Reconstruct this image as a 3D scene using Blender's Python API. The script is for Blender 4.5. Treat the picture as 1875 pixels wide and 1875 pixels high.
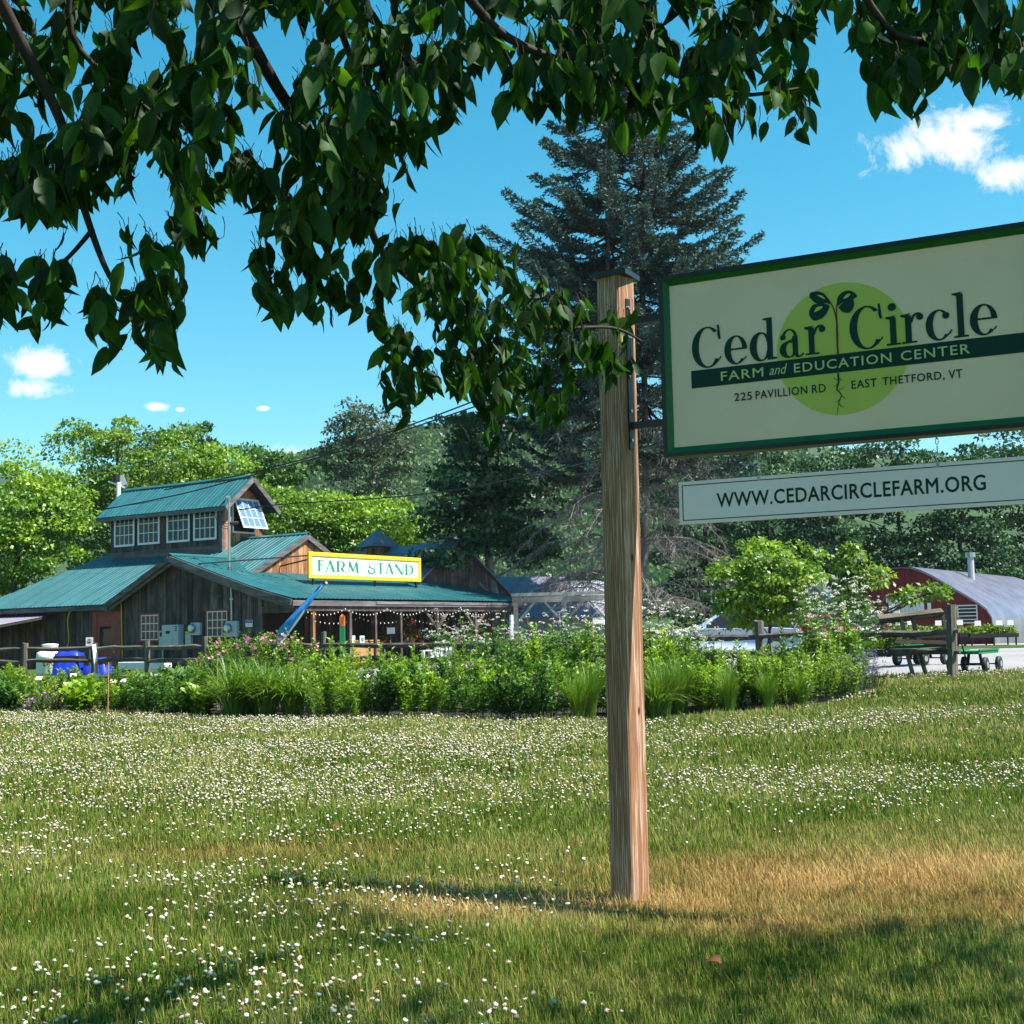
import bpy, math, random
import numpy as np
from mathutils import Vector, Matrix

# ------------------------------------------------------------------ scene, camera, sky, sun
for o in list(bpy.data.objects): bpy.data.objects.remove(o)
SC = bpy.context.scene
COL = SC.collection
RN = random.Random(11)
NG = np.random.default_rng(11)
rad = math.radians
FPX, CW, CAMZ = 2444.0, 1875.0, 1.42
PITCH, ROLL = math.atan(222.5 / FPX), rad(1.25)
SUN_AZ, SUN_EL = rad(108), rad(57)

cp, sp_, cr, sr = math.cos(PITCH), math.sin(PITCH), math.cos(ROLL), math.sin(ROLL)
FWD = Vector((0, cp, sp_)); R0 = Vector((1, 0, 0)); U0 = Vector((0, -sp_, cp))
RGT = R0 * cr - U0 * sr
UPV = U0 * cr + R0 * sr
cam = bpy.data.cameras.new('camera'); cam.sensor_width = 36; cam.lens = 36 * FPX / CW
cam.clip_start = 0.05; cam.clip_end = 6000
camo = bpy.data.objects.new('camera', cam); COL.objects.link(camo)
M3 = Matrix((RGT, UPV, -FWD)).transposed()
camo.matrix_world = Matrix.Translation((0, 0, CAMZ)) @ M3.to_4x4()
SC.camera = camo

def ray(px, py):
    d = FWD * FPX + RGT * (px - CW / 2) - UPV * (py - CW / 2)
    return d.normalized()
def at(px, py, Y):
    d = ray(px, py); return Vector((0, 0, CAMZ)) + d * (Y / d.y)

world = bpy.data.worlds.new('World'); SC.world = world; world.use_nodes = True
def build_world():
    nt = world.node_tree; nt.nodes.clear(); N = nt.nodes.new; L = nt.links.new
    out = N('ShaderNodeOutputWorld'); bg = N('ShaderNodeBackground'); bg.inputs['Strength'].default_value = 0.065
    sky = N('ShaderNodeTexSky'); sky.sky_type = 'NISHITA'; sky.sun_disc = False
    sky.sun_elevation = SUN_EL; sky.sun_rotation = SUN_AZ; sky.ozone_density = 2.2; sky.air_density = 1.0; sky.dust_density = 0.25
    hs = N('ShaderNodeHueSaturation'); hs.inputs['Hue'].default_value = 0.466; hs.inputs['Saturation'].default_value = 1.45; hs.inputs['Value'].default_value = 1.18
    L(sky.outputs[0], hs.inputs['Color'])
    tc = N('ShaderNodeTexCoord')
    nz = N('ShaderNodeTexNoise'); nz.inputs['Scale'].default_value = 22; nz.inputs['Detail'].default_value = 12; nz.inputs['Roughness'].default_value = 0.68; nz.inputs['Distortion'].default_value = .5
    L(tc.outputs['Generated'], nz.inputs['Vector'])
    def math_(op, a, b=None, clamp=False):
        m = N('ShaderNodeMath'); m.operation = op; m.use_clamp = clamp
        for i, v in enumerate((a, b)):
            if v is None: continue
            if isinstance(v, (int, float)): m.inputs[i].default_value = v
            else: L(v, m.inputs[i])
        return m.outputs[0]
    blobs = [(1735, 258, 118, 46), (1775, 222, 95, 38), (1860, 312, 60, 32), (70, 712, 62, 20), (72, 665, 58, 34), (288, 744, 22, 8), (482, 747, 14, 5), (330, 750, 10, 5), (1000, 800, 75, 32), (560, 850, 60, 30)]
    rr = random.Random(3)
    total = None
    for k in range(len(blobs) + 10):
        if k < len(blobs):
            px, py, a, b = blobs[k]; c = ray(px, py); a /= FPX; b /= FPX
        else:      # fair-weather clouds in the rest of the sky
            az = rr.uniform(0.5, 2 * math.pi - 0.5); el = rr.uniform(0.12, 0.6)
            c = Vector((math.sin(az) * math.cos(el), math.cos(az) * math.cos(el), math.sin(el))); a = rr.uniform(.03, .08); b = a * .5
        s = N('ShaderNodeVectorMath'); s.operation = 'SUBTRACT'; L(tc.outputs['Generated'], s.inputs[0]); s.inputs[1].default_value = c
        m = N('ShaderNodeVectorMath'); m.operation = 'MULTIPLY'; L(s.outputs[0], m.inputs[0]); m.inputs[1].default_value = (1 / a, 1 / a, 1 / b)
        l = N('ShaderNodeVectorMath'); l.operation = 'LENGTH'; L(m.outputs[0], l.inputs[0])
        f = math_('SUBTRACT', 1.0, l.outputs['Value'])
        total = f if total is None else math_('MAXIMUM', total, f)
    t2 = math_('ADD', total, math_('MULTIPLY', math_('SUBTRACT', nz.outputs['Fac'], 0.5), 4.2))
    rp = N('ShaderNodeValToRGB'); rp.color_ramp.elements[0].position = 0.0; rp.color_ramp.elements[1].position = 0.8
    L(t2, rp.inputs[0])
    mx = N('ShaderNodeMixRGB'); L(rp.outputs[0], mx.inputs[0]); L(hs.outputs[0], mx.inputs[1]); mx.inputs[2].default_value = (7.6, 7.6, 7.9, 1)
    L(mx.outputs[0], bg.inputs['Color']); L(bg.outputs[0], out.inputs['Surface'])
build_world()

sun = bpy.data.lights.new('sun', 'SUN'); sun.energy = 4.8; sun.angle = rad(0.5); sun.color = (1, .95, .86)
suno = bpy.data.objects.new('sun', sun); COL.objects.link(suno)
SDIR = Vector((math.sin(SUN_AZ) * math.cos(SUN_EL), math.cos(SUN_AZ) * math.cos(SUN_EL), math.sin(SUN_EL)))
suno.rotation_euler = SDIR.to_track_quat('Z', 'Y').to_euler(); suno.location = (20, -10, 40)
SC.view_settings.view_transform = 'Standard'; SC.view_settings.look = 'None'
SC.view_settings.exposure = 1.32; SC.view_settings.gamma = 1.0; SC.view_settings.use_curve_mapping = False
SC.render.engine = 'CYCLES'; SC.cycles.max_bounces = 6; SC.cycles.transparent_max_bounces = 8
SC.cycles.diffuse_bounces = 3; SC.cycles.transmission_bounces = 4

# ------------------------------------------------------------------ terrain
def sstep(a, b, x):
    t = np.clip((x - a) / (b - a), 0, 1); return t * t * (3 - 2 * t)
def g(x, y):
    x = np.asarray(x, float); y = np.asarray(y, float)
    return (.42 * sstep(9, 46, y) + np.minimum(.32, .04 * np.maximum(x, 0)) * sstep(10, 22, y) * (1 - sstep(28, 46, y))
            + .012 * np.sin(x * 1.1 + .6 * y) * sstep(2, 6, y) * (1 - sstep(30, 60, y)))
def gz(x, y): return float(g(x, y))
def gnd(px, py):
    d = ray(px, py); t = 1.0
    for i in range(4000):
        p = Vector((0, 0, CAMZ)) + d * t
        if p.z <= gz(p.x, p.y): return p
        t *= 1.004
    return p
def on(px, Y):       # ground point under a picture column at a distance
    p = at(px, 1160, Y); return Vector((p.x, Y, gz(p.x, Y)))
def zat(px, py, Y): return at(px, py, Y).z

# ------------------------------------------------------------------ helpers
def tag(o, label=None, cat=None, group=None, kind=None):
    for k, v in (('label', label), ('category', cat), ('group', group), ('kind', kind)):
        if v: o[k] = v
    return o
def link(o, parent=None):
    COL.objects.link(o)
    if parent is not None: o.parent = parent
    return o
def empty(name, loc=(0, 0, 0), rz=0, label=None, cat=None, group=None):
    o = bpy.data.objects.new(name, None); o.location = loc; o.rotation_euler = (0, 0, rz); o.empty_display_size = .1
    link(o); return tag(o, label, cat, group)
def share(name, data, parent, loc=(0, 0, 0), rot=(0, 0, 0), sc=1):
    o = bpy.data.objects.new(name, data); o.location = loc; o.rotation_euler = rot
    o.scale = (sc, sc, sc) if isinstance(sc, (int, float)) else sc
    return link(o, parent)
def copy_tree(o, parent=None):
    c = o.copy(); COL.objects.link(c); c.parent = parent
    for ch in list(o.children): copy_tree(ch, c)
    return c

class MB:
    def __init__(s): s.v = []; s.f = []
    def add(s, vs, fs):
        n = len(s.v); s.v += [tuple(v) for v in vs]; s.f += [tuple(i + n for i in f) for f in fs]; return s
    def box(s, x0, x1, y0, y1, z0, z1):
        return s.add([(x0, y0, z0), (x1, y0, z0), (x1, y1, z0), (x0, y1, z0), (x0, y0, z1), (x1, y0, z1), (x1, y1, z1), (x0, y1, z1)],
                     [(3, 2, 1, 0), (4, 5, 6, 7), (0, 1, 5, 4), (1, 2, 6, 5), (2, 3, 7, 6), (3, 0, 4, 7)])
    def bar(s, a, b, w, h, up=(0, 0, 1)):      # a rectangular bar from a to b
        a, b = Vector(a), Vector(b); d = (b - a).normalized(); up = Vector(up)
        if abs(d.dot(up)) > .98: up = Vector((1, 0, 0))
        x = d.cross(up).normalized(); y = x.cross(d)
        vs = [p + x * (sx * w / 2) + y * (sy * h / 2) for p in (a, b) for sx, sy in ((-1, -1), (1, -1), (1, 1), (-1, 1))]
        return s.add(vs, [(3, 2, 1, 0), (4, 5, 6, 7), (0, 1, 5, 4), (1, 2, 6, 5), (2, 3, 7, 6), (3, 0, 4, 7)])
    def tube(s, pts, rs, n=6, caps=True):
        pts = [Vector(p) for p in pts]
        if isinstance(rs, (int, float)): rs = [rs] * len(pts)
        vs = []; prev = None
        for i, p in enumerate(pts):
            d = (pts[min(i + 1, len(pts) - 1)] - pts[max(i - 1, 0)]);
            d = d.normalized() if d.length > 1e-9 else Vector((0, 0, 1))
            if prev is None: x = d.orthogonal().normalized()
            else:
                x = prev - d * prev.dot(d); x = x.normalized() if x.length > 1e-6 else d.orthogonal().normalized()
            prev = x; y = d.cross(x)
            for k in range(n):
                a = 2 * math.pi * k / n; vs.append(p + (x * math.cos(a) + y * math.sin(a)) * rs[i])
        fs = [(i * n + k, i * n + (k + 1) % n, (i + 1) * n + (k + 1) % n, (i + 1) * n + k) for i in range(len(pts) - 1) for k in range(n)]
        if caps: fs += [tuple(range(n))[::-1], tuple(range((len(pts) - 1) * n, len(pts) * n))]
        return s.add(vs, fs)
    def lathe(s, c, prof, n=16):               # prof: (radius, z) pairs about the vertical axis through c
        c = Vector(c); vs = []
        for r, z in prof:
            for k in range(n): vs.append((c.x + r * math.cos(2 * math.pi * k / n), c.y + r * math.sin(2 * math.pi * k / n), c.z + z))
        fs = [(i * n + k, i * n + (k + 1) % n, (i + 1) * n + (k + 1) % n, (i + 1) * n + k) for i in range(len(prof) - 1) for k in range(n)]
        fs += [tuple(range(n))[::-1], tuple(range((len(prof) - 1) * n, len(prof) * n))]
        return s.add(vs, fs)
    def prism(s, poly, fn, a, b):              # poly: 2D outline; fn(u, v, t) -> point; between t = a and b
        n = len(poly); vs = [fn(u, v, a) for u, v in poly] + [fn(u, v, b) for u, v in poly]
        return s.add(vs, [tuple(range(n))[::-1], tuple(range(n, 2 * n))] + [(i, (i + 1) % n, n + (i + 1) % n, n + i) for i in range(n)])
    def mesh(s, name, m=None, smooth=False):
        me = bpy.data.meshes.new(name); me.from_pydata(s.v, [], s.f); me.update()
        if m: me.materials.append(m)
        if smooth: me.polygons.foreach_set('use_smooth', [True] * len(me.polygons))
        return me
    def build(s, name, m, parent=None, smooth=False, bevel=0):
        o = bpy.data.objects.new(name, s.mesh(name, m, smooth)); link(o, parent)
        if bevel:
            b = o.modifiers.new('bevel', 'BEVEL'); b.width = bevel; b.segments = 2; b.limit_method = 'ANGLE'
        return o

def npmesh(name, V, Fq, m, rnd=None, smooth=False, k=4, extra=None):   # V (n,3), Fq (m,k)
    me = bpy.data.meshes.new(name)
    nv, nf = len(V), len(Fq)
    me.vertices.add(nv); me.vertices.foreach_set('co', np.asarray(V, np.float32).ravel())
    me.loops.add(nf * k); me.loops.foreach_set('vertex_index', np.asarray(Fq, np.int32).ravel())
    me.polygons.add(nf); me.polygons.foreach_set('loop_start', np.arange(0, nf * k, k, dtype=np.int32))
    if smooth: me.polygons.foreach_set('use_smooth', np.ones(nf, bool))
    me.update(calc_edges=True)
    for nm, arr in ((('rnd', rnd),) if rnd is not None else ()) + tuple((extra or {}).items()):
        at_ = me.attributes.new(nm, 'FLOAT', 'POINT'); at_.data.foreach_set('value', np.asarray(arr, np.float32))
    if m: me.materials.append(m)
    return me

def unit(a): return a / (np.linalg.norm(a, axis=-1, keepdims=True) + 1e-9)
def leaf_arrays(C, D, Nrm, ln, wd, fold=.25):
    """kite leaves: C base points, D direction, Nrm rough normal; returns V, F (two quads folded on the midrib)"""
    n = len(C); D = unit(D); S = unit(np.cross(D, Nrm)); Nn = np.cross(S, D)
    ln = np.broadcast_to(np.asarray(ln, float), (n,))[:, None]; wd = np.broadcast_to(np.asarray(wd, float), (n,))[:, None]
    mid = C + D * ln * .42
    V = np.stack([C, mid + S * wd * .5 + Nn * wd * fold, C + D * ln - Nn * ln * .06, mid - S * wd * .5 + Nn * wd * fold], 1).reshape(-1, 3)
    Fq = np.arange(n * 4).reshape(n, 4)
    return V, Fq
def rdirs(n): return unit(NG.normal(size=(n, 3)))

# ------------------------------------------------------------------ materials
def nodes(name):
    m = bpy.data.materials.new(name); m.use_nodes = True; nt = m.node_tree; nt.nodes.clear()
    return m, nt, nt.nodes.new, nt.links.new
def rgb(c): return (c[0], c[1], c[2], 1)
def ramp(N, els):
    r = N('ShaderNodeValToRGB'); cr_ = r.color_ramp
    while len(cr_.elements) < len(els): cr_.elements.new(.5)
    for e, (p, c) in zip(cr_.elements, els): e.position = p; e.color = rgb(c)
    return r
def m_plain(name, col, rough=.6, metal=0, var=.18, scale=6, bump=.0, spec=.4, objrand=0, dirt=None):
    m, nt, N, L = nodes(name)
    out = N('ShaderNodeOutputMaterial'); b = N('ShaderNodeBsdfPrincipled'); L(b.outputs[0], out.inputs[0])
    tc = N('ShaderNodeTexCoord'); nz = N('ShaderNodeTexNoise'); nz.inputs['Scale'].default_value = scale; nz.inputs['Detail'].default_value = 6; nz.inputs['Roughness'].default_value = .65
    L(tc.outputs['Object'], nz.inputs['Vector'])
    lo = [c * (1 - var) for c in col]; hi = [min(1, c * (1 + var)) for c in col]
    if dirt: lo = dirt
    r = ramp(N, [(.3, lo), (.7, hi)]); L(nz.outputs['Fac'], r.inputs[0])
    src = r.outputs[0]
    if objrand:
        oi = N('ShaderNodeObjectInfo'); hs = N('ShaderNodeHueSaturation'); mp = N('ShaderNodeMapRange')
        mp.inputs[3].default_value = 1 - objrand; mp.inputs[4].default_value = 1 + objrand
        L(oi.outputs['Random'], mp.inputs[0]); L(mp.outputs[0], hs.inputs['Value']); L(src, hs.inputs['Color']); src = hs.outputs[0]
    L(src, b.inputs['Base Color']); b.inputs['Roughness'].default_value = rough; b.inputs['Metallic'].default_value = metal
    b.inputs['Specular IOR Level'].default_value = spec
    if bump:
        bp = N('ShaderNodeBump'); bp.inputs['Strength'].default_value = bump; bp.inputs['Distance'].default_value = .02; L(nz.outputs['Fac'], bp.inputs['Height']); L(bp.outputs[0], b.inputs['Normal'])
    return m
def m_wood(name, dark, mid, light, axis='Z', scale=9, rough=.75, objrand=.25, knots=False, stretch=.06, bump=.35):
    m, nt, N, L = nodes(name)
    out = N('ShaderNodeOutputMaterial'); b = N('ShaderNodeBsdfPrincipled'); L(b.outputs[0], out.inputs[0])
    tc = N('ShaderNodeTexCoord'); oi = N('ShaderNodeObjectInfo'); ad = N('ShaderNodeVectorMath'); ad.operation = 'ADD'
    sc_ = N('ShaderNodeVectorMath'); sc_.operation = 'SCALE'; cx = N('ShaderNodeCombineXYZ')
    for i in range(3): L(oi.outputs['Random'], cx.inputs[i])
    L(cx.outputs[0], sc_.inputs[0]); sc_.inputs['Scale'].default_value = 37
    L(tc.outputs['Object'], ad.inputs[0]); L(sc_.outputs[0], ad.inputs[1])
    mp = N('ShaderNodeMapping'); s = [1, 1, 1]; s['XYZ'.index(axis)] = stretch; mp.inputs['Scale'].default_value = s; L(ad.outputs[0], mp.inputs['Vector'])
    nz = N('ShaderNodeTexNoise'); nz.inputs['Scale'].default_value = scale; nz.inputs['Detail'].default_value = 7; nz.inputs['Roughness'].default_value = .6; nz.inputs['Distortion'].default_value = .6
    L(mp.outputs[0], nz.inputs['Vector'])
    fn = N('ShaderNodeTexNoise'); fn.inputs['Scale'].default_value = scale * 9; fn.inputs['Detail'].default_value = 4; L(mp.outputs[0], fn.inputs['Vector'])
    bl = N('ShaderNodeTexNoise'); bl.inputs['Scale'].default_value = 1.6; bl.inputs['Detail'].default_value = 4; L(ad.outputs[0], bl.inputs['Vector'])
    a1 = N('ShaderNodeMath'); a1.operation = 'MULTIPLY_ADD'; L(fn.outputs['Fac'], a1.inputs[0]); a1.inputs[1].default_value = .45; L(nz.outputs['Fac'], a1.inputs[2])
    a2 = N('ShaderNodeMath'); a2.operation = 'MULTIPLY_ADD'; L(bl.outputs['Fac'], a2.inputs[0]); a2.inputs[1].default_value = .5; L(a1.outputs[0], a2.inputs[2])
    r = ramp(N, [(.72, dark), (.95, mid), (1.0 if False else .99, light)])
    r.color_ramp.elements[0].position = .36; r.color_ramp.elements[1].position = .5; r.color_ramp.elements[2].position = .66
    dv = N('ShaderNodeMath'); dv.operation = 'MULTIPLY'; dv.inputs[1].default_value = .52; L(a2.outputs[0], dv.inputs[0]); L(dv.outputs[0], r.inputs[0])
    hs = N('ShaderNodeHueSaturation'); mr = N('ShaderNodeMapRange'); mr.inputs[3].default_value = 1 - objrand; mr.inputs[4].default_value = 1 + objrand
    L(oi.outputs['Random'], mr.inputs[0]); L(mr.outputs[0], hs.inputs['Value']); L(r.outputs[0], hs.inputs['Color'])
    src = hs.outputs[0]
    if knots:
        vo = N('ShaderNodeTexVoronoi'); vo.inputs['Scale'].default_value = 2.3; mk = N('ShaderNodeMapping'); mk.inputs['Scale'].default_value = (1.6, 1.6, .8)
        L(ad.outputs[0], mk.inputs[0]); L(mk.outputs[0], vo.inputs['Vector'])
        kr = ramp(N, [(.03, (1, 1, 1)), (.075, (0, 0, 0))]); L(vo.outputs['Distance'], kr.inputs[0])
        mx = N('ShaderNodeMixRGB'); L(kr.outputs[0], mx.inputs[0]); L(src, mx.inputs[1]); mx.inputs[2].default_value = rgb([c * .35 for c in dark]); src = mx.outputs[0]
    L(src, b.inputs['Base Color']); b.inputs['Roughness'].default_value = rough; b.inputs['Specular IOR Level'].default_value = .25
    bp = N('ShaderNodeBump'); bp.inputs['Strength'].default_value = bump; bp.inputs['Distance'].default_value = .01; L(a1.outputs[0], bp.inputs['Height']); L(bp.outputs[0], b.inputs['Normal'])
    return m
def m_leaf(name, els, trans=.35, rough=.5, gloss=.08, objrand=.12, tcol=(1.25, 1.35, .55)):
    m, nt, N, L = nodes(name)
    out = N('ShaderNodeOutputMaterial')
    at_ = N('ShaderNodeAttribute'); at_.attribute_name = 'rnd'
    r = ramp(N, els); L(at_.outputs['Fac'], r.inputs[0])
    oi = N('ShaderNodeObjectInfo'); hs = N('ShaderNodeHueSaturation'); mr = N('ShaderNodeMapRange'); mr.inputs[3].default_value = 1 - objrand; mr.inputs[4].default_value = 1 + objrand
    L(oi.outputs['Random'], mr.inputs[0]); L(mr.outputs[0], hs.inputs['Value']); L(r.outputs[0], hs.inputs['Color'])
    d = N('ShaderNodeBsdfDiffuse'); L(hs.outputs[0], d.inputs[0])
    t = N('ShaderNodeBsdfTranslucent'); mu = N('ShaderNodeMixRGB'); mu.blend_type = 'MULTIPLY'; mu.inputs[0].default_value = 1; mu.inputs[2].default_value = rgb(tcol)
    L(hs.outputs[0], mu.inputs[1]); L(mu.outputs[0], t.inputs[0])
    gl = N('ShaderNodeBsdfGlossy'); gl.inputs['Roughness'].default_value = rough; gl.inputs['Color'].default_value = (.8, .85, .9, 1)
    m1 = N('ShaderNodeMixShader'); m1.inputs[0].default_value = trans; L(d.outputs[0], m1.inputs[1]); L(t.outputs[0], m1.inputs[2])
    m2 = N('ShaderNodeMixShader'); m2.inputs[0].default_value = gloss * .5; L(m1.outputs[0], m2.inputs[1]); L(gl.outputs[0], m2.inputs[2])
    L(m2.outputs[0], out.inputs[0]); return m
def m_glass(name, col=(.02, .025, .03), rough=.06):
    m, nt, N, L = nodes(name)
    out = N('ShaderNodeOutputMaterial'); b = N('ShaderNodeBsdfPrincipled'); L(b.outputs[0], out.inputs[0])
    b.inputs['Base Color'].default_value = rgb(col); b.inputs['Roughness'].default_value = rough; b.inputs['Specular IOR Level'].default_value = .22
    return m

M = {}
M['roof_green'] = m_plain('roof_green', (.020, .105, .115), .36, .0, .22, 1.6, spec=.5, objrand=.10)
M['roof_grey'] = m_plain('roof_grey', (.15, .14, .19), .45, .2, .2, 1.5, objrand=.1)
M['barn_board'] = m_wood('barn_board', (.014, .010, .010), (.070, .050, .048), (.19, .145, .130), 'Z', 7, .85, .35, knots=True)
M['barn_warm'] = m_wood('barn_warm', (.05, .018, .010), (.30, .13, .055), (.48, .26, .13), 'Z', 7, .8, .3, knots=True)
M['trim_grey'] = m_wood('trim_grey', (.045, .038, .040), (.12, .105, .11), (.20, .18, .18), 'X', 6, .8, .2)
M['trim_grey_y'] = m_wood('trim_grey_y', (.045, .038, .040), (.12, .105, .11), (.20, .18, .18), 'Y', 6, .8, .2)
M['inside'] = m_plain('inside', (.035, .026, .022), .9)
M['red_paint'] = m_plain('red_paint', (.27, .040, .036), .55, 0, .25, 5, bump=.1)
M['white_paint'] = m_plain('white_paint', (.72, .70, .70), .5, 0, .1, 8)
M['glass_dark'] = m_glass('glass_dark')
M['glass_sky_paint'] = m_glass('glass_sky_paint', (.10, .20, .38), .12)  # sky reflection painted into the pane as a blue base colour
M['grey_box'] = m_plain('grey_box', (.42, .43, .47), .5, 0, .08, 9)
M['steel'] = m_plain('steel', (.40, .42, .45), .35, .8, .1, 10)
M['black_metal'] = m_plain('black_metal', (.012, .013, .016), .38, 0, .25, 14, spec=.5)
M['black'] = m_plain('black', (.012, .012, .013), .6)
M['old_rail'] = m_wood('old_rail', (.028, .021, .018), (.09, .072, .060), (.20, .165, .14), 'X', 8, .9, .2, stretch=.08)
M['old_post'] = m_wood('old_post', (.03, .025, .020), (.10, .085, .070), (.22, .19, .16), 'Z', 8, .9, .2, stretch=.08)
M['bark'] = m_wood('bark', (.018, .014, .012), (.06, .047, .040), (.12, .10, .085), 'Z', 5, .95, .1, stretch=.2, bump=.8)
M['bark_grey'] = m_wood('bark_grey', (.05, .044, .040), (.15, .132, .122), (.27, .245, .23), 'Z', 5, .95, .1, stretch=.2, bump=.5)
M['twig'] = m_plain('twig', (.028, .020, .017), .8, 0, .3, 20)
M['stem'] = m_plain('stem', (.08, .13, .03), .7)
M['blue_cloth'] = m_plain('blue_cloth', (.012, .20, .52), .7, 0, .3, 6)
M['blue_tarp'] = m_plain('blue_tarp', (.008, .03, .42), .45, 0, .4, 6, bump=.3)
M['yellow'] = m_plain('yellow', (.70, .43, .02), .5)
M['orange_paint'] = m_plain('orange_paint', (.55, .14, .02), .6)
M['green_paint'] = m_plain('green_paint', (.01, .17, .06), .6)
M['ply'] = m_wood('ply', (.25, .12, .04), (.42, .22, .08), (.52, .30, .13), 'X', 5, .7, .1)
# ------------------------------------------------------------------ ground, lawn, drive
_lat = np.random.default_rng(5).random((256, 256))
def vnoise(x, y, s=1.0, seed=0):
    x = np.asarray(x, float) / s + seed * 17.3; y = np.asarray(y, float) / s + seed * 9.1
    xi = np.floor(x).astype(int); yi = np.floor(y).astype(int); fx = x - xi; fy = y - yi
    fx = fx * fx * (3 - 2 * fx); fy = fy * fy * (3 - 2 * fy)
    q = lambda i, j: _lat[i % 256, j % 256]
    return (q(xi, yi) * (1 - fx) + q(xi + 1, yi) * fx) * (1 - fy) + (q(xi, yi + 1) * (1 - fx) + q(xi + 1, yi + 1) * fx) * fy
def fbm(x, y, s, seed=0): return .55 * vnoise(x, y, s, seed) + .3 * vnoise(x, y, s * .43, seed + 1) + .15 * vnoise(x, y, s * .19, seed + 2)
POST = at(1147, 1160, 7.2); POST = Vector((POST.x, POST.y, gz(POST.x, POST.y)))
def dryness(x, y):
    x = np.asarray(x, float); y = np.asarray(y, float); d = np.zeros_like(x + y)
    for cx, cy, rx, ry, a in ((POST.x - .15, POST.y - .05, 1.25, .40, 1.1), (POST.x + 1.0, 7.0, 1.2, .45, .75), (2.1, 7.6, 1.7, .95, 1.0), (3.1, 6.9, 1.3, .6, 1.0), (1.4, 6.55, 1.0, .3, .7), (-1.6, 8.9, 1.9, .5, .42), (.2, 7.6, 1.2, .35, .4), (2.2, 9.2, 1.8, .4, .25), (.6, 5.4, 1.5, .3, .18)):
        d = np.maximum(d, a * np.exp(-((x - cx) / rx) ** 2 - ((y - cy) / ry) ** 2))
    n = fbm(x, y, .55, 3)
    return np.clip(d * (.45 + 1.1 * n) + .22 * (fbm(x, y, 1.7, 8) - .42), 0, 1)

def m_ground():
    m, nt, N, L = nodes('lawn_ground'); out = N('ShaderNodeOutputMaterial'); b = N('ShaderNodeBsdfPrincipled'); L(b.outputs[0], out.inputs[0])
    tc = N('ShaderNodeTexCoord'); a = N('ShaderNodeAttribute'); a.attribute_name = 'dry'
    n1 = N('ShaderNodeTexNoise'); n1.inputs['Scale'].default_value = 9; n1.inputs['Detail'].default_value = 9; n1.inputs['Roughness'].default_value = .75; L(tc.outputs['Object'], n1.inputs['Vector'])
    n2 = N('ShaderNodeTexNoise'); n2.inputs['Scale'].default_value = .35; n2.inputs['Detail'].default_value = 5; L(tc.outputs['Object'], n2.inputs['Vector'])
    r1 = ramp(N, [(.3, (.014, .032, .004)), (.55, (.045, .090, .011)), (.75, (.10, .15, .028))]); L(n1.outputs['Fac'], r1.inputs[0])
    r2 = ramp(N, [(.3, (.14, .08, .03)), (.6, (.32, .20, .08)), (.8, (.45, .31, .15))]); L(n1.outputs['Fac'], r2.inputs[0])
    mx = N('ShaderNodeMixRGB'); L(a.outputs['Fac'], mx.inputs[0]); L(r1.outputs[0], mx.inputs[1]); L(r2.outputs[0], mx.inputs[2])
    hs = N('ShaderNodeHueSaturation'); mr = N('ShaderNodeMapRange'); mr.inputs[1].default_value = .3; mr.inputs[2].default_value = .7; mr.inputs[3].default_value = .75; mr.inputs[4].default_value = 1.25
    L(n2.outputs['Fac'], mr.inputs[0]); L(mr.outputs[0], hs.inputs['Value']); L(mx.outputs[0], hs.inputs['Color']); L(hs.outputs[0], b.inputs['Base Color'])
    b.inputs['Roughness'].default_value = .95; b.inputs['Specular IOR Level'].default_value = .1
    bp = N('ShaderNodeBump'); bp.inputs['Strength'].default_value = .8; bp.inputs['Distance'].default_value = .03; L(n1.outputs['Fac'], bp.inputs['Height']); L(bp.outputs[0], b.inputs['Normal'])
    return m
M['ground'] = m_ground()
def grid_mesh(name, xs, ys, zf, m, extra=None):
    X, Y = np.meshgrid(xs, ys); V = np.stack([X.ravel(), Y.ravel(), zf(X, Y).ravel()], 1)
    nx, ny = len(xs), len(ys); i = np.arange((nx) * (ny)).reshape(ny, nx)
    Fq = np.stack([i[:-1, :-1], i[:-1, 1:], i[1:, 1:], i[1:, :-1]], -1).reshape(-1, 4)
    return npmesh(name, V, Fq, m, smooth=True, extra={k: f(X, Y).ravel() for k, f in (extra or {}).items()})
def build_ground():
    xs = np.concatenate([np.arange(-900, -60, 60), np.arange(-60, -14, 4), np.arange(-14, 16, .3), np.arange(16, 80, 4), np.arange(80, 901, 60)])
    ys = np.concatenate([np.arange(-60, 2, 6), np.arange(2, 30, .3), np.arange(30, 80, 2), np.arange(80, 1401, 60)])
    o = link(bpy.data.objects.new('ground', grid_mesh('ground', xs, ys, g, M['ground'], {'dry': dryness}))); tag(o, kind='structure')
build_ground()

EDGE_PX = [(-60, 1306), (37, 1310), (200, 1311), (400, 1320), (600, 1322), (800, 1317), (1000, 1325), (1180, 1327), (1300, 1314), (1450, 1304), (1560, 1284), (1635, 1264)]
EDGE = [gnd(*p) for p in EDGE_PX]
EX = np.array([p.x for p in EDGE]); EY = np.array([p.y for p in EDGE])
def edge_y(x): return np.interp(x, EX, EY, left=EY[0], right=60)
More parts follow.
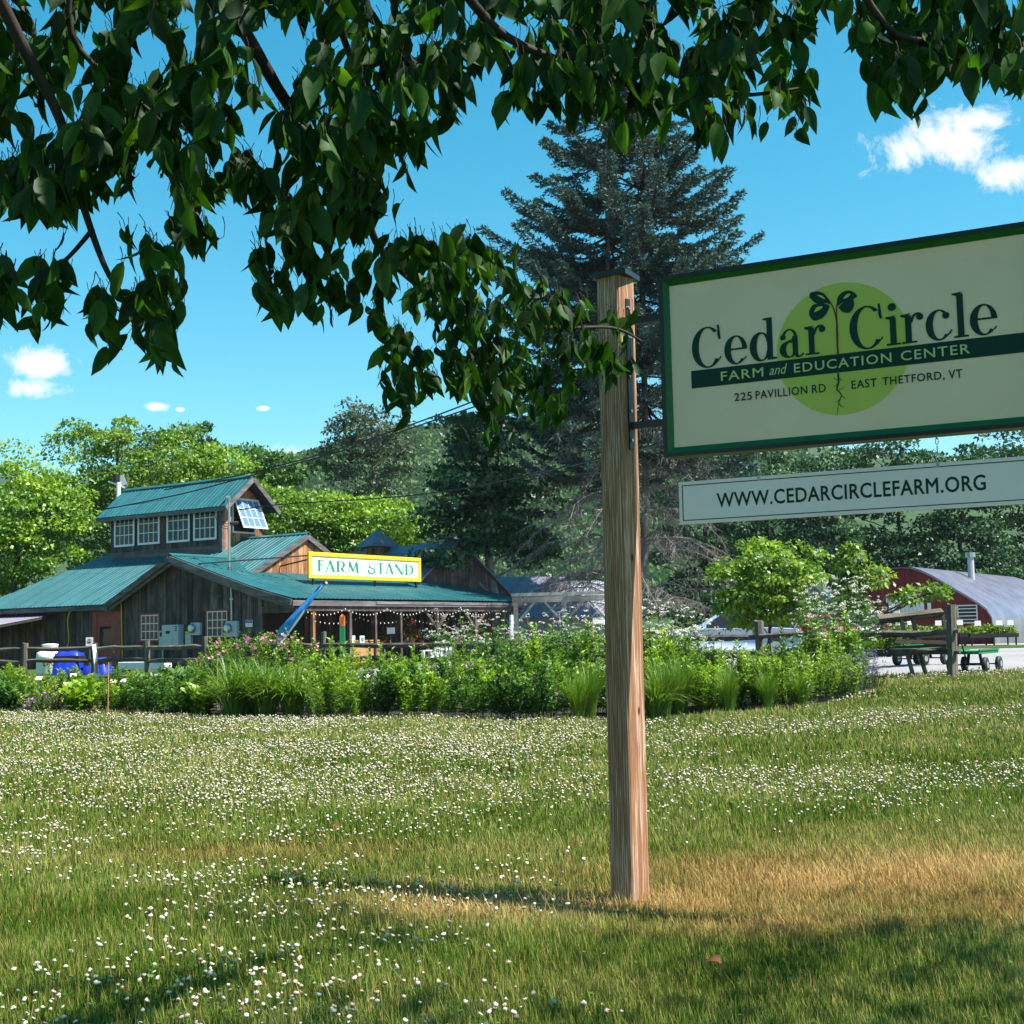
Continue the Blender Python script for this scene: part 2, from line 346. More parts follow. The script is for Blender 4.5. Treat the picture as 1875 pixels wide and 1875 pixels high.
# fence line, far behind the bed on the left and close by on the right
FENCE_PX = [(-60, 41), (45, 41), (172, 41), (378, 37), (588, 36), (830, 33.5), (1085, 31), (1390, 26.5), (1740, 23.6)]
FENCE = [on(px, Y) for px, Y in FENCE_PX]
FX = np.array([p.x for p in FENCE]); FY = np.array([p.y for p in FENCE])
def fence_y(x): return np.interp(x, FX, FY)
def m_soil(name, a, b_, c, sc=14, bump=1.0):
    m, nt, N, L = nodes(name); out = N('ShaderNodeOutputMaterial'); b = N('ShaderNodeBsdfPrincipled'); L(b.outputs[0], out.inputs[0])
    tc = N('ShaderNodeTexCoord'); n1 = N('ShaderNodeTexNoise'); n1.inputs['Scale'].default_value = sc; n1.inputs['Detail'].default_value = 10; n1.inputs['Roughness'].default_value = .8; L(tc.outputs['Object'], n1.inputs['Vector'])
    n2 = N('ShaderNodeTexNoise'); n2.inputs['Scale'].default_value = .25; n2.inputs['Detail'].default_value = 4; L(tc.outputs['Object'], n2.inputs['Vector'])
    ad = N('ShaderNodeMath'); ad.operation = 'MULTIPLY_ADD'; L(n2.outputs['Fac'], ad.inputs[0]); ad.inputs[1].default_value = .35; L(n1.outputs['Fac'], ad.inputs[2])
    r = ramp(N, [(.5, a), (.68, b_), (.85, c)]); L(ad.outputs[0], r.inputs[0]); L(r.outputs[0], b.inputs['Base Color']); b.inputs['Roughness'].default_value = .95
    bp = N('ShaderNodeBump'); bp.inputs['Strength'].default_value = bump; bp.inputs['Distance'].default_value = .04; L(n1.outputs['Fac'], bp.inputs['Height']); L(bp.outputs[0], b.inputs['Normal'])
    return m
M['soil'] = m_soil('soil', (.012, .009, .006), (.035, .026, .017), (.08, .06, .04))
M['gravel'] = m_soil('gravel', (.17, .165, .17), (.26, .25, .26), (.36, .35, .36), 30, .7)
def strip(name, xs, lo, hi, m, dz, n=10):
    V = []; Fq = []
    for i, x in enumerate(xs):
        for j in range(n + 1):
            y = lo(x) + (hi(x) - lo(x)) * j / n; V.append((x, y, gz(x, y) + dz))
    for i in range(len(xs) - 1):
        for j in range(n):
            a = i * (n + 1) + j; Fq.append((a, a + n + 1, a + n + 2, a + 1))
    o = link(bpy.data.objects.new(name, npmesh(name, np.array(V), np.array(Fq), m, smooth=True))); tag(o, kind='structure'); return o
strip('flower_bed', np.linspace(EX[0], EX[-1], 60), lambda x: float(edge_y(x)), lambda x: float(max(fence_y(x), edge_y(x) + .4)), M['soil'], .012)
strip('gravel_drive', np.linspace(-16, 60, 70), lambda x: float(max(fence_y(min(x, FX[-1])) + .6, 25.2)) if x < 8.6 else float(max(24.6 + (x - 8.6) * .12, 24.6)), lambda x: 41.5 if x < -4 else float(np.interp(x, [-4, 0, 60], [41.5, 64, 66])), M['gravel'], .014, 24)

M['grass'] = None
def m_grass():
    m, nt, N, L = nodes('grass_blade'); out = N('ShaderNodeOutputMaterial')
    a = N('ShaderNodeAttribute'); a.attribute_name = 'rnd'; d = N('ShaderNodeAttribute'); d.attribute_name = 'dry'
    r1 = ramp(N, [(0, (.032, .074, .008)), (.4, (.090, .165, .018)), (.7, (.19, .255, .045)), (1, (.42, .38, .15))]); L(a.outputs['Fac'], r1.inputs[0])
    r2 = ramp(N, [(0, (.26, .14, .045)), (.5, (.52, .34, .13)), (1, (.70, .52, .26))]); L(a.outputs['Fac'], r2.inputs[0])
    mx = N('ShaderNodeMixRGB'); L(d.outputs['Fac'], mx.inputs[0]); L(r1.outputs[0], mx.inputs[1]); L(r2.outputs[0], mx.inputs[2])
    df = N('ShaderNodeBsdfDiffuse'); tr = N('ShaderNodeBsdfTranslucent'); L(mx.outputs[0], df.inputs[0]); L(mx.outputs[0], tr.inputs[0])
    s = N('ShaderNodeMixShader'); s.inputs[0].default_value = .25; L(df.outputs[0], s.inputs[1]); L(tr.outputs[0], s.inputs[2]); L(s.outputs[0], out.inputs[0]); return m
M['grass'] = m_grass()
def in_lawn(x, y):
    return (y < edge_y(x) + .15) | (x > EX[-1])
def scatter(n, y0, y1, pw=1.0, mx=.43):
    """points in the picture's ground wedge, denser near the camera"""
    u = NG.random(n); y = (y0 ** (2 - pw) + u * (y1 ** (2 - pw) - y0 ** (2 - pw))) ** (1 / (2 - pw))
    x = NG.uniform(-1, 1, n) * y * mx
    k = in_lawn(x, y) & (y < 25.5); return x[k], y[k]
def clover_mask(x, y):
    n = fbm(x, y, 1.5, 21)
    left = sstep(8.6, 11.2, y + .12 * x) * np.clip((n - .22) * 3.2, 0, 1)
    right = np.clip((fbm(x * .55, y, 1.3, 33) - .47) * 5.5, 0, 1) * sstep(9.5, 11.5, y)
    w = sstep(.2, 2.4, x)
    near = np.clip((fbm(x, y, .8, 40) - .47) * 5, 0, 1) * (1 - sstep(9.5, 11, y)) * (1 - sstep(-.6, .6, x)) * .5
    return np.maximum(left * (1 - w) + right * w * .8, near)
def build_grass():
    x, y = scatter(640000, 4.3, 26, 1.5)
    n = len(x); z = g(x, y); dry = dryness(x, y); cl = clover_mask(x, y)
    far = sstep(6, 18, y)
    h = (.035 + .040 * NG.random(n)) * (1 + .5 * NG.random(n) ** 4) * (.6 + .9 * fbm(x, y, .7, 12)) * (1 + .25 * far)
    tall = NG.random(n) < .02; h[tall] *= 1.7
    w = (.0012 + .0012 * NG.random(n)) * (1 + 3.4 * far)
    az = NG.uniform(0, 2 * math.pi, n); lean = (.08 + .5 * NG.random(n) ** 1.5) * (1 + .6 * dry)
    A = np.stack([np.cos(az), np.sin(az), np.zeros(n)], 1); S = np.stack([-np.sin(az), np.cos(az), np.zeros(n)], 1)
    B = np.stack([x, y, z - .004], 1); up = np.array([0, 0, 1.0])
    mid = B + up * (h * .62)[:, None] + A * (h * lean * .3)[:, None]
    tip = B + up * (h * (1 - .22 * lean))[:, None] + A * (h * lean)[:, None]
    mid = B + (mid - B) * .6
    V = np.stack([B, mid + S * w[:, None], tip, mid - S * w[:, None]], 1).reshape(-1, 3)
    Fq = np.arange(n * 4).reshape(n, 4)
    r = np.clip(.15 + .5 * NG.random(n) + .7 * (fbm(x, y, 1.1, 17) - .5) + .1 * far, 0, 1)
    d = np.clip(dry * 1.0 + (NG.random(n) < .20) * .6 - .15 * NG.random(n), 0, 1)
    me = npmesh('lawn_grass', V, Fq, M['grass'], (np.repeat(r, 4) + np.tile([-.28, -.08, .34, -.08], n)).clip(0, 1), extra={'dry': np.repeat(d, 4)})  # blade bases darkened for the shade between blades, tips straw-pale
    o = link(bpy.data.objects.new('lawn_grass', me)); tag(o, 'short green lawn grass with dry tan patches round the sign post', 'grass', kind='stuff')
build_grass()
M['clover_leaf'] = m_leaf('clover_leaf', [(0, (.025, .075, .010)), (.6, (.05, .15, .018)), (1, (.10, .22, .03))], .3)
M['clover'] = m_leaf('clover', [(0, (.13, .065, .03)), (.3, (.34, .23, .14)), (.6, (.54, .46, .36)), (1, (.72, .67, .57))], .25, gloss=.02, tcol=(1, 1, 1))
def build_clover():
    x, y = scatter(60000, 4.3, 26, 1.35); k = NG.random(len(x)) < np.clip(clover_mask(x, y) * 1.2 + .06, 0, 1); x, y = x[k], y[k]; n = len(x)
    az = NG.uniform(0, 6.28, n); D = np.stack([np.cos(az), np.sin(az), .25 * NG.normal(size=n)], 1)
    C = np.stack([x, y, g(x, y) + .015 + .04 * NG.random(n)], 1); Nn = np.tile([0., 0, 1], (n, 1)) + .3 * NG.normal(size=(n, 3))
    s = (.013 + .010 * NG.random(n)) * (1 + 1.2 * sstep(7, 18, y))
    V, Fq = leaf_arrays(C, D, Nn, s * 1.2, s, -.1)
    o = link(bpy.data.objects.new('clover_leaves', npmesh('clover_leaves', V, Fq, M['clover_leaf'], np.repeat(NG.random(n), 4)))); tag(o, 'low round clover leaves spread through the lawn', 'clover', kind='stuff')
    # blossoms: small round heads of white florets, browning underneath, on thin stems
    x, y = scatter(52000, 4.4, 25.5, .6); k = NG.random(len(x)) < clover_mask(x, y) * .95 + .012 * (x < 0) + .02 * ((x > 0) & (y > 9)); x, y = x[k], y[k]; n = len(x)
    z = g(x, y) + .045 + .05 * NG.random(n); r = (.0055 + .0065 * NG.random(n) ** 1.3) * (1 + .35 * sstep(9, 20, y)); tilt = NG.normal(scale=.004, size=(n, 2))
    prof = [(.35, -.7), (1.05, -.1), (.85, .55), (.2, .95)]; K = 5; V = []; R_ = []
    old = (NG.random(n) < .28) * .32 + .2 * NG.random(n)
    for j, (pr, pz) in enumerate(prof):
        for i in range(K):
            a = 2 * math.pi * (i + .5 * (j % 2)) / K; jit = 1 + .28 * NG.normal(size=n)
            V.append(np.stack([x + tilt[:, 0] * pz + pr * r * jit * math.cos(a), y + tilt[:, 1] * pz + pr * r * jit * math.sin(a), z + pz * r * (1 + .15 * NG.normal(size=n))], 1))
            R_.append(np.clip((.3, .75, 1.0, .95)[j] - old + .12 * NG.normal(size=n), 0, 1))
    V = np.stack(V, 1).reshape(-1, 3); R_ = np.stack(R_, 1).ravel(); nv = K * len(prof)
    q = np.array([(j * K + i, j * K + (i + 1) % K, (j + 1) * K + (i + 1) % K, (j + 1) * K + i) for j in range(len(prof) - 1) for i in range(K)])
    Fq = (np.arange(n)[:, None, None] * nv + q[None]).reshape(-1, 4)
    o = link(bpy.data.objects.new('clover_blossoms', npmesh('clover_blossoms', V, Fq, M['clover'], R_))); tag(o, 'round white clover blossoms scattered thickly over the lawn', 'clover', kind='stuff')
    b = np.stack([x, y, z - .06], 1); t = np.stack([x, y, z - r * .6], 1); sx = np.array([.0011, 0, 0])
    V = np.stack([b - sx, b + sx, t + sx, t - sx], 1).reshape(-1, 3)
    s = link(bpy.data.objects.new('blossom_stems', npmesh('blossom_stems', V, np.arange(n * 4).reshape(n, 4), M['stem'])), o); tag(s, kind='stuff')
build_clover()
# ------------------------------------------------------------------ the roadside sign
TH = rad(-27.6); TV = Vector((math.cos(TH), math.sin(TH), 0)); NV = Vector((-math.sin(TH), math.cos(TH), 0))   # NV points away from the camera
def suv(px, py):               # picture point -> (distance along the sign, height) on the sign plane
    d = ray(px, py); o = Vector((0, 0, CAMZ)) - POST
    t = -(o.dot(NV) - (-.045)) / d.dot(NV); p = o + d * t
    return p.dot(TV), p.z
def m_post():
    m, nt, N, L = nodes('sign_post_wood'); out = N('ShaderNodeOutputMaterial'); b = N('ShaderNodeBsdfPrincipled'); L(b.outputs[0], out.inputs[0])
    tc = N('ShaderNodeTexCoord'); mp = N('ShaderNodeMapping'); mp.inputs['Scale'].default_value = (1, 1, .035); L(tc.outputs['Object'], mp.inputs[0])
    wv = N('ShaderNodeTexWave'); wv.wave_type = 'RINGS'; wv.rings_direction = 'Z'; wv.inputs['Scale'].default_value = 26; wv.inputs['Distortion'].default_value = 6; wv.inputs['Detail'].default_value = 3; wv.inputs['Detail Scale'].default_value = 1.3
    ad = N('ShaderNodeVectorMath'); ad.operation = 'ADD'; ad.inputs[1].default_value = (.11, .035, .02); L(mp.outputs[0], ad.inputs[0]); L(ad.outputs[0], wv.inputs[0])
    fn = N('ShaderNodeTexNoise'); fn.inputs['Scale'].default_value = 160; fn.inputs['Detail'].default_value = 5; L(mp.outputs[0], fn.inputs[0])
    bl = N('ShaderNodeTexNoise'); bl.inputs['Scale'].default_value = 3.0; bl.inputs['Detail'].default_value = 4; m2 = N('ShaderNodeMapping'); m2.inputs['Scale'].default_value = (2, 2, .35); L(tc.outputs['Object'], m2.inputs[0]); L(m2.outputs[0], bl.inputs[0])
    a = N('ShaderNodeMath'); a.operation = 'MULTIPLY_ADD'; L(wv.outputs['Fac'], a.inputs[0]); a.inputs[1].default_value = .22; L(fn.outputs['Fac'], a.inputs[2])
    a2 = N('ShaderNodeMath'); a2.operation = 'MULTIPLY_ADD'; L(bl.outputs['Fac'], a2.inputs[0]); a2.inputs[1].default_value = .45; L(a.outputs[0], a2.inputs[2])
    r = ramp(N, [(.35, (.13, .052, .024)), (.72, (.30, .150, .082)), (1, (.60, .45, .36))]); dv = N('ShaderNodeMath'); dv.operation = 'MULTIPLY'; dv.inputs[1].default_value = .86; L(a2.outputs[0], dv.inputs[0]); L(dv.outputs[0], r.inputs[0])
    vo = N('ShaderNodeTexVoronoi'); vo.inputs['Scale'].default_value = 3.1; mk = N('ShaderNodeMapping'); mk.inputs['Scale'].default_value = (1.7, 1.7, .75); mk.inputs['Location'].default_value = (.25, .1, .42); L(tc.outputs['Object'], mk.inputs[0]); L(mk.outputs[0], vo.inputs['Vector'])
    kr = ramp(N, [(.03, (1, 1, 1)), (.07, (0, 0, 0))]); L(vo.outputs['Distance'], kr.inputs[0])
    mx = N('ShaderNodeMixRGB'); L(kr.outputs[0], mx.inputs[0]); L(r.outputs[0], mx.inputs[1]); mx.inputs[2].default_value = (.05, .022, .012, 1)
    L(mx.outputs[0], b.inputs['Base Color']); b.inputs['Roughness'].default_value = .7; b.inputs['Specular IOR Level'].default_value = .2
    bp = N('ShaderNodeBump'); bp.inputs['Strength'].default_value = .5; bp.inputs['Distance'].default_value = .004; L(a.outputs[0], bp.inputs['Height']); L(bp.outputs[0], b.inputs['Normal'])
    return m
M['post_wood'] = m_post()
M['sign_cream'] = m_plain('sign_cream', (.96, .67, .50), .38, 0, .05, 3, spec=.3)
M['sign_white'] = m_plain('sign_white', (.96, .78, .80), .4, 0, .05, 3, spec=.3)
M['sign_green'] = m_plain('sign_green', (.006, .115, .025), .35, 0, .15, 10, spec=.35)
M['ink'] = m_plain('ink', (.006, .042, .034), .5, 0, .05, 5, spec=.2)
M['lime'] = m_plain('lime', (.56, .58, .12), .5, 0, .05, 4, spec=.2)
M['lime_text'] = m_plain('lime_text', (.62, .66, .28), .5, 0, .03, 4, spec=.2)
M['redink'] = m_plain('redink', (.16, .03, .02), .5, 0, .05, 4)

def text_obj(name, s, m, parent, x0, x1, z0, z1, y, bold=.0, flip=None, space=1.0, shear=0, th=.0012, fit=True):
    """built-in letters fitted into a box on a local xz plane, facing -y"""
    cu = bpy.data.curves.new(name, 'FONT'); cu.body = s; cu.bevel_depth = max(bold, 0.0) * .9; cu.bevel_resolution = 0; cu.space_character = space; cu.shear = shear; cu.resolution_u = 3
    to = bpy.data.objects.new(name, cu); COL.objects.link(to); bpy.context.view_layer.update()
    me = bpy.data.meshes.new_from_object(to.evaluated_get(bpy.context.evaluated_depsgraph_get())); bpy.data.objects.remove(to)
    co = np.empty(len(me.vertices) * 3); me.vertices.foreach_get('co', co); co = co.reshape(-1, 3)
    mn, mx_ = co.min(0), co.max(0)
    u = (co[:, 0] - mn[0]) / (mx_[0] - mn[0]); v = (co[:, 1] - mn[1]) / (mx_[1] - mn[1])
    me.vertices.foreach_set('co', np.stack([x0 + u * (x1 - x0), y - np.where(co[:, 2] > 0, .0007, -.0007) * (mx_[2] > 1e-6), z0 + v * (z1 - z0)], 1).astype(np.float32).ravel()); me.update()
    me.materials.clear(); me.materials.append(m)
    o = link(bpy.data.objects.new(name, me), parent)
    if mx_[2] <= 1e-6: sm = o.modifiers.new('thick', 'SOLIDIFY'); sm.thickness = th; sm.offset = 0
    return o
class Glyphs(MB):              # flat strokes on the xz plane, each a hair in front of the last
    def __init__(s, y): super().__init__(); s.y = y; s.k = 0
    def quadstrip(s, A, B):
        s.k += 1; y = s.y - .00012 * (s.k % 9); n = len(A)
        s.add([(a[0], y, a[1]) for a in A] + [(b[0], y, b[1]) for b in B], [(i, i + 1, n + i + 1, n + i) for i in range(n - 1)])
    def ring(s, T, cx, cz, rx, rz, wx, wz, a0, a1, n=26, ox=0):
        A, B = [], []
        for i in range(n + 1):
            a = rad(a0 + (a1 - a0) * i / n)
            A.append(T(cx + rx * math.cos(a), cz + rz * math.sin(a))); B.append(T(cx + ox + (rx - wx) * math.cos(a), cz + (rz - wz) * math.sin(a)))
        s.quadstrip(A, B)
    def poly(s, T, pts):
        s.k += 1; y = s.y - .00012 * (s.k % 9); q = [T(*p) for p in pts]; s.add([(a[0], y, a[1]) for a in q], [tuple(range(len(q)))])
    def rect(s, T, x0, z0, x1, z1): s.poly(T, [(x0, z0), (x1, z0), (x1, z1), (x0, z1)])
    def disc(s, T, cx, cz, r, n=18, rz=None): s.poly(T, [(cx + r * math.cos(2 * math.pi * i / n), cz + (rz or r) * math.sin(2 * math.pi * i / n)) for i in range(n)])
    def stroke(s, T, pts, ws):
        A, B = [], []
        for i, p in enumerate(pts):
            a = pts[max(i - 1, 0)]; b = pts[min(i + 1, len(pts) - 1)]; dx, dz = b[0] - a[0], b[1] - a[1]; l = math.hypot(dx, dz) or 1
            w = (ws[i] if not isinstance(ws, (int, float)) else ws) / 2
            A.append(T(p[0] - dz / l * w, p[1] + dx / l * w)); B.append(T(p[0] + dz / l * w, p[1] - dx / l * w))
        s.quadstrip(A, B)
def smooth(pts, n=6):
    out = []; P = [pts[0]] + list(pts) + [pts[-1]]
    for i in range(1, len(P) - 2):
        for k in range(n):
            t = k / n; r = []
            for c in range(len(P[0])):
                p0, p1, p2, p3 = (P[i + j][c] for j in (-1, 0, 1, 2))
                r.append(.5 * (2 * p1 + (p2 - p0) * t + (2 * p0 - 5 * p1 + 4 * p2 - p3) * t * t + (3 * p1 - p0 - 3 * p2 + p3) * t ** 3))
            out.append(tuple(r))
    return out + [tuple(pts[-1])]
def serif_word(G, word, x0, x1, z0, xh):
    """bracketed serif capitals and lower case, x-height xh; fits the word between x0 and x1"""
    W = {'C': 1.22, 'e': .93, 'd': 1.06, 'a': .93, 'r': .76, 'c': .88, 'i': .50, 'l': .50}
    sc = (x1 - x0) / sum(W[c] for c in word); X = x0
    for c in word:
        T = lambda u, v, X=X: (X + u * sc, z0 + v * xh)
        if c == 'C':
            G.ring(T, .62, .72, .58, .76, .24, .055, 47, 322, 34, .02)
            G.poly(T, [(1.00, 1.50), (1.08, 1.50), (1.13, .97), (1.05, .97)]); G.stroke(T, [(1.02, 1.27), (1.06, 1.12), (1.08, .97)], [.02, .10, .05]); G.stroke(T, smooth([(1.05, .23), (1.10, .30), (1.12, .34)]), .045)
        if c == 'e':
            G.ring(T, .45, .50, .42, .53, .21, .055, 0, 318, 30, .03); G.rect(T, .24, .50, .86, .565); G.stroke(T, smooth([(.75, .14), (.80, .19), (.83, .24)]), .045)
        if c == 'c':
            G.ring(T, .44, .50, .41, .53, .20, .055, 52, 318, 30, .03); G.disc(T, .68, .80, .115, 14); G.stroke(T, smooth([(.72, .14), (.80, .22), (.84, .30)]), .055)
        if c == 'd':
            G.ring(T, .42, .50, .39, .53, .20, .06, 20, 340, 30, .05); G.rect(T, .66, .0, .86, 1.52); G.poly(T, [(.52, 1.46), (.67, 1.42), (.67, 1.52), (.52, 1.50)]); G.poly(T, [(.85, 0), (1.00, .02), (1.00, .07), (.85, .10)])
        if c == 'a':
            G.ring(T, .40, .70, .27, .32, .19 * .55, .06, -6, 165, 20); G.disc(T, .17, .73, .10, 14); G.rect(T, .50, .08, .69, .74); G.ring(T, .36, .28, .32, .30, .19, .055, 60, 335, 26, .04)
            G.stroke(T, smooth([(.36, .575), (.45, .585), (.53, .62)]), .07); G.stroke(T, smooth([(.60, .12), (.68, .01), (.80, .02), (.88, .10)]), [.18] + [.12] * 6 + [.06] * 12)
        if c == 'r':
            G.rect(T, .14, .0, .34, .96); G.rect(T, .02, .0, .50, .065); G.poly(T, [(.0, .94), (.15, .88), (.34, 1.03), (.0, 1.0)]); G.stroke(T, smooth([(.33, .70), (.42, .92), (.55, .99), (.66, .95)]), .08); G.disc(T, .62, .87, .115, 14)
        if c in 'il':
            h = .96 if c == 'i' else 1.48
            G.rect(T, .15, .0, .35, h); G.rect(T, .02, .0, .48, .065); G.poly(T, [(.01, h - .02), (.16, h - .08), (.35, h + .06), (.01, h + .03)])
            if c == 'i': G.disc(T, .24, 1.32, .135, 16)
        X += W[c] * sc

def build_sign():
    root = empty('roadside_sign', POST, TH, 'tall cedar sign post with black cap carrying a cream green-framed farm sign', 'sign')
    h = .0665; zt = zat(1120, 512, 7.2) - POST.z
    mb = MB(); c = .006; lx = .018
    ring_ = [(-h + c, -h), (h - c, -h), (h, -h + c), (h, h - c), (h - c, h), (-h + c, h), (-h, h - c), (-h, -h + c)]
    n = 8; vs = []
    for k in range(n + 1):
        z = -.3 + (zt + .3) * k / n; o = lx * z / zt
        vs += [(x + o, y, z) for x, y in ring_]
    mb.add(vs, [(i * 8 + k, i * 8 + (k + 1) % 8, (i + 1) * 8 + (k + 1) % 8, (i + 1) * 8 + k) for i in range(n) for k in range(8)] + [tuple(range(n * 8, n * 8 + 8))])
    pst = mb.build('post', M['post_wood'], root); pst.rotation_euler = (0, 0, rad(-15)); pst.scale = (1.12, 1.12, 1); pst.location.x = -.022
    mb = MB(); q = h + .036; lx -= .022; mb.box(-q + lx, q + lx, -q, q, zt, zt + .028); mb.add([(-q + lx, -q, zt + .0285), (q + lx, -q, zt + .0285), (q + lx, q, zt + .0285), (-q + lx, q, zt + .0285), (lx, 0, zt + .048)], [(0, 1, 4), (1, 2, 4), (2, 3, 4), (3, 0, 4)])
    mb.build('cap', M['black_metal'], root)
    lx += .022
    # bracket: flat bar on the right face of the post with two arms
    z_hi = suv(1150, 545)[1]; z_lo = suv(1155, 822)[1]; za = suv(1190, 580)[1]; zb = suv(1190, 774)[1]
    X0 = suv(1211, 670)[0]; X1 = 2.17; ZT = suv(1213, 507)[1]; ZB = suv(1219, 838)[1]
    fx = h * 1.12 + lx * .8 - .020
    br = MB().box(fx, fx + .009, -.018, .018, z_lo, z_hi).build('bracket', M['black_metal'], root); br.rotation_euler = (0, 0, rad(-15))
    for z in (z_lo + .05, z_lo + .21, z_hi - .05, z_hi - .21):
        MB().tube([(fx + .009, 0, z), (fx + .015, 0, z)], .009, 6).build('bolt', M['steel'], br)
    for z in (za, zb): MB().box(fx + .009, X0 + .001, -.014, .014, z - .019, z + .019).build('arm', M['black_metal'], root)
    # frame: black box outside, green lip inside, cream panel
    f = .022; d = .055
    for nm, bx in (('frame_rail', (X0, X1, ZB, ZB + f)), ('frame_rail', (X0, X1, ZT - f, ZT)), ('frame_stile', (X0, X0 + f, ZB + f, ZT - f)), ('frame_stile', (X1 - f, X1, ZB + f, ZT - f))):
        MB().box(bx[0], bx[1], -d, d, bx[2], bx[3]).build(nm, M['black_metal'], root)
    gx = f; gw = .030
    a0, a1, b0, b1 = X0 + f, X1 - f, ZB + f, ZT - f
    for nm, pts in (('frame_lip', ((a0, b0), (a1, b0), (a1 - gw, b0 + gw), (a0 + gw, b0 + gw))), ('frame_lip', ((a0, b1), (a0 + gw, b1 - gw), (a1 - gw, b1 - gw), (a1, b1))),
                    ('frame_lip', ((a0, b0), (a0 + gw, b0 + gw), (a0 + gw, b1 - gw), (a0, b1))), ('frame_lip', ((a1, b0), (a1, b1), (a1 - gw, b1 - gw), (a1 - gw, b0 + gw)))):
        mb = MB(); outer = [0, 1] if pts[0] != pts[-1] else [0]
        vs = []
        for (x, z) in pts:
            edge = (abs(x - a0) < 1e-6 or abs(x - a1) < 1e-6 or abs(z - b0) < 1e-6 or abs(z - b1) < 1e-6)
            vs.append((x, -.050 if edge else -.030, z))
        mb.add(vs + [(x, .03, z) for x, _, z in vs], [(0, 1, 2, 3), (7, 6, 5, 4), (0, 4, 5, 1), (1, 5, 6, 2), (2, 6, 7, 3), (3, 7, 4, 0)]).build(nm, M['sign_green'], root)
    p0, p1, r0, r1 = a0 + gw, a1 - gw, b0 + gw, b1 - gw
    panel = MB().box(p0 - .004, p1 + .004, -.026, .026, r0 - .004, r1 + .004).build('panel', M['sign_cream'], root)
    # artwork
    cx, cz = suv(1540, 637); rr_ = (suv(1540, 515)[1] - suv(1540, 758)[1]) / 2; Y = -.0268
    G = Glyphs(Y); I = lambda u, v: (u, v); G.disc(I, cx, cz, rr_, 72); G.build('lime_disc', M['lime'], panel)
    e0, f0 = suv(1264, 694); e1, f1 = suv(1837, 630); bh = suv(1264, 679)[1] - suv(1264, 710)[1]
    xb0 = suv(1264, 694)[0]; zc = (suv(1264, 695)[1] + suv(1830, 630)[1]) / 2
    MB().box(xb0, p1, Y - .0016, Y - .0002, zc - bh * .52, zc + bh * .52).build('green_band', M['ink'], panel)
    zl = zc + bh * .52 + .012; xh = (suv(1500, 592)[1] - suv(1500, 644)[1])
    for wd_, xa, xb in (('Cedar', suv(1263, 640)[0], suv(1512, 620)[0]), ('Circle', suv(1552, 610)[0], suv(1829, 580)[0])):
        G = Glyphs(Y - .0020); serif_word(G, wd_, xa, xb, zl, xh); G.build('lettering', M['ink'], panel)
    zt_ = zc - bh * .27; zt2 = zc + bh * .27
    text_obj('lettering', 'FARM', M['lime_text'], panel, suv(1318, 685)[0], suv(1396, 677)[0], zt_, zt2, Y - .003, .012, space=1.15)
    text_obj('lettering', 'and', M['lime_text'], panel, suv(1407, 675)[0], suv(1440, 672)[0], zt_ + .002, zt2 + .004, Y - .003, -.004, shear=.35)
    text_obj('lettering', 'EDUCATION', M['lime_text'], panel, suv(1452, 670)[0], suv(1631, 652)[0], zt_, zt2, Y - .003, .012, space=1.15)
    text_obj('lettering', 'CENTER', M['lime_text'], panel, suv(1648, 650)[0], suv(1775, 636)[0], zt_, zt2, Y - .003, .012, space=1.15)
    hz = suv(1342, 716)[1] - suv(1342, 731)[1]
    for w_, xa, xb, zc_ in (('225', 1342, 1374, 718), ('PAVILLION', 1381, 1476, 718), ('RD', 1485, 1510, 718), ('EAST', 1558, 1604, 693), ('THETFORD,', 1615, 1729, 693), ('VT', 1737, 1762, 693)):
        z = suv(1425 if xa < 1550 else 1660, zc_)[1] - hz / 2; dn = .004 if ',' in w_ else 0
        text_obj('lettering', w_, M['ink'], panel, suv(xa, 710)[0], suv(xb, 700)[0], z - dn, z + hz, Y - .002, .012, space=1.12)
    # seedling: stem, two double leaves, root
    P = lambda px, py: suv(px, py)
    G = Glyphs(Y - .0022)
    st = smooth([P(1533, 650), P(1531, 610), P(1530, 585), P(1524, 562), P(1514, 545)], 6); G.stroke(I, st, [.010 - .005 * i / len(st) for i in range(len(st))])
    st = smooth([P(1533, 650), P(1532, 600), P(1530, 570), P(1531, 556), P(1536, 548)], 6); G.stroke(I, st, .006)
    G.build('seedling_stem', M['redink'], panel)
    def blade(G, pts): G.poly(I, smooth([P(*p) for p in pts] + [P(*pts[0])], 6)[:-1])
    G = Glyphs(Y - .0030)
    blade(G, [(1512, 552), (1500, 556), (1487, 550), (1481, 537), (1490, 533), (1506, 537)][::-1]); blade(G, [(1518, 560), (1508, 578), (1490, 586), (1480, 574), (1486, 558), (1500, 555), (1513, 556)])
    blade(G, [(1480, 545), (1486, 534), (1500, 533), (1512, 541), (1518, 556), (1508, 550), (1494, 545)])
    blade(G, [(1532, 560), (1532, 545), (1541, 534), (1556, 531), (1568, 541), (1556, 548), (1542, 552)]); blade(G, [(1534, 562), (1546, 549), (1560, 546), (1562, 560), (1554, 571), (1542, 570)])
    G.build('seedling_leaf', M['ink'], panel)
    for hl in ([(1489, 571), (1494, 562), (1505, 560), (1500, 566)], [(1542, 546), (1549, 538), (1556, 537), (1550, 544)], [(1494, 539), (1503, 540), (1510, 547), (1503, 544)]):
        G = Glyphs(Y - .0044); blade(G, hl); G.build('leaf_highlight', M['lime'], panel)
    G = Glyphs(Y - .0022)
    rt = smooth([P(1533, 682), P(1534, 700), P(1531, 712), P(1539, 722), P(1534, 738), P(1531, 760)], 6); G.stroke(I, rt, [.008 * (1 - i / len(rt)) + .0012 for i in range(len(rt))])
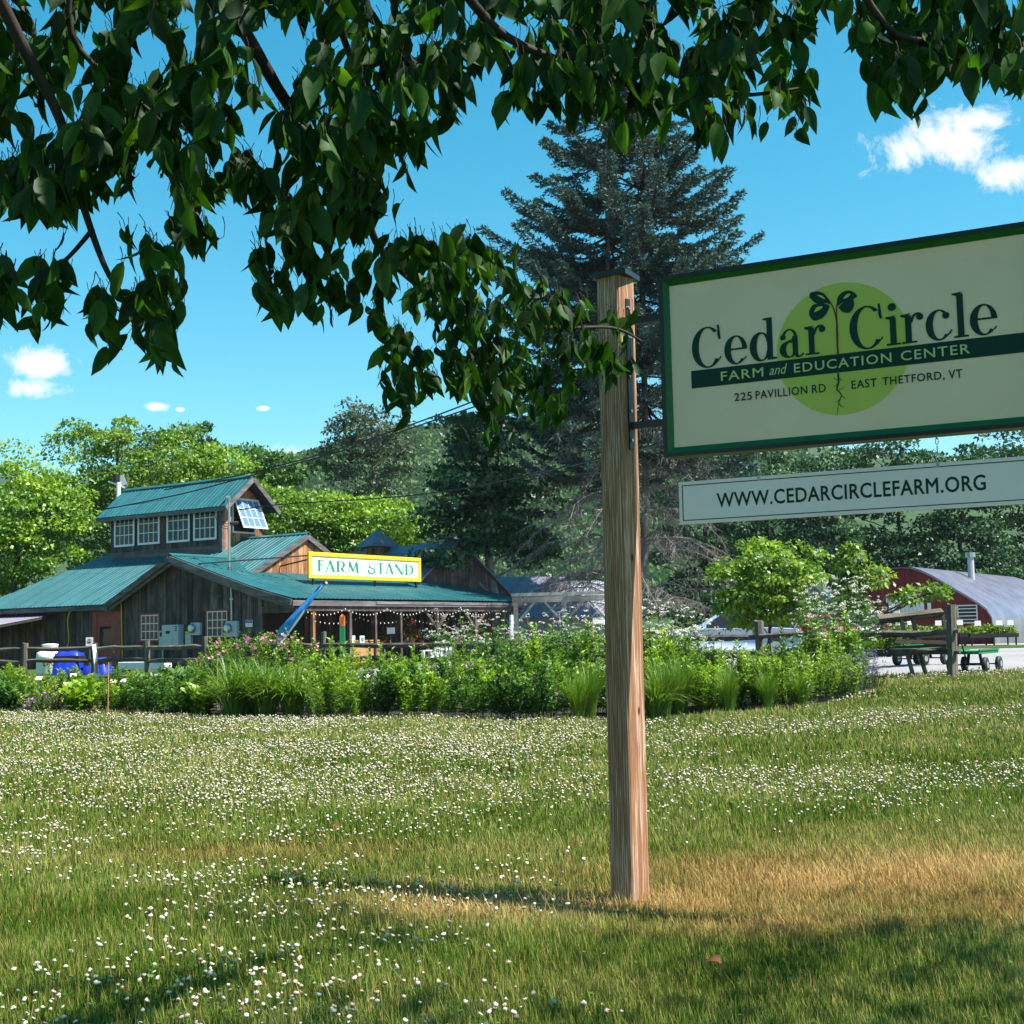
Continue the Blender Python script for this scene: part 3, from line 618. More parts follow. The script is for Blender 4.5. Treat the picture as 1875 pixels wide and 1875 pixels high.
    for a, b in (((1534, 694), (1524, 690)), ((1532, 702), (1524, 706)), ((1534, 712), (1546, 706)), ((1538, 722), (1549, 728)), ((1536, 730), (1527, 735)), ((1534, 690), (1544, 695)), ((1535, 738), (1545, 745))):
        m_ = ((a[0] + b[0]) / 2, (a[1] + b[1]) / 2 + 2); s = smooth([P(*a), P(*m_), P(*b)], 4); G.stroke(I, s, [.003 * (1 - i / len(s)) + .0008 for i in range(len(s))])
    G.build('seedling_root', M['ink'], panel)
    # the hanging name board
    h0 = suv(1238, 882)[0]; hzt = suv(1238, 882)[1]; hzb = suv(1238, 960)[1]; h1 = 2.10
    b = empty('hanging_sign', POST, TH, 'white web address board hanging on hooks under the cream farm sign', 'sign')
    bd = MB().box(h0, h1, -.009, .009, hzb, hzt).build('board', M['sign_white'], b)
    Yb = -.0096; ins = .018; wl = .0045
    G = Glyphs(Yb - .0008)
    for q in ((h0 + ins, hzb + ins, h1 - ins, hzb + ins + wl), (h0 + ins, hzt - ins - wl, h1 - ins, hzt - ins), (h0 + ins, hzb + ins, h0 + ins + wl, hzt - ins), (h1 - ins - wl, hzb + ins, h1 - ins, hzt - ins)): G.rect(I, *q)
    G.build('border_line', M['ink'], bd)
    hz2 = suv(1310, 897)[1] - suv(1310, 924)[1]; zc2 = (hzt + hzb) / 2 + .002
    text_obj('lettering', 'WWW.CEDARCIRCLEFARM.ORG', M['ink'], bd, suv(1308, 912)[0], suv(1803, 884)[0], zc2 - hz2 / 2, zc2 + hz2 / 2, Yb - .001, .018, space=1.06)
    for px in (1385, 1715):
        s = suv(px, 860)[0]; mb = MB()
        mb.tube([(s, 0, ZB + .001), (s, 0, ZB - .018)], .0028, 6)
        for k, zc3 in enumerate(np.linspace(ZB - .026, hzt - .012, 4)):
            pts = [(s + (.007 * math.cos(a) if k % 2 == 0 else 0), (.007 * math.cos(a) if k % 2 else 0), zc3 + .017 * math.sin(a)) for a in np.linspace(0, 2 * math.pi, 11)]
            mb.tube(pts, .0022, 5, False)
        mb.box(s - .007, s + .007, -.0115, .0115, hzt - .022, hzt + .003)
        mb.build('hook_chain', M['steel'], b)
build_sign()
# ------------------------------------------------------------------ the farm stand
HC = Vector((at(535, 1160, 46).x, 46, 0)); HA = math.atan2(.836, .548)
E1 = Vector((math.cos(HA), math.sin(HA), 0)); E2 = Vector((-math.sin(HA), math.cos(HA), 0))
def hp(px, py, p0):            # picture point -> (q, z) on the barn plane p = p0
    d = ray(px, py); o = Vector((0, 0, CAMZ)) - HC - E1 * p0; w = o - d * (o.dot(E1) / d.dot(E1)); return w.dot(E2), w.z
def hq(px, py, q0):            # picture point -> (p, z) on the barn plane q = q0
    d = ray(px, py); o = Vector((0, 0, CAMZ)) - HC - E2 * q0; w = o - d * (o.dot(E2) / d.dot(E2)); return w.dot(E1), w.z
def H(p, q, z): return HC + E1 * p + E2 * q + Vector((0, 0, z))
GZ = .40
WINGP = [(0, 2.78), (1.6, 3.17), (3.56, 3.77), (6.08, 4.57), (9.55, 2.92)]
def wing_z(q): return float(np.interp(q, [a for a, _ in WINGP], [b for _, b in WINGP]))
def main_z(p): return 2.88 + (5.50 - 2.88) * p / 5.15

def panels(parent, S, u0, u1, vlo, vhi, m, nv=3, pw=.915, sp=.229, rh=.022):
    u = u0
    while u < u1 - 1e-3:
        ub = min(u + pw, u1 - .0); cs = []; k = 0
        while u + k * sp < ub - .03:
            a = u + k * sp; cs += [(a, 0 if k else .004), (a + .022, rh), (a + .05, rh), (a + .072, 0)]; k += 1
        cs.append((ub + .012, -.001))
        vs = []
        for uu, hh in cs:
            a, b = vlo(uu), max(vhi(uu), vlo(uu) + .02)
            for j in range(nv + 1):
                P_ = S(uu, a + (b - a) * j / nv); vs.append((P_[0], P_[1], P_[2] + hh + .02))
        n = nv + 1
        fs = [(i * n + j, (i + 1) * n + j, (i + 1) * n + j + 1, i * n + j + 1) for i in range(len(cs) - 1) for j in range(nv)]
        MB().add(vs, fs).build('roof_panel', m, parent); u = ub
def boards(parent, fn, u0, u1, zlo, zhi, m, w=.27, depth=.024, seed=1, holes=()):
    """upright boards; fn(u, z, t) -> local point, t is the distance out from the wall"""
    r = random.Random(seed); u = u0
    while u < u1 - .03:
        ub = min(u + w * r.uniform(.8, 1.25), u1)
        if u1 - ub < .08: ub = u1
        spans = [(None, None)]
        for (a, b, z0, z1) in holes:
            if ub > a + .05 and u < b - .05: spans = [(None, z0), (z1, None)]
        t0 = r.uniform(0, .008)
        for lo, hi in spans:
            z0a = zlo(u) if lo is None else lo; z0b = zlo(ub) if lo is None else lo; z1a = zhi(u) if hi is None else hi; z1b = zhi(ub) if hi is None else hi
            if z1a - z0a < .05 and z1b - z0b < .05: continue
            pts = [(u + .005, z0a), (ub - .005, z0b), (ub - .005, z1b), (u + .005, z1a)]
            MB().prism(pts, fn, t0, t0 + depth).build('wall_board', m, parent)
        u = ub

def build_window(root, fn, u0, u1, z0, z1, mframe, mglass, nx=4, nz=3, fw=.07, mw=.022, out=.06, sill=None, casing=None):
    """fn(u, z, t); a sash with muntins and a pane behind them"""
    mb = MB(); t0, t1 = .030, out
    def bx(a, b, c, d, ta, tb): mb.prism([(a, c), (b, c), (b, d), (a, d)], fn, ta, tb)
    bx(u0, u1, z0, z0 + fw, t0, t1); bx(u0, u1, z1 - fw, z1, t0, t1); bx(u0, u0 + fw, z0 + fw, z1 - fw, t0, t1); bx(u1 - fw, u1, z0 + fw, z1 - fw, t0, t1)
    iu0, iu1, iz0, iz1 = u0 + fw, u1 - fw, z0 + fw, z1 - fw
    for i in range(1, nx): c = iu0 + (iu1 - iu0) * i / nx; bx(c - mw / 2, c + mw / 2, iz0, iz1, t0 + .006, t1 - .012)
    for j in range(1, nz): c = iz0 + (iz1 - iz0) * j / nz; bx(iu0, iu1, c - mw / 2, c + mw / 2, t0 + .004, t1 - .010)
    w = mb.build('window', mframe, root)
    MB().prism([(iu0, iz0), (iu1, iz0), (iu1, iz1), (iu0, iz1)], fn, .030, .036).build('pane', mglass, w)
    if casing:
        mb = MB(); c = .07
        bx(u0 - c, u1 + c, z1, z1 + c, t0, t1 + .012); bx(u0 - c, u0, z0, z1, t0, t1 + .012); bx(u1, u1 + c, z0, z1, t0, t1 + .012)
        mb.build('casing', casing, w)
    if sill:
        mb = MB(); bx(u0 - .10, u1 + .10, z0 - .07, z0, t0, out + .09); mb.build('sill', sill, w)
    return w

def build_barn():
    root = empty('farm_stand_barn', (HC.x, HC.y, 0), HA, 'weathered board barn with green metal roof, long roof cupola and open porch', 'barn')
    # ---- walls
    wp = .45                                           # front wall plane p
    prof = [(1.85, GZ - .3), (1.85, wing_z(1.85) - .12), (3.56, wing_z(3.56) - .12), (6.08, wing_z(6.08) - .12), (9.45, wing_z(9.45) - .12), (9.46, 2.80), (17.6, 2.80), (17.6, GZ - .3)]
    wall = MB().prism(prof, lambda u, v, t: (wp + .05 + t, u, v), 0, .12).build('front_wall', M['inside'], root)
    F_front = lambda u, z, t: (wp + .05 - t, u, z)
    dq0, dz1 = hp(222, 1112, wp); dq1 = hp(170, 1112, wp)[0]; dz1 = hp(196, 1111, wp)[1]
    win = []
    for (a, b, c, d) in ((258, 290, 1126, 1172), (379, 416, 1119, 1166)):
        q1, z1 = hp(a, c, wp); q0, z0 = hp(b, d, wp); zt_ = hp((a + b) / 2, (c + c) / 2, wp)[1]; zb_ = hp((a + b) / 2, d, wp)[1]; win.append((q0, q1, zb_, zt_))
    holes = [(dq0, dq1, GZ, dz1)] + win
    boards(wall, F_front, 1.85, 9.46, lambda u: GZ - .3, lambda u: wing_z(u) - .14, M['barn_board'], .30, seed=2, holes=holes)
    boards(wall, F_front, 9.46, 17.6, lambda u: GZ - .3, lambda u: 2.78, M['barn_board'], .30, seed=3, holes=holes)
    for (q0, q1, z0, z1) in win:
        build_window(root, F_front, q0, q1, z0, z1, M['white_paint'], M['glass_dark'], 4, 3, .035, .03, .052, M['red_paint'], M['red_paint'])
    # door: wide red casing, panelled leaf with a dark upper light
    d0, d1 = dq0 + .26, dq1 - .26; dm = MB()
    def bx(mb, a, b, c, d, ta, tb): mb.prism([(a, c), (b, c), (b, d), (a, d)], F_front, ta, tb)
    bx(dm, dq0, d0, GZ, dz1, .02, .075); bx(dm, d1, dq1, GZ, dz1, .02, .0755); bx(dm, d0, d1, dz1 - .24, dz1, .02, .075)
    cas = dm.build('door_casing', M['red_paint'], root)
    lf = MB(); zt_ = dz1 - .24; st = .15; zl0, zl1 = hp(196, 1189, wp)[1], hp(196, 1147, wp)[1]
    bx(lf, d0 + .01, d0 + st, GZ + .03, zt_, .02, .055); bx(lf, d1 - st, d1 - .01, GZ + .03, zt_, .02, .055)
    bx(lf, d0 + st, d1 - st, zl1, zt_, .02, .055); bx(lf, d0 + st, d1 - st, zl0 - .16, zl0, .02, .055); bx(lf, d0 + st, d1 - st, GZ + .03, GZ + .22, .02, .055); bx(lf, d0 + st, d1 - st, GZ + .22, zl0 - .16, .02, .040)
    leaf = lf.build('door', M['red_paint'], root)
    mb = MB(); bx(mb, d0 + st, d1 - st, zl0, zl1, .022, .030); mb.build('pane', M['glass_dark'], leaf)
    mb = MB(); mb.tube([F_front(d0 + .09, zl0 - .1, .055), F_front(d0 + .09, zl0 - .1, .10)], .028, 8); mb.build('handle', M['steel'], leaf)
    # ---- roof
    deck = MB(); rp = [(a, b - .045) for a, b in WINGP]; deck.prism(rp + [(a, b - .11) for a, b in reversed(rp)], lambda u, v, t: (t, u, v), .02, 14.85)
    roof = deck.build('wing_roof', M['inside'], root)
    panels(roof, lambda u, v: (u, v, wing_z(v)), 0.0, 14.9, lambda u: -.06, lambda u: 6.08, M['roof_green'], 6)
    panels(roof, lambda u, v: (u, v, wing_z(v)), 0.0, 6.4, lambda u: 9.60, lambda u: 9.60, M['roof_green'], 2) if False else None
    S2 = lambda u, v: (u, 9.60 - v, wing_z(9.60 - v)); panels(roof, S2, 0.0, 6.4, lambda u: 0, lambda u: 3.52, M['roof_green'], 2)
    MB().prism([(5.93, 4.535), (6.08, 4.60), (6.23, 4.52), (6.23, 4.55), (6.08, 4.635), (5.93, 4.565)], lambda u, v, t: (t, u, v + .03), -.02, 14.9).build('ridge_cap', M['roof_green'], roof)
    mdeck = MB(); a = [(.62, 9.9), (.1, 9.9), (.1, 17.9), (5.15, 14.6), (5.15, 3.95), (.62, 3.95)]
    mdeck.add([(p, q, main_z(p) - .02) for p, q in a] + [(p, q, main_z(p) - .10) for p, q in a], [(0, 1, 2, 3, 4, 5)[::-1], (6, 7, 8, 9, 10, 11)] + [(i, (i + 1) % 6, 6 + (i + 1) % 6, 6 + i) for i in range(6)])
    mroof = mdeck.build('main_roof', M['inside'], root)
    vh = lambda u: 5.15 if u < 14.6 else max(0.0, 5.15 * (18.05 - u) / (18.05 - 14.6))
    panels(mroof, lambda u, v: (v, u, main_z(v)), 9.62, 18.05, lambda u: -.06, vh, M['roof_green'], 2)
    panels(mroof, lambda u, v: (v, u, main_z(v)), 3.87, 9.62, lambda u: .62, lambda u: 5.15, M['roof_green'], 2)
    panels(mroof, lambda u, v: (10.3 - v, u, main_z(v)), 3.87, 14.6, lambda u: -.06, lambda u: 5.15, M['roof_green'], 1)
    MB().add([(-.06, 18.05, 2.86), (10.36, 18.05, 2.86), (5.15, 14.6, 5.52)], [(0, 1, 2)]).build('hip_roof', M['roof_green'], mroof)
    MB().prism([(5.0, 5.44), (5.15, 5.51), (5.30, 5.44), (5.30, 5.47), (5.15, 5.545), (5.0, 5.47)], lambda u, v, t: (u, t, v + .035), 3.85, 14.6).build('ridge_cap', M['roof_green'], mroof)
    # sunlit gable of the main barn rising out of the wing roof
    gq = 4.0
    gw = MB().prism([(.9, main_z(.9) - .1), (5.15, main_z(5.15) - .12), (9.4, main_z(.9) - .1), (9.4, 2.6), (.9, 2.6)], lambda u, v, t: (u, gq + t, v), .03, .12).build('gable_wall', M['inside'], root)
    boards(gw, lambda u, z, t: (u, gq + .03 - t, z), 1.0, 9.3, lambda u: 3.6, lambda u: main_z(min(u, 10.3 - u)) - .13, M['barn_warm'], .24, seed=5)
    def rake(a, b, w=.035, h=.20, m=None, nm='rake_board'):
        MB().bar(a, b, w, h).build(nm, m or M['trim_grey_y'], root)
    rake((.3, 3.88, main_z(.3) - .10), (5.15, 3.88, main_z(5.15) - .10), m=M['trim_grey']); rake((10.0, 3.88, main_z(.3) - .10), (5.16, 3.88, main_z(5.15) - .10), m=M['trim_grey'])
    # rake boards of the front gable: an outer and an inner board each
    q_ = [0.0, 1.6, 3.56, 6.08]
    for a, b in zip(q_[:-1], q_[1:]):
        rake((-.03, a, wing_z(a) - .12), (-.03, b, wing_z(b) - .12), .05, .21); rake((.10, a, wing_z(a) - .26), (.10, b, wing_z(b) - .26), .05, .16)
    rake((-.03, 6.085, wing_z(6.08) - .12), (-.03, 9.62, wing_z(9.55) - .15), .05, .21); rake((.10, 6.085, wing_z(6.08) - .26), (.10, 9.62, wing_z(9.55) - .28), .05, .16)
    MB().box(-.05, .45, 9.45, 9.75, 2.62, 2.79).build('eave_return', M['trim_grey'], root)
    MB().box(-.04, .0, 9.76, 18.0, 2.66, 2.83).build('fascia', M['trim_grey_y'], root)
    MB().box(.0, .48, 9.76, 18.0, 2.66, 2.69).build('soffit', M['inside'], root)
    MB().box(.0, 14.9, -.05, -.01, 2.54, 2.73).build('fascia', M['trim_grey'], root)
    MB().box(4.5, 14.9, -.075, -.052, 2.62, 2.70).build('gutter_board', M['trim_grey'], root)
    # ---- porch: end beam, header, inner wall, posts and braces
    MB().box(.46, .60, .05, 1.84, 2.32, 2.56).build('end_beam', M['barn_board'], root)
    boards(root, lambda u, z, t: (.45 - t, u, z), .1, 1.85, lambda u: 2.56, lambda u: wing_z(u) - .14, M['barn_board'], .28, seed=9)
    MB().box(.2, 14.7, .02, .16, 2.36, 2.535).build('porch_beam', M['barn_board'], root)
    pw = MB(); pw.box(.6, 13.6, 2.9, 3.0, GZ - .2, 3.3); pwall = pw.build('porch_wall', M['inside'], root)
    boards(pwall, lambda u, z, t: (u, 2.9 - t, z), .7, 13.6, lambda u: GZ - .2, lambda u: 3.2, M['barn_board'], .3, seed=12, holes=[(1.4, 3.6, GZ, 2.5), (6.2, 7.4, GZ, 2.4)])
    MB().box(.3, 14.9, -.1, 3.0, GZ - .3, GZ - .04).build('porch_floor', M['trim_grey'], root)
    for px, w_, m in ((573, .12, 'barn_warm'), (640, .13, 'barn_board'), (687, .10, 'barn_board'), (733, .12, 'barn_board'), (800, .13, 'barn_board'), (870, .13, 'barn_board'), (935, .15, 'trim_grey')):
        p_ = hq(px, 1150, .1)[0]; MB().box(p_ - w_ / 2, p_ + w_ / 2, .10 - w_ / 2, .10 + w_ / 2, GZ - .1, 2.36).build('porch_post', M[m], root)
        if px > 780:
            for s in (-1, 1): MB().bar((p_ + s * .07, .10, 1.72), (p_ + s * .75, .10, 2.36), .09, .10).build('brace', M['barn_board'], root)
    # ---- the long cupola on the ridge
    c0, c1 = hp(407, 950, 4.0)[0], hp(204, 960, 4.0)[0]; P0, P1 = 4.0, 6.3; ze, zr, zb = 7.03, 8.0, 4.85; pm = (P0 + P1) / 2
    prof = [(P0, zb), (P0, ze), (pm, zr - .12), (P1, ze), (P1, zb)]
    body = MB().prism(prof, lambda u, v, t: (u, t, v), c0, c1).build('cupola', M['inside'], root)
    F_c = lambda u, z, t: (P0 - t, u, z); F_e = lambda u, z, t: (u, c0 - t, z)
    wz = []
    for (a, b, t_, u_) in ((211, 248, 942, 1001), (254, 294, 937, 997), (307, 349, 931, 993), (356, 398, 926, 989)):
        qa, za_ = hp(b, t_, P0); qb, zb_ = hp(a, u_, P0); zc_ = hp((a + b) / 2, t_, P0)[1]; zd_ = hp((a + b) / 2, u_, P0)[1]; wz.append((qa, qb, zd_, zc_))
    boards(body, F_c, c0, c1, lambda u: zb, lambda u: ze - .02, M['barn_board'], .22, seed=21, holes=wz)
    boards(body, F_e, P0, P1, lambda u: zb, lambda u: (ze + (zr - ze) * (1 - abs(u - pm) / (pm - P0))) - .16, M['barn_warm'], .24, seed=22)
    for (q0, q1, z0, z1) in wz: build_window(root, F_c, q0, q1, z0, z1, M['white_paint'], M['glass_dark'], 4, 3, .085, .030, .07)
    MB().box(P0 - .05, P0 - .034, c0 - .02, c1, zb, zb + .36).build('apron_board', M['trim_grey_y'], root)
    MB().box(P0 - .06, P0 + .08, c0 - .05, c0 + .09, zb + .1, ze).build('corner_board', M['trim_grey'], root)
    # cupola roof
    oh, eo = .38, .62; sl = (zr - ze) / (pm - P0)
    cz_ = lambda v: zr - sl * abs(v - pm) + .03
    cdeck = MB().prism([(P0 - oh, cz_(P0 - oh) - .03), (pm, cz_(pm) - .03), (P1 + oh, cz_(P1 + oh) - .03), (P1 + oh, cz_(P1 + oh) - .09), (pm, cz_(pm) - .09), (P0 - oh, cz_(P0 - oh) - .09)], lambda u, v, t: (u, t, v), c0 - eo + .02, c1 + .5).build('cupola_roof', M['inside'], root)
    panels(cdeck, lambda u, v: (v, u, cz_(v)), c0 - eo, c1 + .52, lambda u: P0 - oh - .04, lambda u: pm, M['roof_green'], 1)
    panels(cdeck, lambda u, v: (P1 + P0 - v, u, cz_(v)), c0 - eo, c1 + .52, lambda u: P0 - oh - .04, lambda u: pm, M['roof_green'], 1)
    MB().prism([(pm - .14, cz_(pm) - .06), (pm, cz_(pm) + .04), (pm + .14, cz_(pm) - .06), (pm + .14, cz_(pm) - .02), (pm, cz_(pm) + .075), (pm - .14, cz_(pm) - .02)], lambda u, v, t: (u, t, v + .01), c0 - eo, c1 + .52).build('ridge_cap', M['roof_green'], cdeck)
    for s in (0, 1):
        a = (P0 - oh - .02, c0 - eo, cz_(P0 - oh) - .13) if s == 0 else (P1 + oh + .02, c0 - eo, cz_(P1 + oh) - .13)
        rake(a, (pm + (.0 if s == 0 else .002), c0 - eo, cz_(pm) - .12), .045, .18, M['trim_grey'])
    MB().box(P0 - oh - .03, P0 - oh + .01, c0 - eo, c1 + .5, cz_(P0 - oh) - .20, cz_(P0 - oh) - .035).build('fascia', M['trim_grey_y'], root)
    # window in the cupola's gable end: black sheet standing in for the shaded inside, white casing, sash propped open at the bottom
    pa, za_ = hq(424, 914, c0); pb = hq(466, 914, c0)[0]; z1 = hq(445, 913, c0)[1]; z0 = hq(445, 977, c0)[1]
    pa, pb = max(pa, P0 + .22), min(pb, P1 - .35)
    mb = MB(); fr = .07
    for q in ((pa, pb, z0, z0 + fr), (pa, pb, z1 - fr, z1), (pa, pa + fr, z0 + fr, z1 - fr), (pb - fr, pb, z0 + fr, z1 - fr)):
        mb.prism([(q[0], q[2]), (q[1], q[2]), (q[1], q[3]), (q[0], q[3])], F_e, .03, .06)
    w = mb.build('open_window', M['white_paint'], root)
    MB().prism([(pa + fr, z0 + fr), (pb - fr, z0 + fr), (pb - fr, z1 - fr), (pa + fr, z1 - fr)], F_e, .031, .036).build('opening', M['black'], w)
    ang = rad(24); hh = z1 - z0 - .08
    Fs = lambda u, v, t: (u, c0 - .075 - math.sin(ang) * v - math.cos(ang) * t, z1 - .03 - math.cos(ang) * v + math.sin(ang) * t)
    mb = MB(); s0, s1 = pa + .02, pb + .12
    def sb(a, b, c, d, t0, t1): mb.prism([(a, c), (b, c), (b, d), (a, d)], Fs, t0, t1)
    sb(s0, s1, 0, .07, 0, .04); sb(s0, s1, hh - .07, hh, 0, .04); sb(s0, s0 + .07, .07, hh - .07, 0, .04); sb(s1 - .07, s1, .07, hh - .07, 0, .04)
    for i in (1, 2, 3): c = s0 + .07 + (s1 - s0 - .14) * i / 4; sb(c - .014, c + .014, .07, hh - .07, .012, .036)
    for j in (1, 2): c = .07 + (hh - .14) * j / 3; sb(s0 + .07, s1 - .07, c - .014, c + .014, .012, .034)
    sash = mb.build('sash', M['white_paint'], w)
    mb = MB(); sb2 = mb.prism([(s0 + .07, .07), (s1 - .07, .07), (s1 - .07, hh - .07), (s0 + .07, hh - .07)], Fs, .006, .010); 
    # ---- small lean-to on the left
    qa, qb = 13.2, 19.5
    lt = MB().add([(wp, qa, 2.55), (-2.3, qa, 2.12), (-2.3, qb, 2.12), (wp, qb, 2.55), (wp, qa, 2.47), (-2.3, qa, 2.04), (-2.3, qb, 2.04), (wp, qb, 2.47)], [(0, 1, 2, 3), (7, 6, 5, 4), (0, 4, 5, 1), (1, 5, 6, 2), (2, 6, 7, 3), (3, 7, 4, 0)]).build('lean_to_roof', M['inside'], root)
    panels(lt, lambda u, v: (wp - v, u, 2.55 - .1565 * v), qa, qb, lambda u: -.0, lambda u: 2.80, M['roof_grey'], 1)
    MB().box(-2.36, -2.31, qa, qb, 1.98, 2.12).build('fascia', M['trim_grey_y'], root)
    for q in (qa + .3,): MB().box(-2.2, -2.06, q, q + .14, GZ - .3, 2.06).build('porch_post', M['barn_board'], root)
    return root, mb.build('pane', M['glass_sky_paint'], sash)
BARN, _ = build_barn()

# ------------------------------------------------------------------ FARM STAND sign board
def build_farm_sign():
    q0 = 2.35; zf = lambda px, py: hq(px, py, q0)
    p0, zt0 = zf(562, 1010); p1, zt1 = zf(768, 1022); zb0 = zf(562, 1059)[1]; zt, zb = (zt0 + zt1) / 2, (zb0 + zf(768, 1066)[1]) / 2
    root = empty('farm_stand_sign', (HC.x, HC.y, 0), HA, 'yellow framed white FARM STAND board standing on the green roof', 'sign')
    F = lambda u, z, t: (u, q0 - t, z)
    f = .16
    for a, b, c, d in ((p0, p1, zb, zb + f), (p0, p1, zt - f, zt), (p0, p0 + f, zb + f, zt - f), (p1 - f, p1, zb + f, zt - f)):
        MB().prism([(a, c), (b, c), (b, d), (a, d)], F, 0, .09).build('frame_board', M['yellow'], root, bevel=.02)
    pm = (p0 + p1) / 2 + .1; z0, z1 = zb + f, zt - f
    pn = MB().prism([(p0 + f, z0), (pm - .006, z0), (pm - .006, z1), (p0 + f, z1)], F, .0, .05).build('panel', M['white_paint'], root)
    pn2 = MB().prism([(pm + .006, z0), (p1 - f, z0), (p1 - f, z1), (pm + .006, z1)], F, .0, .05).build('panel', M['white_paint'], root)
    m = m_plain('sign_lettering', (.01, .20, .10), .5, 0, .1, 5)
    Yl = q0 - .053
    def word(w, a, b, zlo, zhi, parent):
        W = {'F': .62, 'A': .82, 'R': .92, 'M': .98, 'S': .74, 'T': .72, 'N': .92, 'D': .92}; s = (b - a) / sum(W[c] for c in w); X = a; hgt = zhi - zlo
        for c in w:
            G = Glyphs(Yl); T = lambda u, v, X=X: (X + u * s, zlo + v * hgt); th, tn = .19, .085
            if c == 'F': G.rect(T, .10, 0, .10 + th, 1); G.rect(T, .02, .95, .60, 1.02); G.rect(T, .2, .58, .48, .64); G.rect(T, .0, 0, .36, .05); G.rect(T, .55, .86, .60, 1.0); G.rect(T, .45, .52, .49, .70)
            if c == 'A': G.stroke(T, [(.10, 0), (.42, 1.02)], tn); G.stroke(T, [(.38, 1.02), (.70, 0)], th); G.rect(T, .2, .26, .60, .31); G.rect(T, .0, 0, .22, .04); G.rect(T, .56, 0, .84, .04)
            if c == 'R': G.rect(T, .10, 0, .10 + th, 1); G.ring(T, .42, .68, .34, .34, th, .06, -95, 120, 22); G.stroke(T, smooth([(.46, .36), (.62, .12), (.78, .0), (.95, .02)]), [th] * 7 + [.08] * 6 + [.05] * 6); G.rect(T, .0, 0, .34, .04); G.rect(T, .05, .95, .45, 1.0)
            if c == 'M': G.stroke(T, [(.14, 0), (.20, 1.0)], tn); G.stroke(T, [(.17, 1.0), (.48, .12)], th); G.stroke(T, [(.48, .10), (.76, 1.0)], tn); G.stroke(T, [(.76, 1.0), (.84, 0)], th); G.rect(T, .03, 0, .25, .04); G.rect(T, .70, 0, .98, .04)
            if c == 'S': G.ring(T, .36, .74, .26, .28, .06, .06, 20, 200, 20); G.stroke(T, smooth([(.12, .72), (.22, .55), (.45, .45), (.60, .30), (.55, .10), (.33, -.02), (.12, .06), (.06, .22), (.16, .32)]), .13); G.disc(T, .58, .84, .06)
            if c == 'T': G.rect(T, .28, 0, .28 + th, 1); G.rect(T, .0, .95, .70, 1.02); G.rect(T, .0, .84, .04, 1.0); G.rect(T, .66, .84, .70, 1.0); G.rect(T, .16, 0, .56, .04)
            if c == 'N': G.rect(T, .12, 0, .18, 1); G.stroke(T, [(.12, 1.0), (.74, 0)], th); G.rect(T, .72, 0, .78, 1); G.rect(T, .02, 0, .30, .04); G.rect(T, .62, .96, .90, 1.0)
            if c == 'D': G.rect(T, .10, 0, .10 + th, 1); G.ring(T, .26, .5, .58, .52, th, .06, -98, 98, 26); G.rect(T, .0, .0, .30, .05); G.rect(T, .0, .95, .30, 1.0)
            G.build('letter', m, parent); X += W[c] * s
    hz0, hz1 = z0 + (z1 - z0) * .17, z0 + (z1 - z0) * .80
    a = zf(578, 1035)[0]; b = zf(656, 1040)[0]; word('FARM', a, b, hz0, hz1, pn)
    a = zf(671, 1040)[0]; b = zf(757, 1045)[0]; word('STAND', a, b, hz0, hz1, pn2)
    for p in (p0 + .3, pm + .4, p1 - .3):
        MB().bar((p, q0 - .03, wing_z(q0) + .0), (p, q0 - .03, zb + .01), .07, .05).build('foot', M['black_metal'], root)
        MB().bar((p, q0 + .04, zt - .25), (p, q0 + 2.2, wing_z(q0 + 2.2) + .03), .05, .05).build('stay', M['black_metal'], root)
    MB().bar((p0 + .1, q0 + .03, zt - .14), (p0 - 3.2, q0 + 2.4, wing_z(q0 + 2.4) + .06), .05, .05).build('stay', M['black_metal'], root)
build_farm_sign()
# ------------------------------------------------------------------ trees
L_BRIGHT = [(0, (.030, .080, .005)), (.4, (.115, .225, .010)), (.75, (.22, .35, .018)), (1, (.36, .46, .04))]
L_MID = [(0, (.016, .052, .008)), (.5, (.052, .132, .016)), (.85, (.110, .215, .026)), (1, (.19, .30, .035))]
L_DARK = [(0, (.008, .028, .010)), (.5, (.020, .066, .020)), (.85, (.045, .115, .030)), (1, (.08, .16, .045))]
L_GREY = [(0, (.020, .036, .020)), (.5, (.055, .085, .045)), (.85, (.10, .135, .075)), (1, (.16, .18, .11))]
M['leaf_bright'] = m_leaf('leaf_bright', L_BRIGHT, .34)
M['leaf_mid'] = m_leaf('leaf_mid', L_MID, .3)
M['leaf_dark'] = m_leaf('leaf_dark', L_DARK, .28)
M['leaf_grey'] = m_leaf('leaf_grey', L_GREY, .25)
M['needle'] = m_leaf('needle', [(0, (.014, .032, .026)), (.5, (.048, .095, .080)), (.85, (.11, .18, .16)), (1, (.19, .27, .245))], .12, gloss=.05, tcol=(1, 1.1, .8))
M['leaf_near'] = m_leaf('leaf_near', [(0, (.008, .026, .004)), (.4, (.024, .076, .008)), (.75, (.066, .165, .013)), (1, (.15, .29, .02))], .45, rough=.55, gloss=.035, objrand=.35, tcol=(1.3, 1.5, .4))

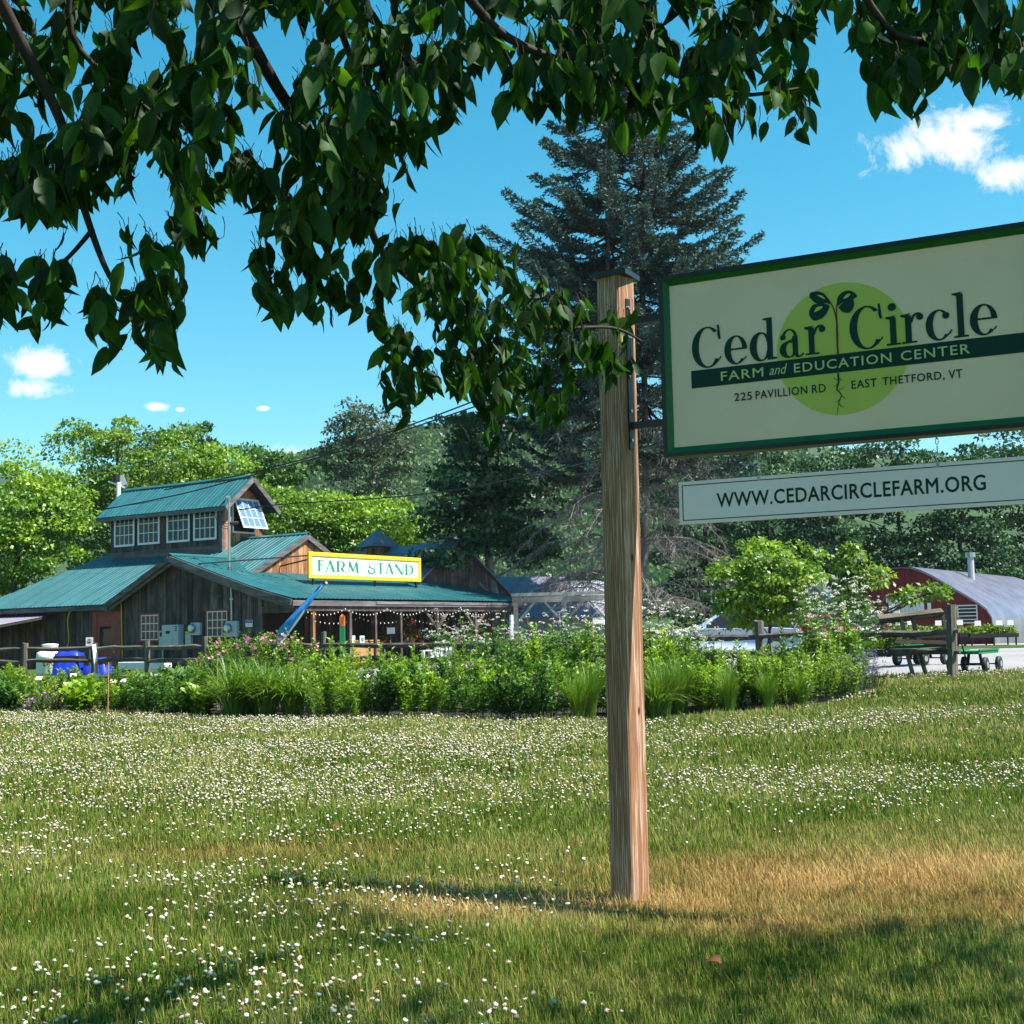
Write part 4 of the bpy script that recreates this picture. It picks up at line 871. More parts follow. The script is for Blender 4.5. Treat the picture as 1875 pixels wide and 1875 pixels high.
def clumped(blobs, nclump, nleaf, lsize, crad, flat=.75, shell=.55, seed=0, up=.5, droop=.15):
    """leaf kites in many small clumps spread through and over ellipsoid blobs"""
    C, D, Nn, R_ = [], [], [], []; cl = []
    vol = np.array([b[1] * b[2] * b[3] for b in blobs]) ** (2 / 3); vol /= vol.sum()
    for (c, rx, ry, rz), f in zip(blobs, vol):
        n = max(3, int(nclump * f)); u = rdirs(n); r = shell + (1 - shell) * NG.random(n) ** .5
        P = np.array(c) + u * np.array([rx, ry, rz]) * r[:, None]; cl.append(np.concatenate([P, u], 1))
    cl = np.concatenate(cl); m = len(cl); per = max(6, nleaf // m)
    sz = crad * (.55 + .9 * NG.random(m)); br = NG.normal(scale=.13, size=m)
    for i in range(m):
        u = rdirs(per); u[:, 2] = np.abs(u[:, 2]) * .9 - .25 * NG.random(per); rr_ = (.45 + .55 * NG.random(per) ** .6)[:, None]
        P = cl[i, :3] + u * rr_ * sz[i] * np.array([1.15, 1.15, flat])
        C.append(P); out = unit(u + .6 * cl[i, 3:])
        Nn.append(unit(out * (1 - up) + np.array([0, 0, up]) + .45 * NG.normal(size=(per, 3))))
        D.append(unit(NG.normal(size=(per, 3)) + out * .7 - np.array([0, 0, droop])))
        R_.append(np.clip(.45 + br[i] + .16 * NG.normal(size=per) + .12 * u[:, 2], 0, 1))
    C, D, Nn, R_ = map(np.concatenate, (C, D, Nn, R_)); n = len(C)
    ls = lsize * (.6 + .8 * NG.random(n))
    V, Fq = leaf_arrays(C, D, Nn, ls, ls * .62, .12)
    return V, Fq, np.repeat(R_, 4), cl
def limb(mb, a, b, r0, r1, sag=0, n=5, sides=6, wob=.04):
    a, b = Vector(a), Vector(b); L_ = (b - a).length; pts = []
    for i in range(n + 1):
        t = i / n; p = a.lerp(b, t); p.z += sag * 4 * t * (1 - t)
        if 0 < i < n: p += Vector((RN.gauss(0, 1), RN.gauss(0, 1), RN.gauss(0, 1))) * L_ * wob
        pts.append(p)
    mb.tube(pts, [r0 + (r1 - r0) * i / n for i in range(n + 1)], sides); return pts
def tree(name, label, px, Y, blobs_px, mleaf, nclump=70, nleaf=9000, lsize=.30, crad=1.3, group=None, mbark='bark', cat='tree', trunk=None, nlimb=14, shell=.55, trunk_r=.28, lean=0, flat=.75, droop=.15):
    """blobs_px: (px, py, half width px, half height px, depth offset, half depth m)"""
    base = on(px, Y); s = Y / FPX; bl = []
    for (bx, by, w, h, dy, hd) in blobs_px:
        c = at(bx, by, Y + dy); bl.append(((c.x - base.x, c.y - base.y, c.z - base.z), w * s, hd, h * s))
    root = empty(name, base, 0, label, cat, group)
    V, Fq, R_, cl = clumped(bl, nclump, nleaf, lsize, crad, flat, shell, droop=droop)
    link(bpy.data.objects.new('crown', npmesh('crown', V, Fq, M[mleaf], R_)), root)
    top = max(b[0][2] for b in bl); mb = MB(); tx = np.mean([b[0][0] for b in bl])
    tp = limb(mb, (0, 0, -.3), (tx * .6 + lean, 0, top * .85), trunk_r, trunk_r * .35, 0, 6, 8, .012)
    mb.build('trunk', M[mbark], root, True); mb = MB()
    idx = RN.sample(range(len(cl)), min(nlimb, len(cl)))
    for i in idx:
        e = Vector(cl[i, :3]); z = min(max(e.z - abs(e.x) * .7, top * .18), top * .8); t = min(.98, max(.05, (z + .3) / (top * .85 + .3)))
        k = int(t * 6); a = tp[k].lerp(tp[min(k + 1, 6)], t * 6 - k); limb(mb, a, e, trunk_r * .38 * (1.1 - t), .03, .25, 5, 5, .03)
    if nlimb: mb.build('limbs', M[mbark], root, True)
    return root
GL = 'broadleaf trees behind the farm stand'
tree('maple_tree', 'bright green leafy tree at the far left edge, behind the barn roof', 20, 68, [(10, 930, 90, 105, 0, 3.2), (-20, 1030, 110, 70, 1, 3), (75, 985, 55, 90, 0, 2.2), (105, 930, 35, 80, 1, 1.6)], 'leaf_bright', 120, 22000, .21, 1.0, GL)
tree('maple_tree', 'tall bright green tree rising left of the cupola roof', 215, 76, [(160, 880, 75, 100, 0, 3.2), (235, 855, 60, 88, 0, 3), (130, 960, 70, 90, 0, 3), (300, 850, 50, 70, 1, 2.6), (240, 960, 90, 90, 2, 3)], 'leaf_bright', 140, 25000, .22, 1.05, GL)
tree('maple_tree', 'bright green tree directly behind the cupola ridge', 375, 80, [(340, 850, 62, 66, 0, 3), (400, 880, 55, 75, 0, 2.8), (370, 960, 80, 70, 1, 3), (450, 925, 40, 60, 0, 2.4)], 'leaf_bright', 110, 18000, .22, 1.05, GL)
tree('conifer_tree', 'dark pointed conifer top showing above the trees behind the cupola', 372, 92, [(372, 800, 14, 20, 0, 1.0), (368, 835, 26, 22, 0, 1.4), (366, 870, 34, 30, 0, 1.8)], 'leaf_dark', 26, 2600, .35, .7, None, nlimb=0)
tree('broadleaf_tree', 'sparse darker tree right of the cupola roof, under the wires', 490, 92, [(470, 850, 38, 34, 0, 2), (515, 865, 36, 36, 0, 2), (490, 910, 55, 50, 0, 2.6)], 'leaf_mid', 46, 5200, .30, .9, GL, shell=.3)
tree('broadleaf_tree', 'low bright green tree behind the orange gable of the barn', 555, 70, [(520, 955, 48, 50, 0, 2), (580, 965, 55, 52, 0, 2.2), (545, 1000, 70, 50, 0, 2.4)], 'leaf_bright', 75, 12000, .20, .9, GL)
tree('broadleaf_tree', 'low bright green tree behind the square pyramid-roofed vent', 690, 70, [(655, 965, 52, 50, 0, 2.2), (720, 975, 60, 55, 0, 2.2), (690, 1010, 90, 45, 0, 2.6), (640, 935, 28, 24, 0, 1.2)], 'leaf_bright', 85, 13000, .20, .9, GL)
tree('willow_tree', 'tall airy grey-green tree with bare limbs in front of the hill', 690, 94, [(665, 790, 55, 52, 0, 3), (625, 850, 52, 42, 0, 2.6), (725, 845, 45, 42, 0, 2.6), (680, 880, 75, 50, 0, 3), (640, 800, 40, 40, 0, 2), (715, 790, 30, 36, 0, 2), (675, 755, 26, 26, 0, 1.6)], 'leaf_grey', 120, 7600, .26, .8, None, 'bark_grey', nlimb=44, shell=.15, trunk_r=.32)
tree('maple_tree', 'dark green layered maple left of the sign post and spruce', 905, 60, [(862, 800, 45, 50, 0, 2), (862, 880, 60, 55, 0, 2.4), (900, 840, 60, 60, 0, 2.4), (860, 960, 80, 55, 0, 2.6), (930, 930, 70, 70, 1, 2.6), (840, 1020, 60, 32, -1, 2.2), (960, 1000, 60, 40, 1, 2)], 'leaf_dark', 150, 15000, .24, .85, None, 'bark_grey', nlimb=26, shell=.35, flat=.42)
GR = 'dark trees behind the hoop house'
for px, Y, top, lab in ((1290, 92, 800, 'dark tree behind the spruce, right of the sign post'), (1410, 98, 800, 'dark tree beneath the left end of the hanging board'), (1530, 94, 796, 'dark leafy tree beneath the middle of the hanging board'), (1655, 96, 792, 'dark leafy tree right behind the arched red hoop house'), (1770, 92, 792, 'dark leafy tree behind the flue of the red hoop house'), (1890, 96, 780, 'dark leafy tree at the right edge of the picture')):
    tree('broadleaf_tree', lab, px, Y, [(px - 35, top + 75, 60, 70, 0, 3), (px + 40, top + 85, 60, 70, 1, 3), (px, top + 150, 85, 75, 0, 3.2), (px - 20, top + 225, 90, 60, -1, 3), (px + 30, top + 280, 80, 50, 0, 3), (px - 10, top + 315, 95, 45, -2, 3)], 'leaf_dark', 125, 14000, .30, 1.15, GR, nlimb=16, shell=.4, flat=.55)
M['leaf_lime'] = m_leaf('leaf_lime', [(0, (.04, .09, .008)), (.45, (.12, .21, .015)), (.8, (.22, .33, .025)), (1, (.34, .42, .05))], .4)
tree('box_elder_tree', 'bushy lime-green young tree above the white parked car', 1410, 30, [(1400, 1050, 65, 50, 0, 1.0), (1365, 1085, 50, 40, 0, .8), (1455, 1075, 45, 40, 0, .8), (1400, 1100, 75, 32, 0, .9), (1420, 1008, 48, 26, 0, .6), (1335, 1062, 30, 26, 0, .5), (1482, 1048, 34, 34, 0, .6), (1390, 1122, 70, 20, 0, .7), (1460, 1112, 45, 20, 0, .6), (1375, 1142, 48, 16, 0, .5), (1440, 1138, 40, 16, 0, .5)], 'leaf_lime', 120, 10500, .105, .30, None, 'bark', nlimb=20, shell=.35, trunk_r=.045, droop=.7)
tree('box_elder_tree', 'slim lime-green sapling in front of the grey gabled shed', 1550, 28, [(1562, 1030, 28, 28, 0, .5), (1550, 1070, 30, 26, 0, .5), (1590, 1055, 28, 22, 0, .5), (1560, 1105, 28, 18, 0, .4), (1690, 1085, 40, 10, 0, .25), (1650, 1100, 20, 8, 0, .2), (1720, 1092, 20, 10, 0, .2)], 'leaf_lime', 54, 3300, .10, .25, None, 'bark', nlimb=30, shell=.2, trunk_r=.03, droop=.7)

# wooded hill far behind
M['forest_floor'] = m_plain('forest_floor', (.022, .055, .014), .95, 0, .5, .12)
def build_hill():
    prof = [(-900, 905), (100, 880), (540, 858), (620, 832), (700, 812), (790, 806), (900, 800), (1200, 806), (1600, 840), (2600, 900)]
    Y0, Y1 = 430.0, 640.0; xs = np.linspace(-330, 420, 140); ys = np.linspace(Y0, Y1 + 160, 26)
    cx = np.array([at(a, b, Y1).x for a, b in prof]); cz = np.array([at(a, b, Y1).z for a, b in prof])
    def zf(X, Y):
        h = np.interp(X * Y1 / np.maximum(Y, Y1 * .7), cx, cz); t = np.clip((Y - Y0) / (Y1 - Y0), 0, 1.6)
        return np.where(t <= 1, .4 + (h - .4) * np.sin(t * math.pi / 2) ** 1.25, h * (1 - .5 * (t - 1)) ) + 2.5 * fbm(X, Y, 40, 4)
    o = link(bpy.data.objects.new('hill', grid_mesh('hill', xs, ys, zf, M['forest_floor']))); tag(o, kind='structure')
    n = 90000; X = NG.uniform(-125, 130, n); Y = Y0 + 8 + (Y1 - Y0 + 40) * NG.random(n); Z = zf(X, Y)
    C = np.stack([X, Y, Z + 5 * fbm(X, Y, 7, 13) ** 2 + NG.random(n) * 1.2], 1); D = unit(NG.normal(size=(n, 3)) * .5 + np.array([0, -.2, .7])); Nn = rdirs(n) + np.array([0, -.8, .5])
    s = 1.3 + 1.5 * NG.random(n); V, Fq = leaf_arrays(C, D, Nn, s, s * .7, .2)
    R_ = np.clip(.45 + .5 * (fbm(X, Y, 9, 6) - .5) + .18 * NG.normal(size=n), 0, 1)
    w = link(bpy.data.objects.new('hill_forest', npmesh('hill_forest', V, Fq, M['leaf_mid'], np.repeat(R_, 4)))); tag(w, 'distant green forest covering the hill behind the barn', 'forest', kind='stuff')
build_hill()

# ------------------------------------------------------------------ the big blue spruce
def build_spruce():
    Y = 60.0; base = on(1150, Y)
    root = empty('spruce_tree', base, 0, 'tall double-trunked blue spruce with bare grey lower branches behind the sign post', 'tree')
    tops = [at(1108, 60, Y) - base, at(1172, 40, Y + .6) - base]
    tr = []
    for i, t in enumerate(tops):
        m = Vector((t.x * .35 + (-.55 if i == 0 else .45), .3 * i, 6)); pts = [Vector((0, 0, -.3)), Vector((m.x * .5, 0, 2.5)), m, m.lerp(Vector(t), .5), Vector(t)]
        MB().tube([tuple(p) for p in smooth([tuple(p) for p in pts], 4)], [.34 * (1 - .93 * k / 16) for k in range(17)], 8).build('trunk', M['bark_grey'], root, True); tr.append(smooth([tuple(p) for p in pts], 4))
    def trunk_at(i, z):
        P = tr[i]; zs = [p[2] for p in P]; return Vector((float(np.interp(z, zs, [p[0] for p in P])), float(np.interp(z, zs, [p[1] for p in P])), z))
    Ht = 27.3; C, D, Nn, R_ = [], [], [], []; tw = MB(); br = MB(); dead = MB(); deadbr = MB()
    rnd = random.Random(8)
    z = 9.0
    while z < Ht - .3:
        for _ in range(4 if z < 21 else 3):
            i = rnd.randint(0, 1); az = rnd.uniform(0, 2 * math.pi); L_ = min(5.8, .6 + (Ht + .8 - z) * .62) * rnd.uniform(.6, 1.08)
            if z < 10.5: L_ *= rnd.uniform(.75, 1.1)
            a = trunk_at(i, z + rnd.uniform(-.2, .2)); dx, dy = math.cos(az), math.sin(az); drp = rnd.uniform(.05, .22) + (.12 if z < 12 else 0)
            pts = []
            for k in range(8):
                t = k / 7; pts.append(Vector((a.x + dx * L_ * t, a.y + dy * L_ * t, a.z - drp * L_ * math.sin(t * 2.2) + .20 * L_ * max(0, t - .55) ** 1.3 * 2)))
            br.tube(pts, [.05 * (1 - .85 * k / 7) * (.5 + L_ / 6) for k in range(8)], 4)
            nt = int(L_ / .115)
            for j in range(nt):
                t = .22 + .78 * (j + rnd.random()) / nt; f = t * 7; k = min(int(f), 6); p = pts[k].lerp(pts[k + 1], f - k)
                green = t > (.38 if z > 11 else .62)
                for sd in (-1, 1):
                    l = (.22 + .55 * (1 - t) * L_ * .28 + .16 * rnd.random()); sa = az + sd * rnd.uniform(.6, 1.1)
                    e = p + Vector((math.cos(sa) * l, math.sin(sa) * l, rnd.uniform(-.5, -.02) * l * (1.0 if t < .85 else .2)))
                    tw.add([p + Vector((0, 0, .010)), p - Vector((0, 0, .010)), e], [(0, 1, 2)])
                    if not green and rnd.random() < .8:
                        if rnd.random() < .5: continue
                    nn = 15 if green else 5; q = (np.arange(nn) + NG.random(nn)) / nn; q = .15 + .85 * q
                    P = np.array(p)[None] * (1 - q[:, None]) + np.array(e)[None] * q[:, None]; dv = unit(np.array(e - p)[None])
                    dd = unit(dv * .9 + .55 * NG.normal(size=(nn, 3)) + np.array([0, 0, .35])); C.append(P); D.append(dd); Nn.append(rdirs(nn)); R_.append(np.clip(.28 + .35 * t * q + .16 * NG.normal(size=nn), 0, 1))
            nn = 16; P = np.array(pts[-1])[None] - NG.random((nn, 1)) * .35 * np.array([[dx, dy, 0]]); C.append(P); D.append(unit(np.array([[dx, dy, .25]]) + .5 * NG.normal(size=(nn, 3)))); Nn.append(rdirs(nn)); R_.append(np.clip(.7 + .15 * NG.normal(size=nn), 0, 1))
        z += .19 if z > 11 else .24
    # bare lower branches, long and drooping with hanging twigs
    for b in range(110):
        z = rnd.uniform(1.5, 11.5); az = rnd.uniform(0, 2 * math.pi); L_ = rnd.uniform(3.2, 6.4) * (1 if z < 7 else .85); a = trunk_at(rnd.randint(0, 1), z); dx, dy = math.cos(az), math.sin(az); drp = rnd.uniform(.22, .55) * (1 if z > 3.5 else .3)
        pts = [Vector((a.x + dx * L_ * t + rnd.gauss(0, .04), a.y + dy * L_ * t + rnd.gauss(0, .04), max(.5, a.z + L_ * (.18 * math.sin(t * 2.4) - drp * t ** 1.6) + rnd.gauss(0, .03)))) for t in np.linspace(0, 1, 9)]
        deadbr.tube(pts, [.042 * (1 - .8 * k / 8) for k in range(9)], 4)
        for j in range(26):
            t = .2 + .8 * (j + rnd.random()) / 26; f = t * 8; k = min(int(f), 7); p = pts[k].lerp(pts[k + 1], f - k); l = rnd.uniform(.35, 1.15) * (1.15 - .6 * t); sa = az + rnd.choice((-1, 1)) * rnd.uniform(.3, 1.0)
            m = p + Vector((math.cos(sa) * l * .55, math.sin(sa) * l * .55, -l * rnd.uniform(.0, .3))); e = m + Vector((math.cos(sa) * l * .35, math.sin(sa) * l * .35, -l * rnd.uniform(.15, .75)))
            dead.tube([p, m, e], [.013, .009, .004], 3, False)
            for _ in range(4):
                s0 = p.lerp(m, rnd.random()) if rnd.random() < .4 else m.lerp(e, rnd.random()); s1 = s0 + Vector((rnd.gauss(0, .16), rnd.gauss(0, .16), -rnd.uniform(.05, .42))); dead.tube([s0, s1], [.007, .003], 3, False)
            if z > 6.3 and rnd.random() < .35 and t > .5:
                nn = 9; q = NG.random((nn, 1)); P = np.array(m)[None] * (1 - q) + np.array(e)[None] * q; C.append(P); D.append(unit(NG.normal(size=(nn, 3)) + np.array([[dx, dy, .3]]))); Nn.append(rdirs(nn)); R_.append(np.clip(.35 + .2 * NG.normal(size=nn), 0, 1))
    C, D, Nn, R_ = map(np.concatenate, (C, D, Nn, R_)); n = len(C); s = .17 * (.6 + .8 * NG.random(n)); V, Fq = leaf_arrays(C, D, Nn, s, s * .34, .1)
    link(bpy.data.objects.new('needles', npmesh('needles', V, Fq, M['needle'], np.repeat(R_, 4))), root)
    br.build('branches', M['bark'], root); tw.build('twigs', M['bark'], root); deadbr.build('dead_branches', M['bark_grey'], root); dead.build('dead_twigs', M['bark_grey'], root)
build_spruce()

# ------------------------------------------------------------------ the overhanging tree in the foreground
def in_poly(x, y, poly):
    ins = False; n = len(poly)
    for i in range(n):
        x0, y0 = poly[i]; x1, y1 = poly[(i + 1) % n]
        if (y0 > y) != (y1 > y) and x < (x1 - x0) * (y - y0) / (y1 - y0) + x0: ins = not ins
    return ins
def leaf_mesh(name, m, curl, fold, wid, seed):
    r = random.Random(seed); T_ = [0, .12, .32, .52, .72, .88, 1]; W = [.03, .62, 1, .95, .62, .26, 0]; V = []; F_ = []; R_ = []
    for t, w in zip(T_, W):
        zc = -curl * t * t; jit = 1 + r.gauss(0, .04)
        for s in (-1, 0, 1): V.append((s * w * wid * .5 * jit, t, zc + abs(s) * w * fold * wid)); R_.append(.5 - .12 * (s == 0) + r.gauss(0, .06))
    for i in range(len(T_) - 1):
        for s in (0, 1): a = i * 3 + s; F_.append((a, a + 1, a + 4, a + 3))
    return np.array(V), np.array(F_), np.array(R_)
def build_overhang():
    rnd = random.Random(21)
    base = Vector((-5.6, 1.2, 0)); base.z = gz(base.x, base.y)
    root = empty('shade_tree', base, 0, 'leafy tree whose dark branches hang across the top of the picture', 'tree')
    loc = lambda v: v - base
    def dep(px, py):
        d = 3.35 + .5 * max(0, (py - 250) / 400) * max(0, min(1, (px - 500) / 300)) + 1.5 * max(0, min(1, (px - 620) / 520)) * max(0, min(1, (py - 330) / 200))
        return d + .15 * max(0, -py / 100)
    polys = [
        [(-60, -80), (-60, 420), (40, 425), (75, 405), (115, 465), (135, 405), (185, 385), (222, 410), (245, 335), (262, 300), (300, 330), (318, 465), (355, 470), (405, 462), (436, 395), (452, 440), (470, 545), (520, 622), (545, 590), (590, 600), (640, 605), (668, 560), (690, 425), (745, 380), (778, 415), (770, 330), (815, 315), (790, 235), (850, 215), (880, 195), (905, 245), (945, 242), (990, 215), (1010, 200), (1050, 240), (1110, 245), (1145, 300), (1195, 285), (1215, 205), (1262, 225), (1270, 300), (1300, 262), (1325, 300), (1345, 250), (1375, 270), (1410, 235), (1440, 262), (1482, 265), (1505, 232), (1480, 200), (1525, 190), (1480, 130), (1440, 130), (1415, 118), (1375, 90), (1395, 60), (1420, 95), (1495, 95), (1505, 50), (1512, -80)],
        [(1515, -80), (1513, 100), (1552, 130), (1585, 95), (1606, 235), (1640, 190), (1684, 235), (1700, 140), (1735, 135), (1778, 200), (1800, 150), (1845, 195), (1900, 160), (1930, -80)],
        [(640, 440), (690, 438), (780, 428), (868, 418), (936, 440), (958, 492), (1045, 540), (1110, 560), (1150, 560), (1195, 620), (1190, 665), (1165, 712), (1110, 715), (1085, 742), (1050, 782), (1000, 790), (960, 775), (915, 830), (888, 820), (862, 735), (800, 742), (765, 735), (728, 790), (700, 775), (690, 690), (650, 668), (668, 600)],
        [(-60, 470), (30, 475), (100, 470), (150, 490), (150, 560), (125, 590), (75, 610), (40, 640), (-60, 600)],
        [(195, 430), (250, 415), (300, 440), (340, 490), (352, 570), (325, 600), (352, 685), (295, 692), (250, 650), (215, 640), (160, 690), (175, 630), (140, 590), (150, 530), (205, 500)],
    ]
    holes = [(244, 62, 310, 160), (455, 40, 560, 150), (100, 78, 165, 104), (600, 60, 650, 120), (905, 37, 960, 70), (1020, 37, 1050, 65), (25, 150, 60, 175), (470, 250, 500, 300), (395, 300, 425, 335), (735, 560, 765, 600)]
    which = lambda x, y: [i for i, p in enumerate(polys) if in_poly(x, y, p)]
    inside = lambda x, y, k=None: (which(x, y) if k is None else in_poly(x, y, polys[k])) and not any(a < x < c and b < y < d for a, b, c, d in holes)
    # branches traced in the picture, each with its own distance
    B = [[(-80, -160, 2.9), (37, 75, 3.1), (110, 220, 3.2), (150, 370, 3.3), (200, 505, 3.35), (250, 560, 3.4)],
         [(300, -160, 3.0), (435, 37, 3.2), (520, 180, 3.4), (600, 290, 3.6), (660, 370, 3.8), (700, 460, 4.0), (790, 540, 4.3), (870, 575, 4.6), (1000, 600, 4.9), (1120, 600, 5.2), (1175, 625, 5.3)],
         [(560, -160, 3.2), (640, 100, 3.4), (720, 260, 3.6), (760, 350, 3.7)],
         [(760, -160, 3.0), (900, 45, 3.2), (1050, 120, 3.3), (1200, 165, 3.4), (1350, 175, 3.4), (1480, 160, 3.45)],
         [(1500, -160, 3.0), (1620, 45, 3.15), (1720, 80, 3.2), (1840, 130, 3.25)],
         [(170, 420, 3.33), (115, 480, 3.4), (60, 500, 3.45), (10, 520, 3.5)],
         [(240, 550, 3.4), (290, 560, 3.45), (330, 575, 3.5)],
         [(150, -160, 3.1), (130, 60, 3.2), (260, 190, 3.3), (380, 300, 3.4)],
         [(700, 460, 4.0), (700, 560, 4.05), (725, 650, 4.1)],
         [(870, 575, 4.6), (890, 660, 4.6), (910, 740, 4.65)],
         [(900, 45, 3.2), (940, 130, 3.3), (960, 190, 3.35)]]
    sk = []; nb = 0
    for bi, b in enumerate(B):
        P = [loc(at(x, y, d)) for x, y, d in b]; pts = [Vector(p) for p in smooth([tuple(p) for p in P], 5)]
        r0 = (.017, .018, .011, .013, .011, .006, .005, .010, .006, .006, .006)[bi]
        MB().tube(pts, [r0 * (1 - .8 * i / (len(pts) - 1)) + .001 for i in range(len(pts))], 7).build('branch', M['twig'], root, True)
        sk += [(p, b) for p in pts]
    SK = np.array([tuple(p) for p, _ in sk])
    # trunk and limbs out of the frame
    fork = Vector((.4, .3, 3.0)); mb = MB()
    mb.tube([(0, 0, -.3), (.05, .02, 1.0), (.2, .15, 2.0), tuple(fork)], [.26, .22, .20, .17], 12); mb.build('trunk', M['bark'], root, True)
    mb = MB()
    for bi in (0, 1, 2, 3, 4, 7):
        e = loc(at(*B[bi][0])); m = fork.lerp(e, .5) + Vector((0, 0, .35)); pts = smooth([tuple(fork), tuple(m), tuple(e)], 6); mb.tube(pts, [.10 - .083 * i / (len(pts) - 1) for i in range(len(pts))], 7)
    for e in ((2.0, -.5, 5.6), (4.5, 1.2, 5.2), (7.2, 2.2, 5.0), (9.5, 2.0, 4.8), (5.5, 4.0, 5.4), (-1.5, 1, 5.5), (8.5, 4.2, 5.0)):
        m = fork.lerp(Vector(e), .5) + Vector((0, 0, .4)); pts = smooth([tuple(fork), tuple(m), e], 6); mb.tube(pts, [.10 - .085 * i / (len(pts) - 1) for i in range(len(pts))], 6)
    mb.build('limbs', M['bark'], root, True)
    # leaf clusters inside the traced masses
    variants = [leaf_mesh('leaf', None, c, f, w, i) for i, (c, f, w) in enumerate(((.12, .22, .43), (.28, .14, .39), (.05, .30, .47), (.40, .20, .42)))]
    meshes = []
    for i, (V, F_, R_) in enumerate(variants): meshes.append(npmesh('leaf', V, F_, M['leaf_near'], R_, smooth=True))
    leaves = []; twg = MB(); tries = 0
    while len(leaves) < 4000 and tries < 90000:
        tries += 1; px, py = rnd.uniform(-60, 1930), rnd.uniform(-80, 840)
        if not inside(px, py) or float(vnoise(px, py, 42, 3)) < .34: continue
        kp = which(px, py)[0]
        d = dep(px, py) + rnd.gauss(0, .16 if py < 400 else .10)
        c = loc(at(px, py, d)); j = int(np.argmin(((SK - np.array(c)) ** 2).sum(1))); a = Vector(SK[j]); tw_ = (a - c); a = c + (tw_.normalized() * .45 + Vector((0, 0, 1))).normalized() * min(.055, tw_.length)
        m = a.lerp(c, .5) + Vector((.004, 0, .004)); n0 = len(leaves)
        for k in range(rnd.randint(2, 4)):
            q = c.lerp(m, rnd.random() * .6) + Vector((rnd.gauss(0, .012), rnd.gauss(0, .012), rnd.gauss(0, .012)))
            dv = Vector((rnd.gauss(0, .42), rnd.gauss(0, .42), -1.0 + rnd.gauss(0, .22))).normalized()
            L_ = rnd.uniform(.055, .103) * (1.12 if d < 4 else 1.0)
            tipw = base + q + dv * L_; rel = tipw - Vector((0, 0, CAMZ)); f = FPX / rel.dot(FWD); tx, ty = CW / 2 + rel.dot(RGT) * f, CW / 2 - rel.dot(UPV) * f
            if not inside(tx, ty - 8, kp): continue
            st = q - dv * .018; twg.tube([st, q], [.0010, .0009], 3, False)
            leaves.append((q, dv, L_, d))
        if len(leaves) > n0: twg.tube([a, m, c], [.0016, .0012, .0009], 4, False)
    twg.build('twigs', M['twig'], root)
    leaves.sort(key=lambda t: -t[2] / t[3])
    # keep the largest in view as leaves of their own
    def frame_of(dv):
        n = Vector((rnd.gauss(0, 1), rnd.gauss(0, 1) - .4, rnd.gauss(0, .4))); s = dv.cross(n).normalized(); return Matrix((s, dv, s.cross(dv))).transposed()
    vis = []
    for t in leaves:
        rel = base + t[0] - Vector((0, 0, CAMZ)); f = FPX / rel.dot(FWD); vis.append(20 < CW / 2 + rel.dot(RGT) * f < 1855 and 20 < CW / 2 - rel.dot(UPV) * f)
    own = [t for t, v in zip(leaves, vis) if v][:300]; ids = {id(t) for t in own}
    for t in own:
        o = bpy.data.objects.new('leaf', rnd.choice(meshes)); o.matrix_local = Matrix.Translation(t[0]) @ frame_of(t[1]).to_4x4() @ Matrix.Scale(t[2], 4); link(o, root)
    Vs, Fs, Rs = [], [], []; n = 0
    rest = [t for t in leaves if id(t) not in ids]
    # the crown above and beside the frame, which shades the lawn
    for _ in range(19000):
        x, y = rnd.uniform(-5.5, 9.0), rnd.uniform(-1.5, 7.2); z = rnd.uniform(4.2, 6.0) + .12 * y
        if (y > 5.2 and x > 5.8) or y > 4.4 + 3.2 * float(vnoise(x, 0, 1.3, 5)): continue
        if z < CAMZ + .62 * y + .25 and y > 1.5: z = CAMZ + .62 * y + .25 + rnd.random() * .8
        k_ = (z - 1.6) / math.tan(SUN_EL); sx, sy = x - k_ * math.sin(SUN_AZ) - POST.x, y - k_ * math.cos(SUN_AZ) - POST.y
        if vnoise(x, y, 1.1, 9) < .36 or abs(sx * math.cos(SUN_AZ) - sy * math.sin(SUN_AZ)) < .22: continue
        rest.append((Vector((x, y, z)) - base, Vector((rnd.gauss(0, .7), rnd.gauss(0, .7), -.8)).normalized(), rnd.uniform(.12, .2), 9))
    for t in rest:
        V, F_, R_ = variants[rnd.randrange(4)]; m = np.array(frame_of(t[1])); Vs.append(V @ m.T * t[2] + np.array(t[0])); Fs.append(F_ + n); Rs.append(np.clip(R_ + rnd.gauss(0, .2), 0, 1)); n += len(V)
    o = link(bpy.data.objects.new('foliage', npmesh('foliage', np.concatenate(Vs), np.concatenate(Fs), M['leaf_near'], np.concatenate(Rs), smooth=True)), root); tag(o, kind='stuff')
    print('overhang', len(leaves), len(rest), tries)
build_overhang()
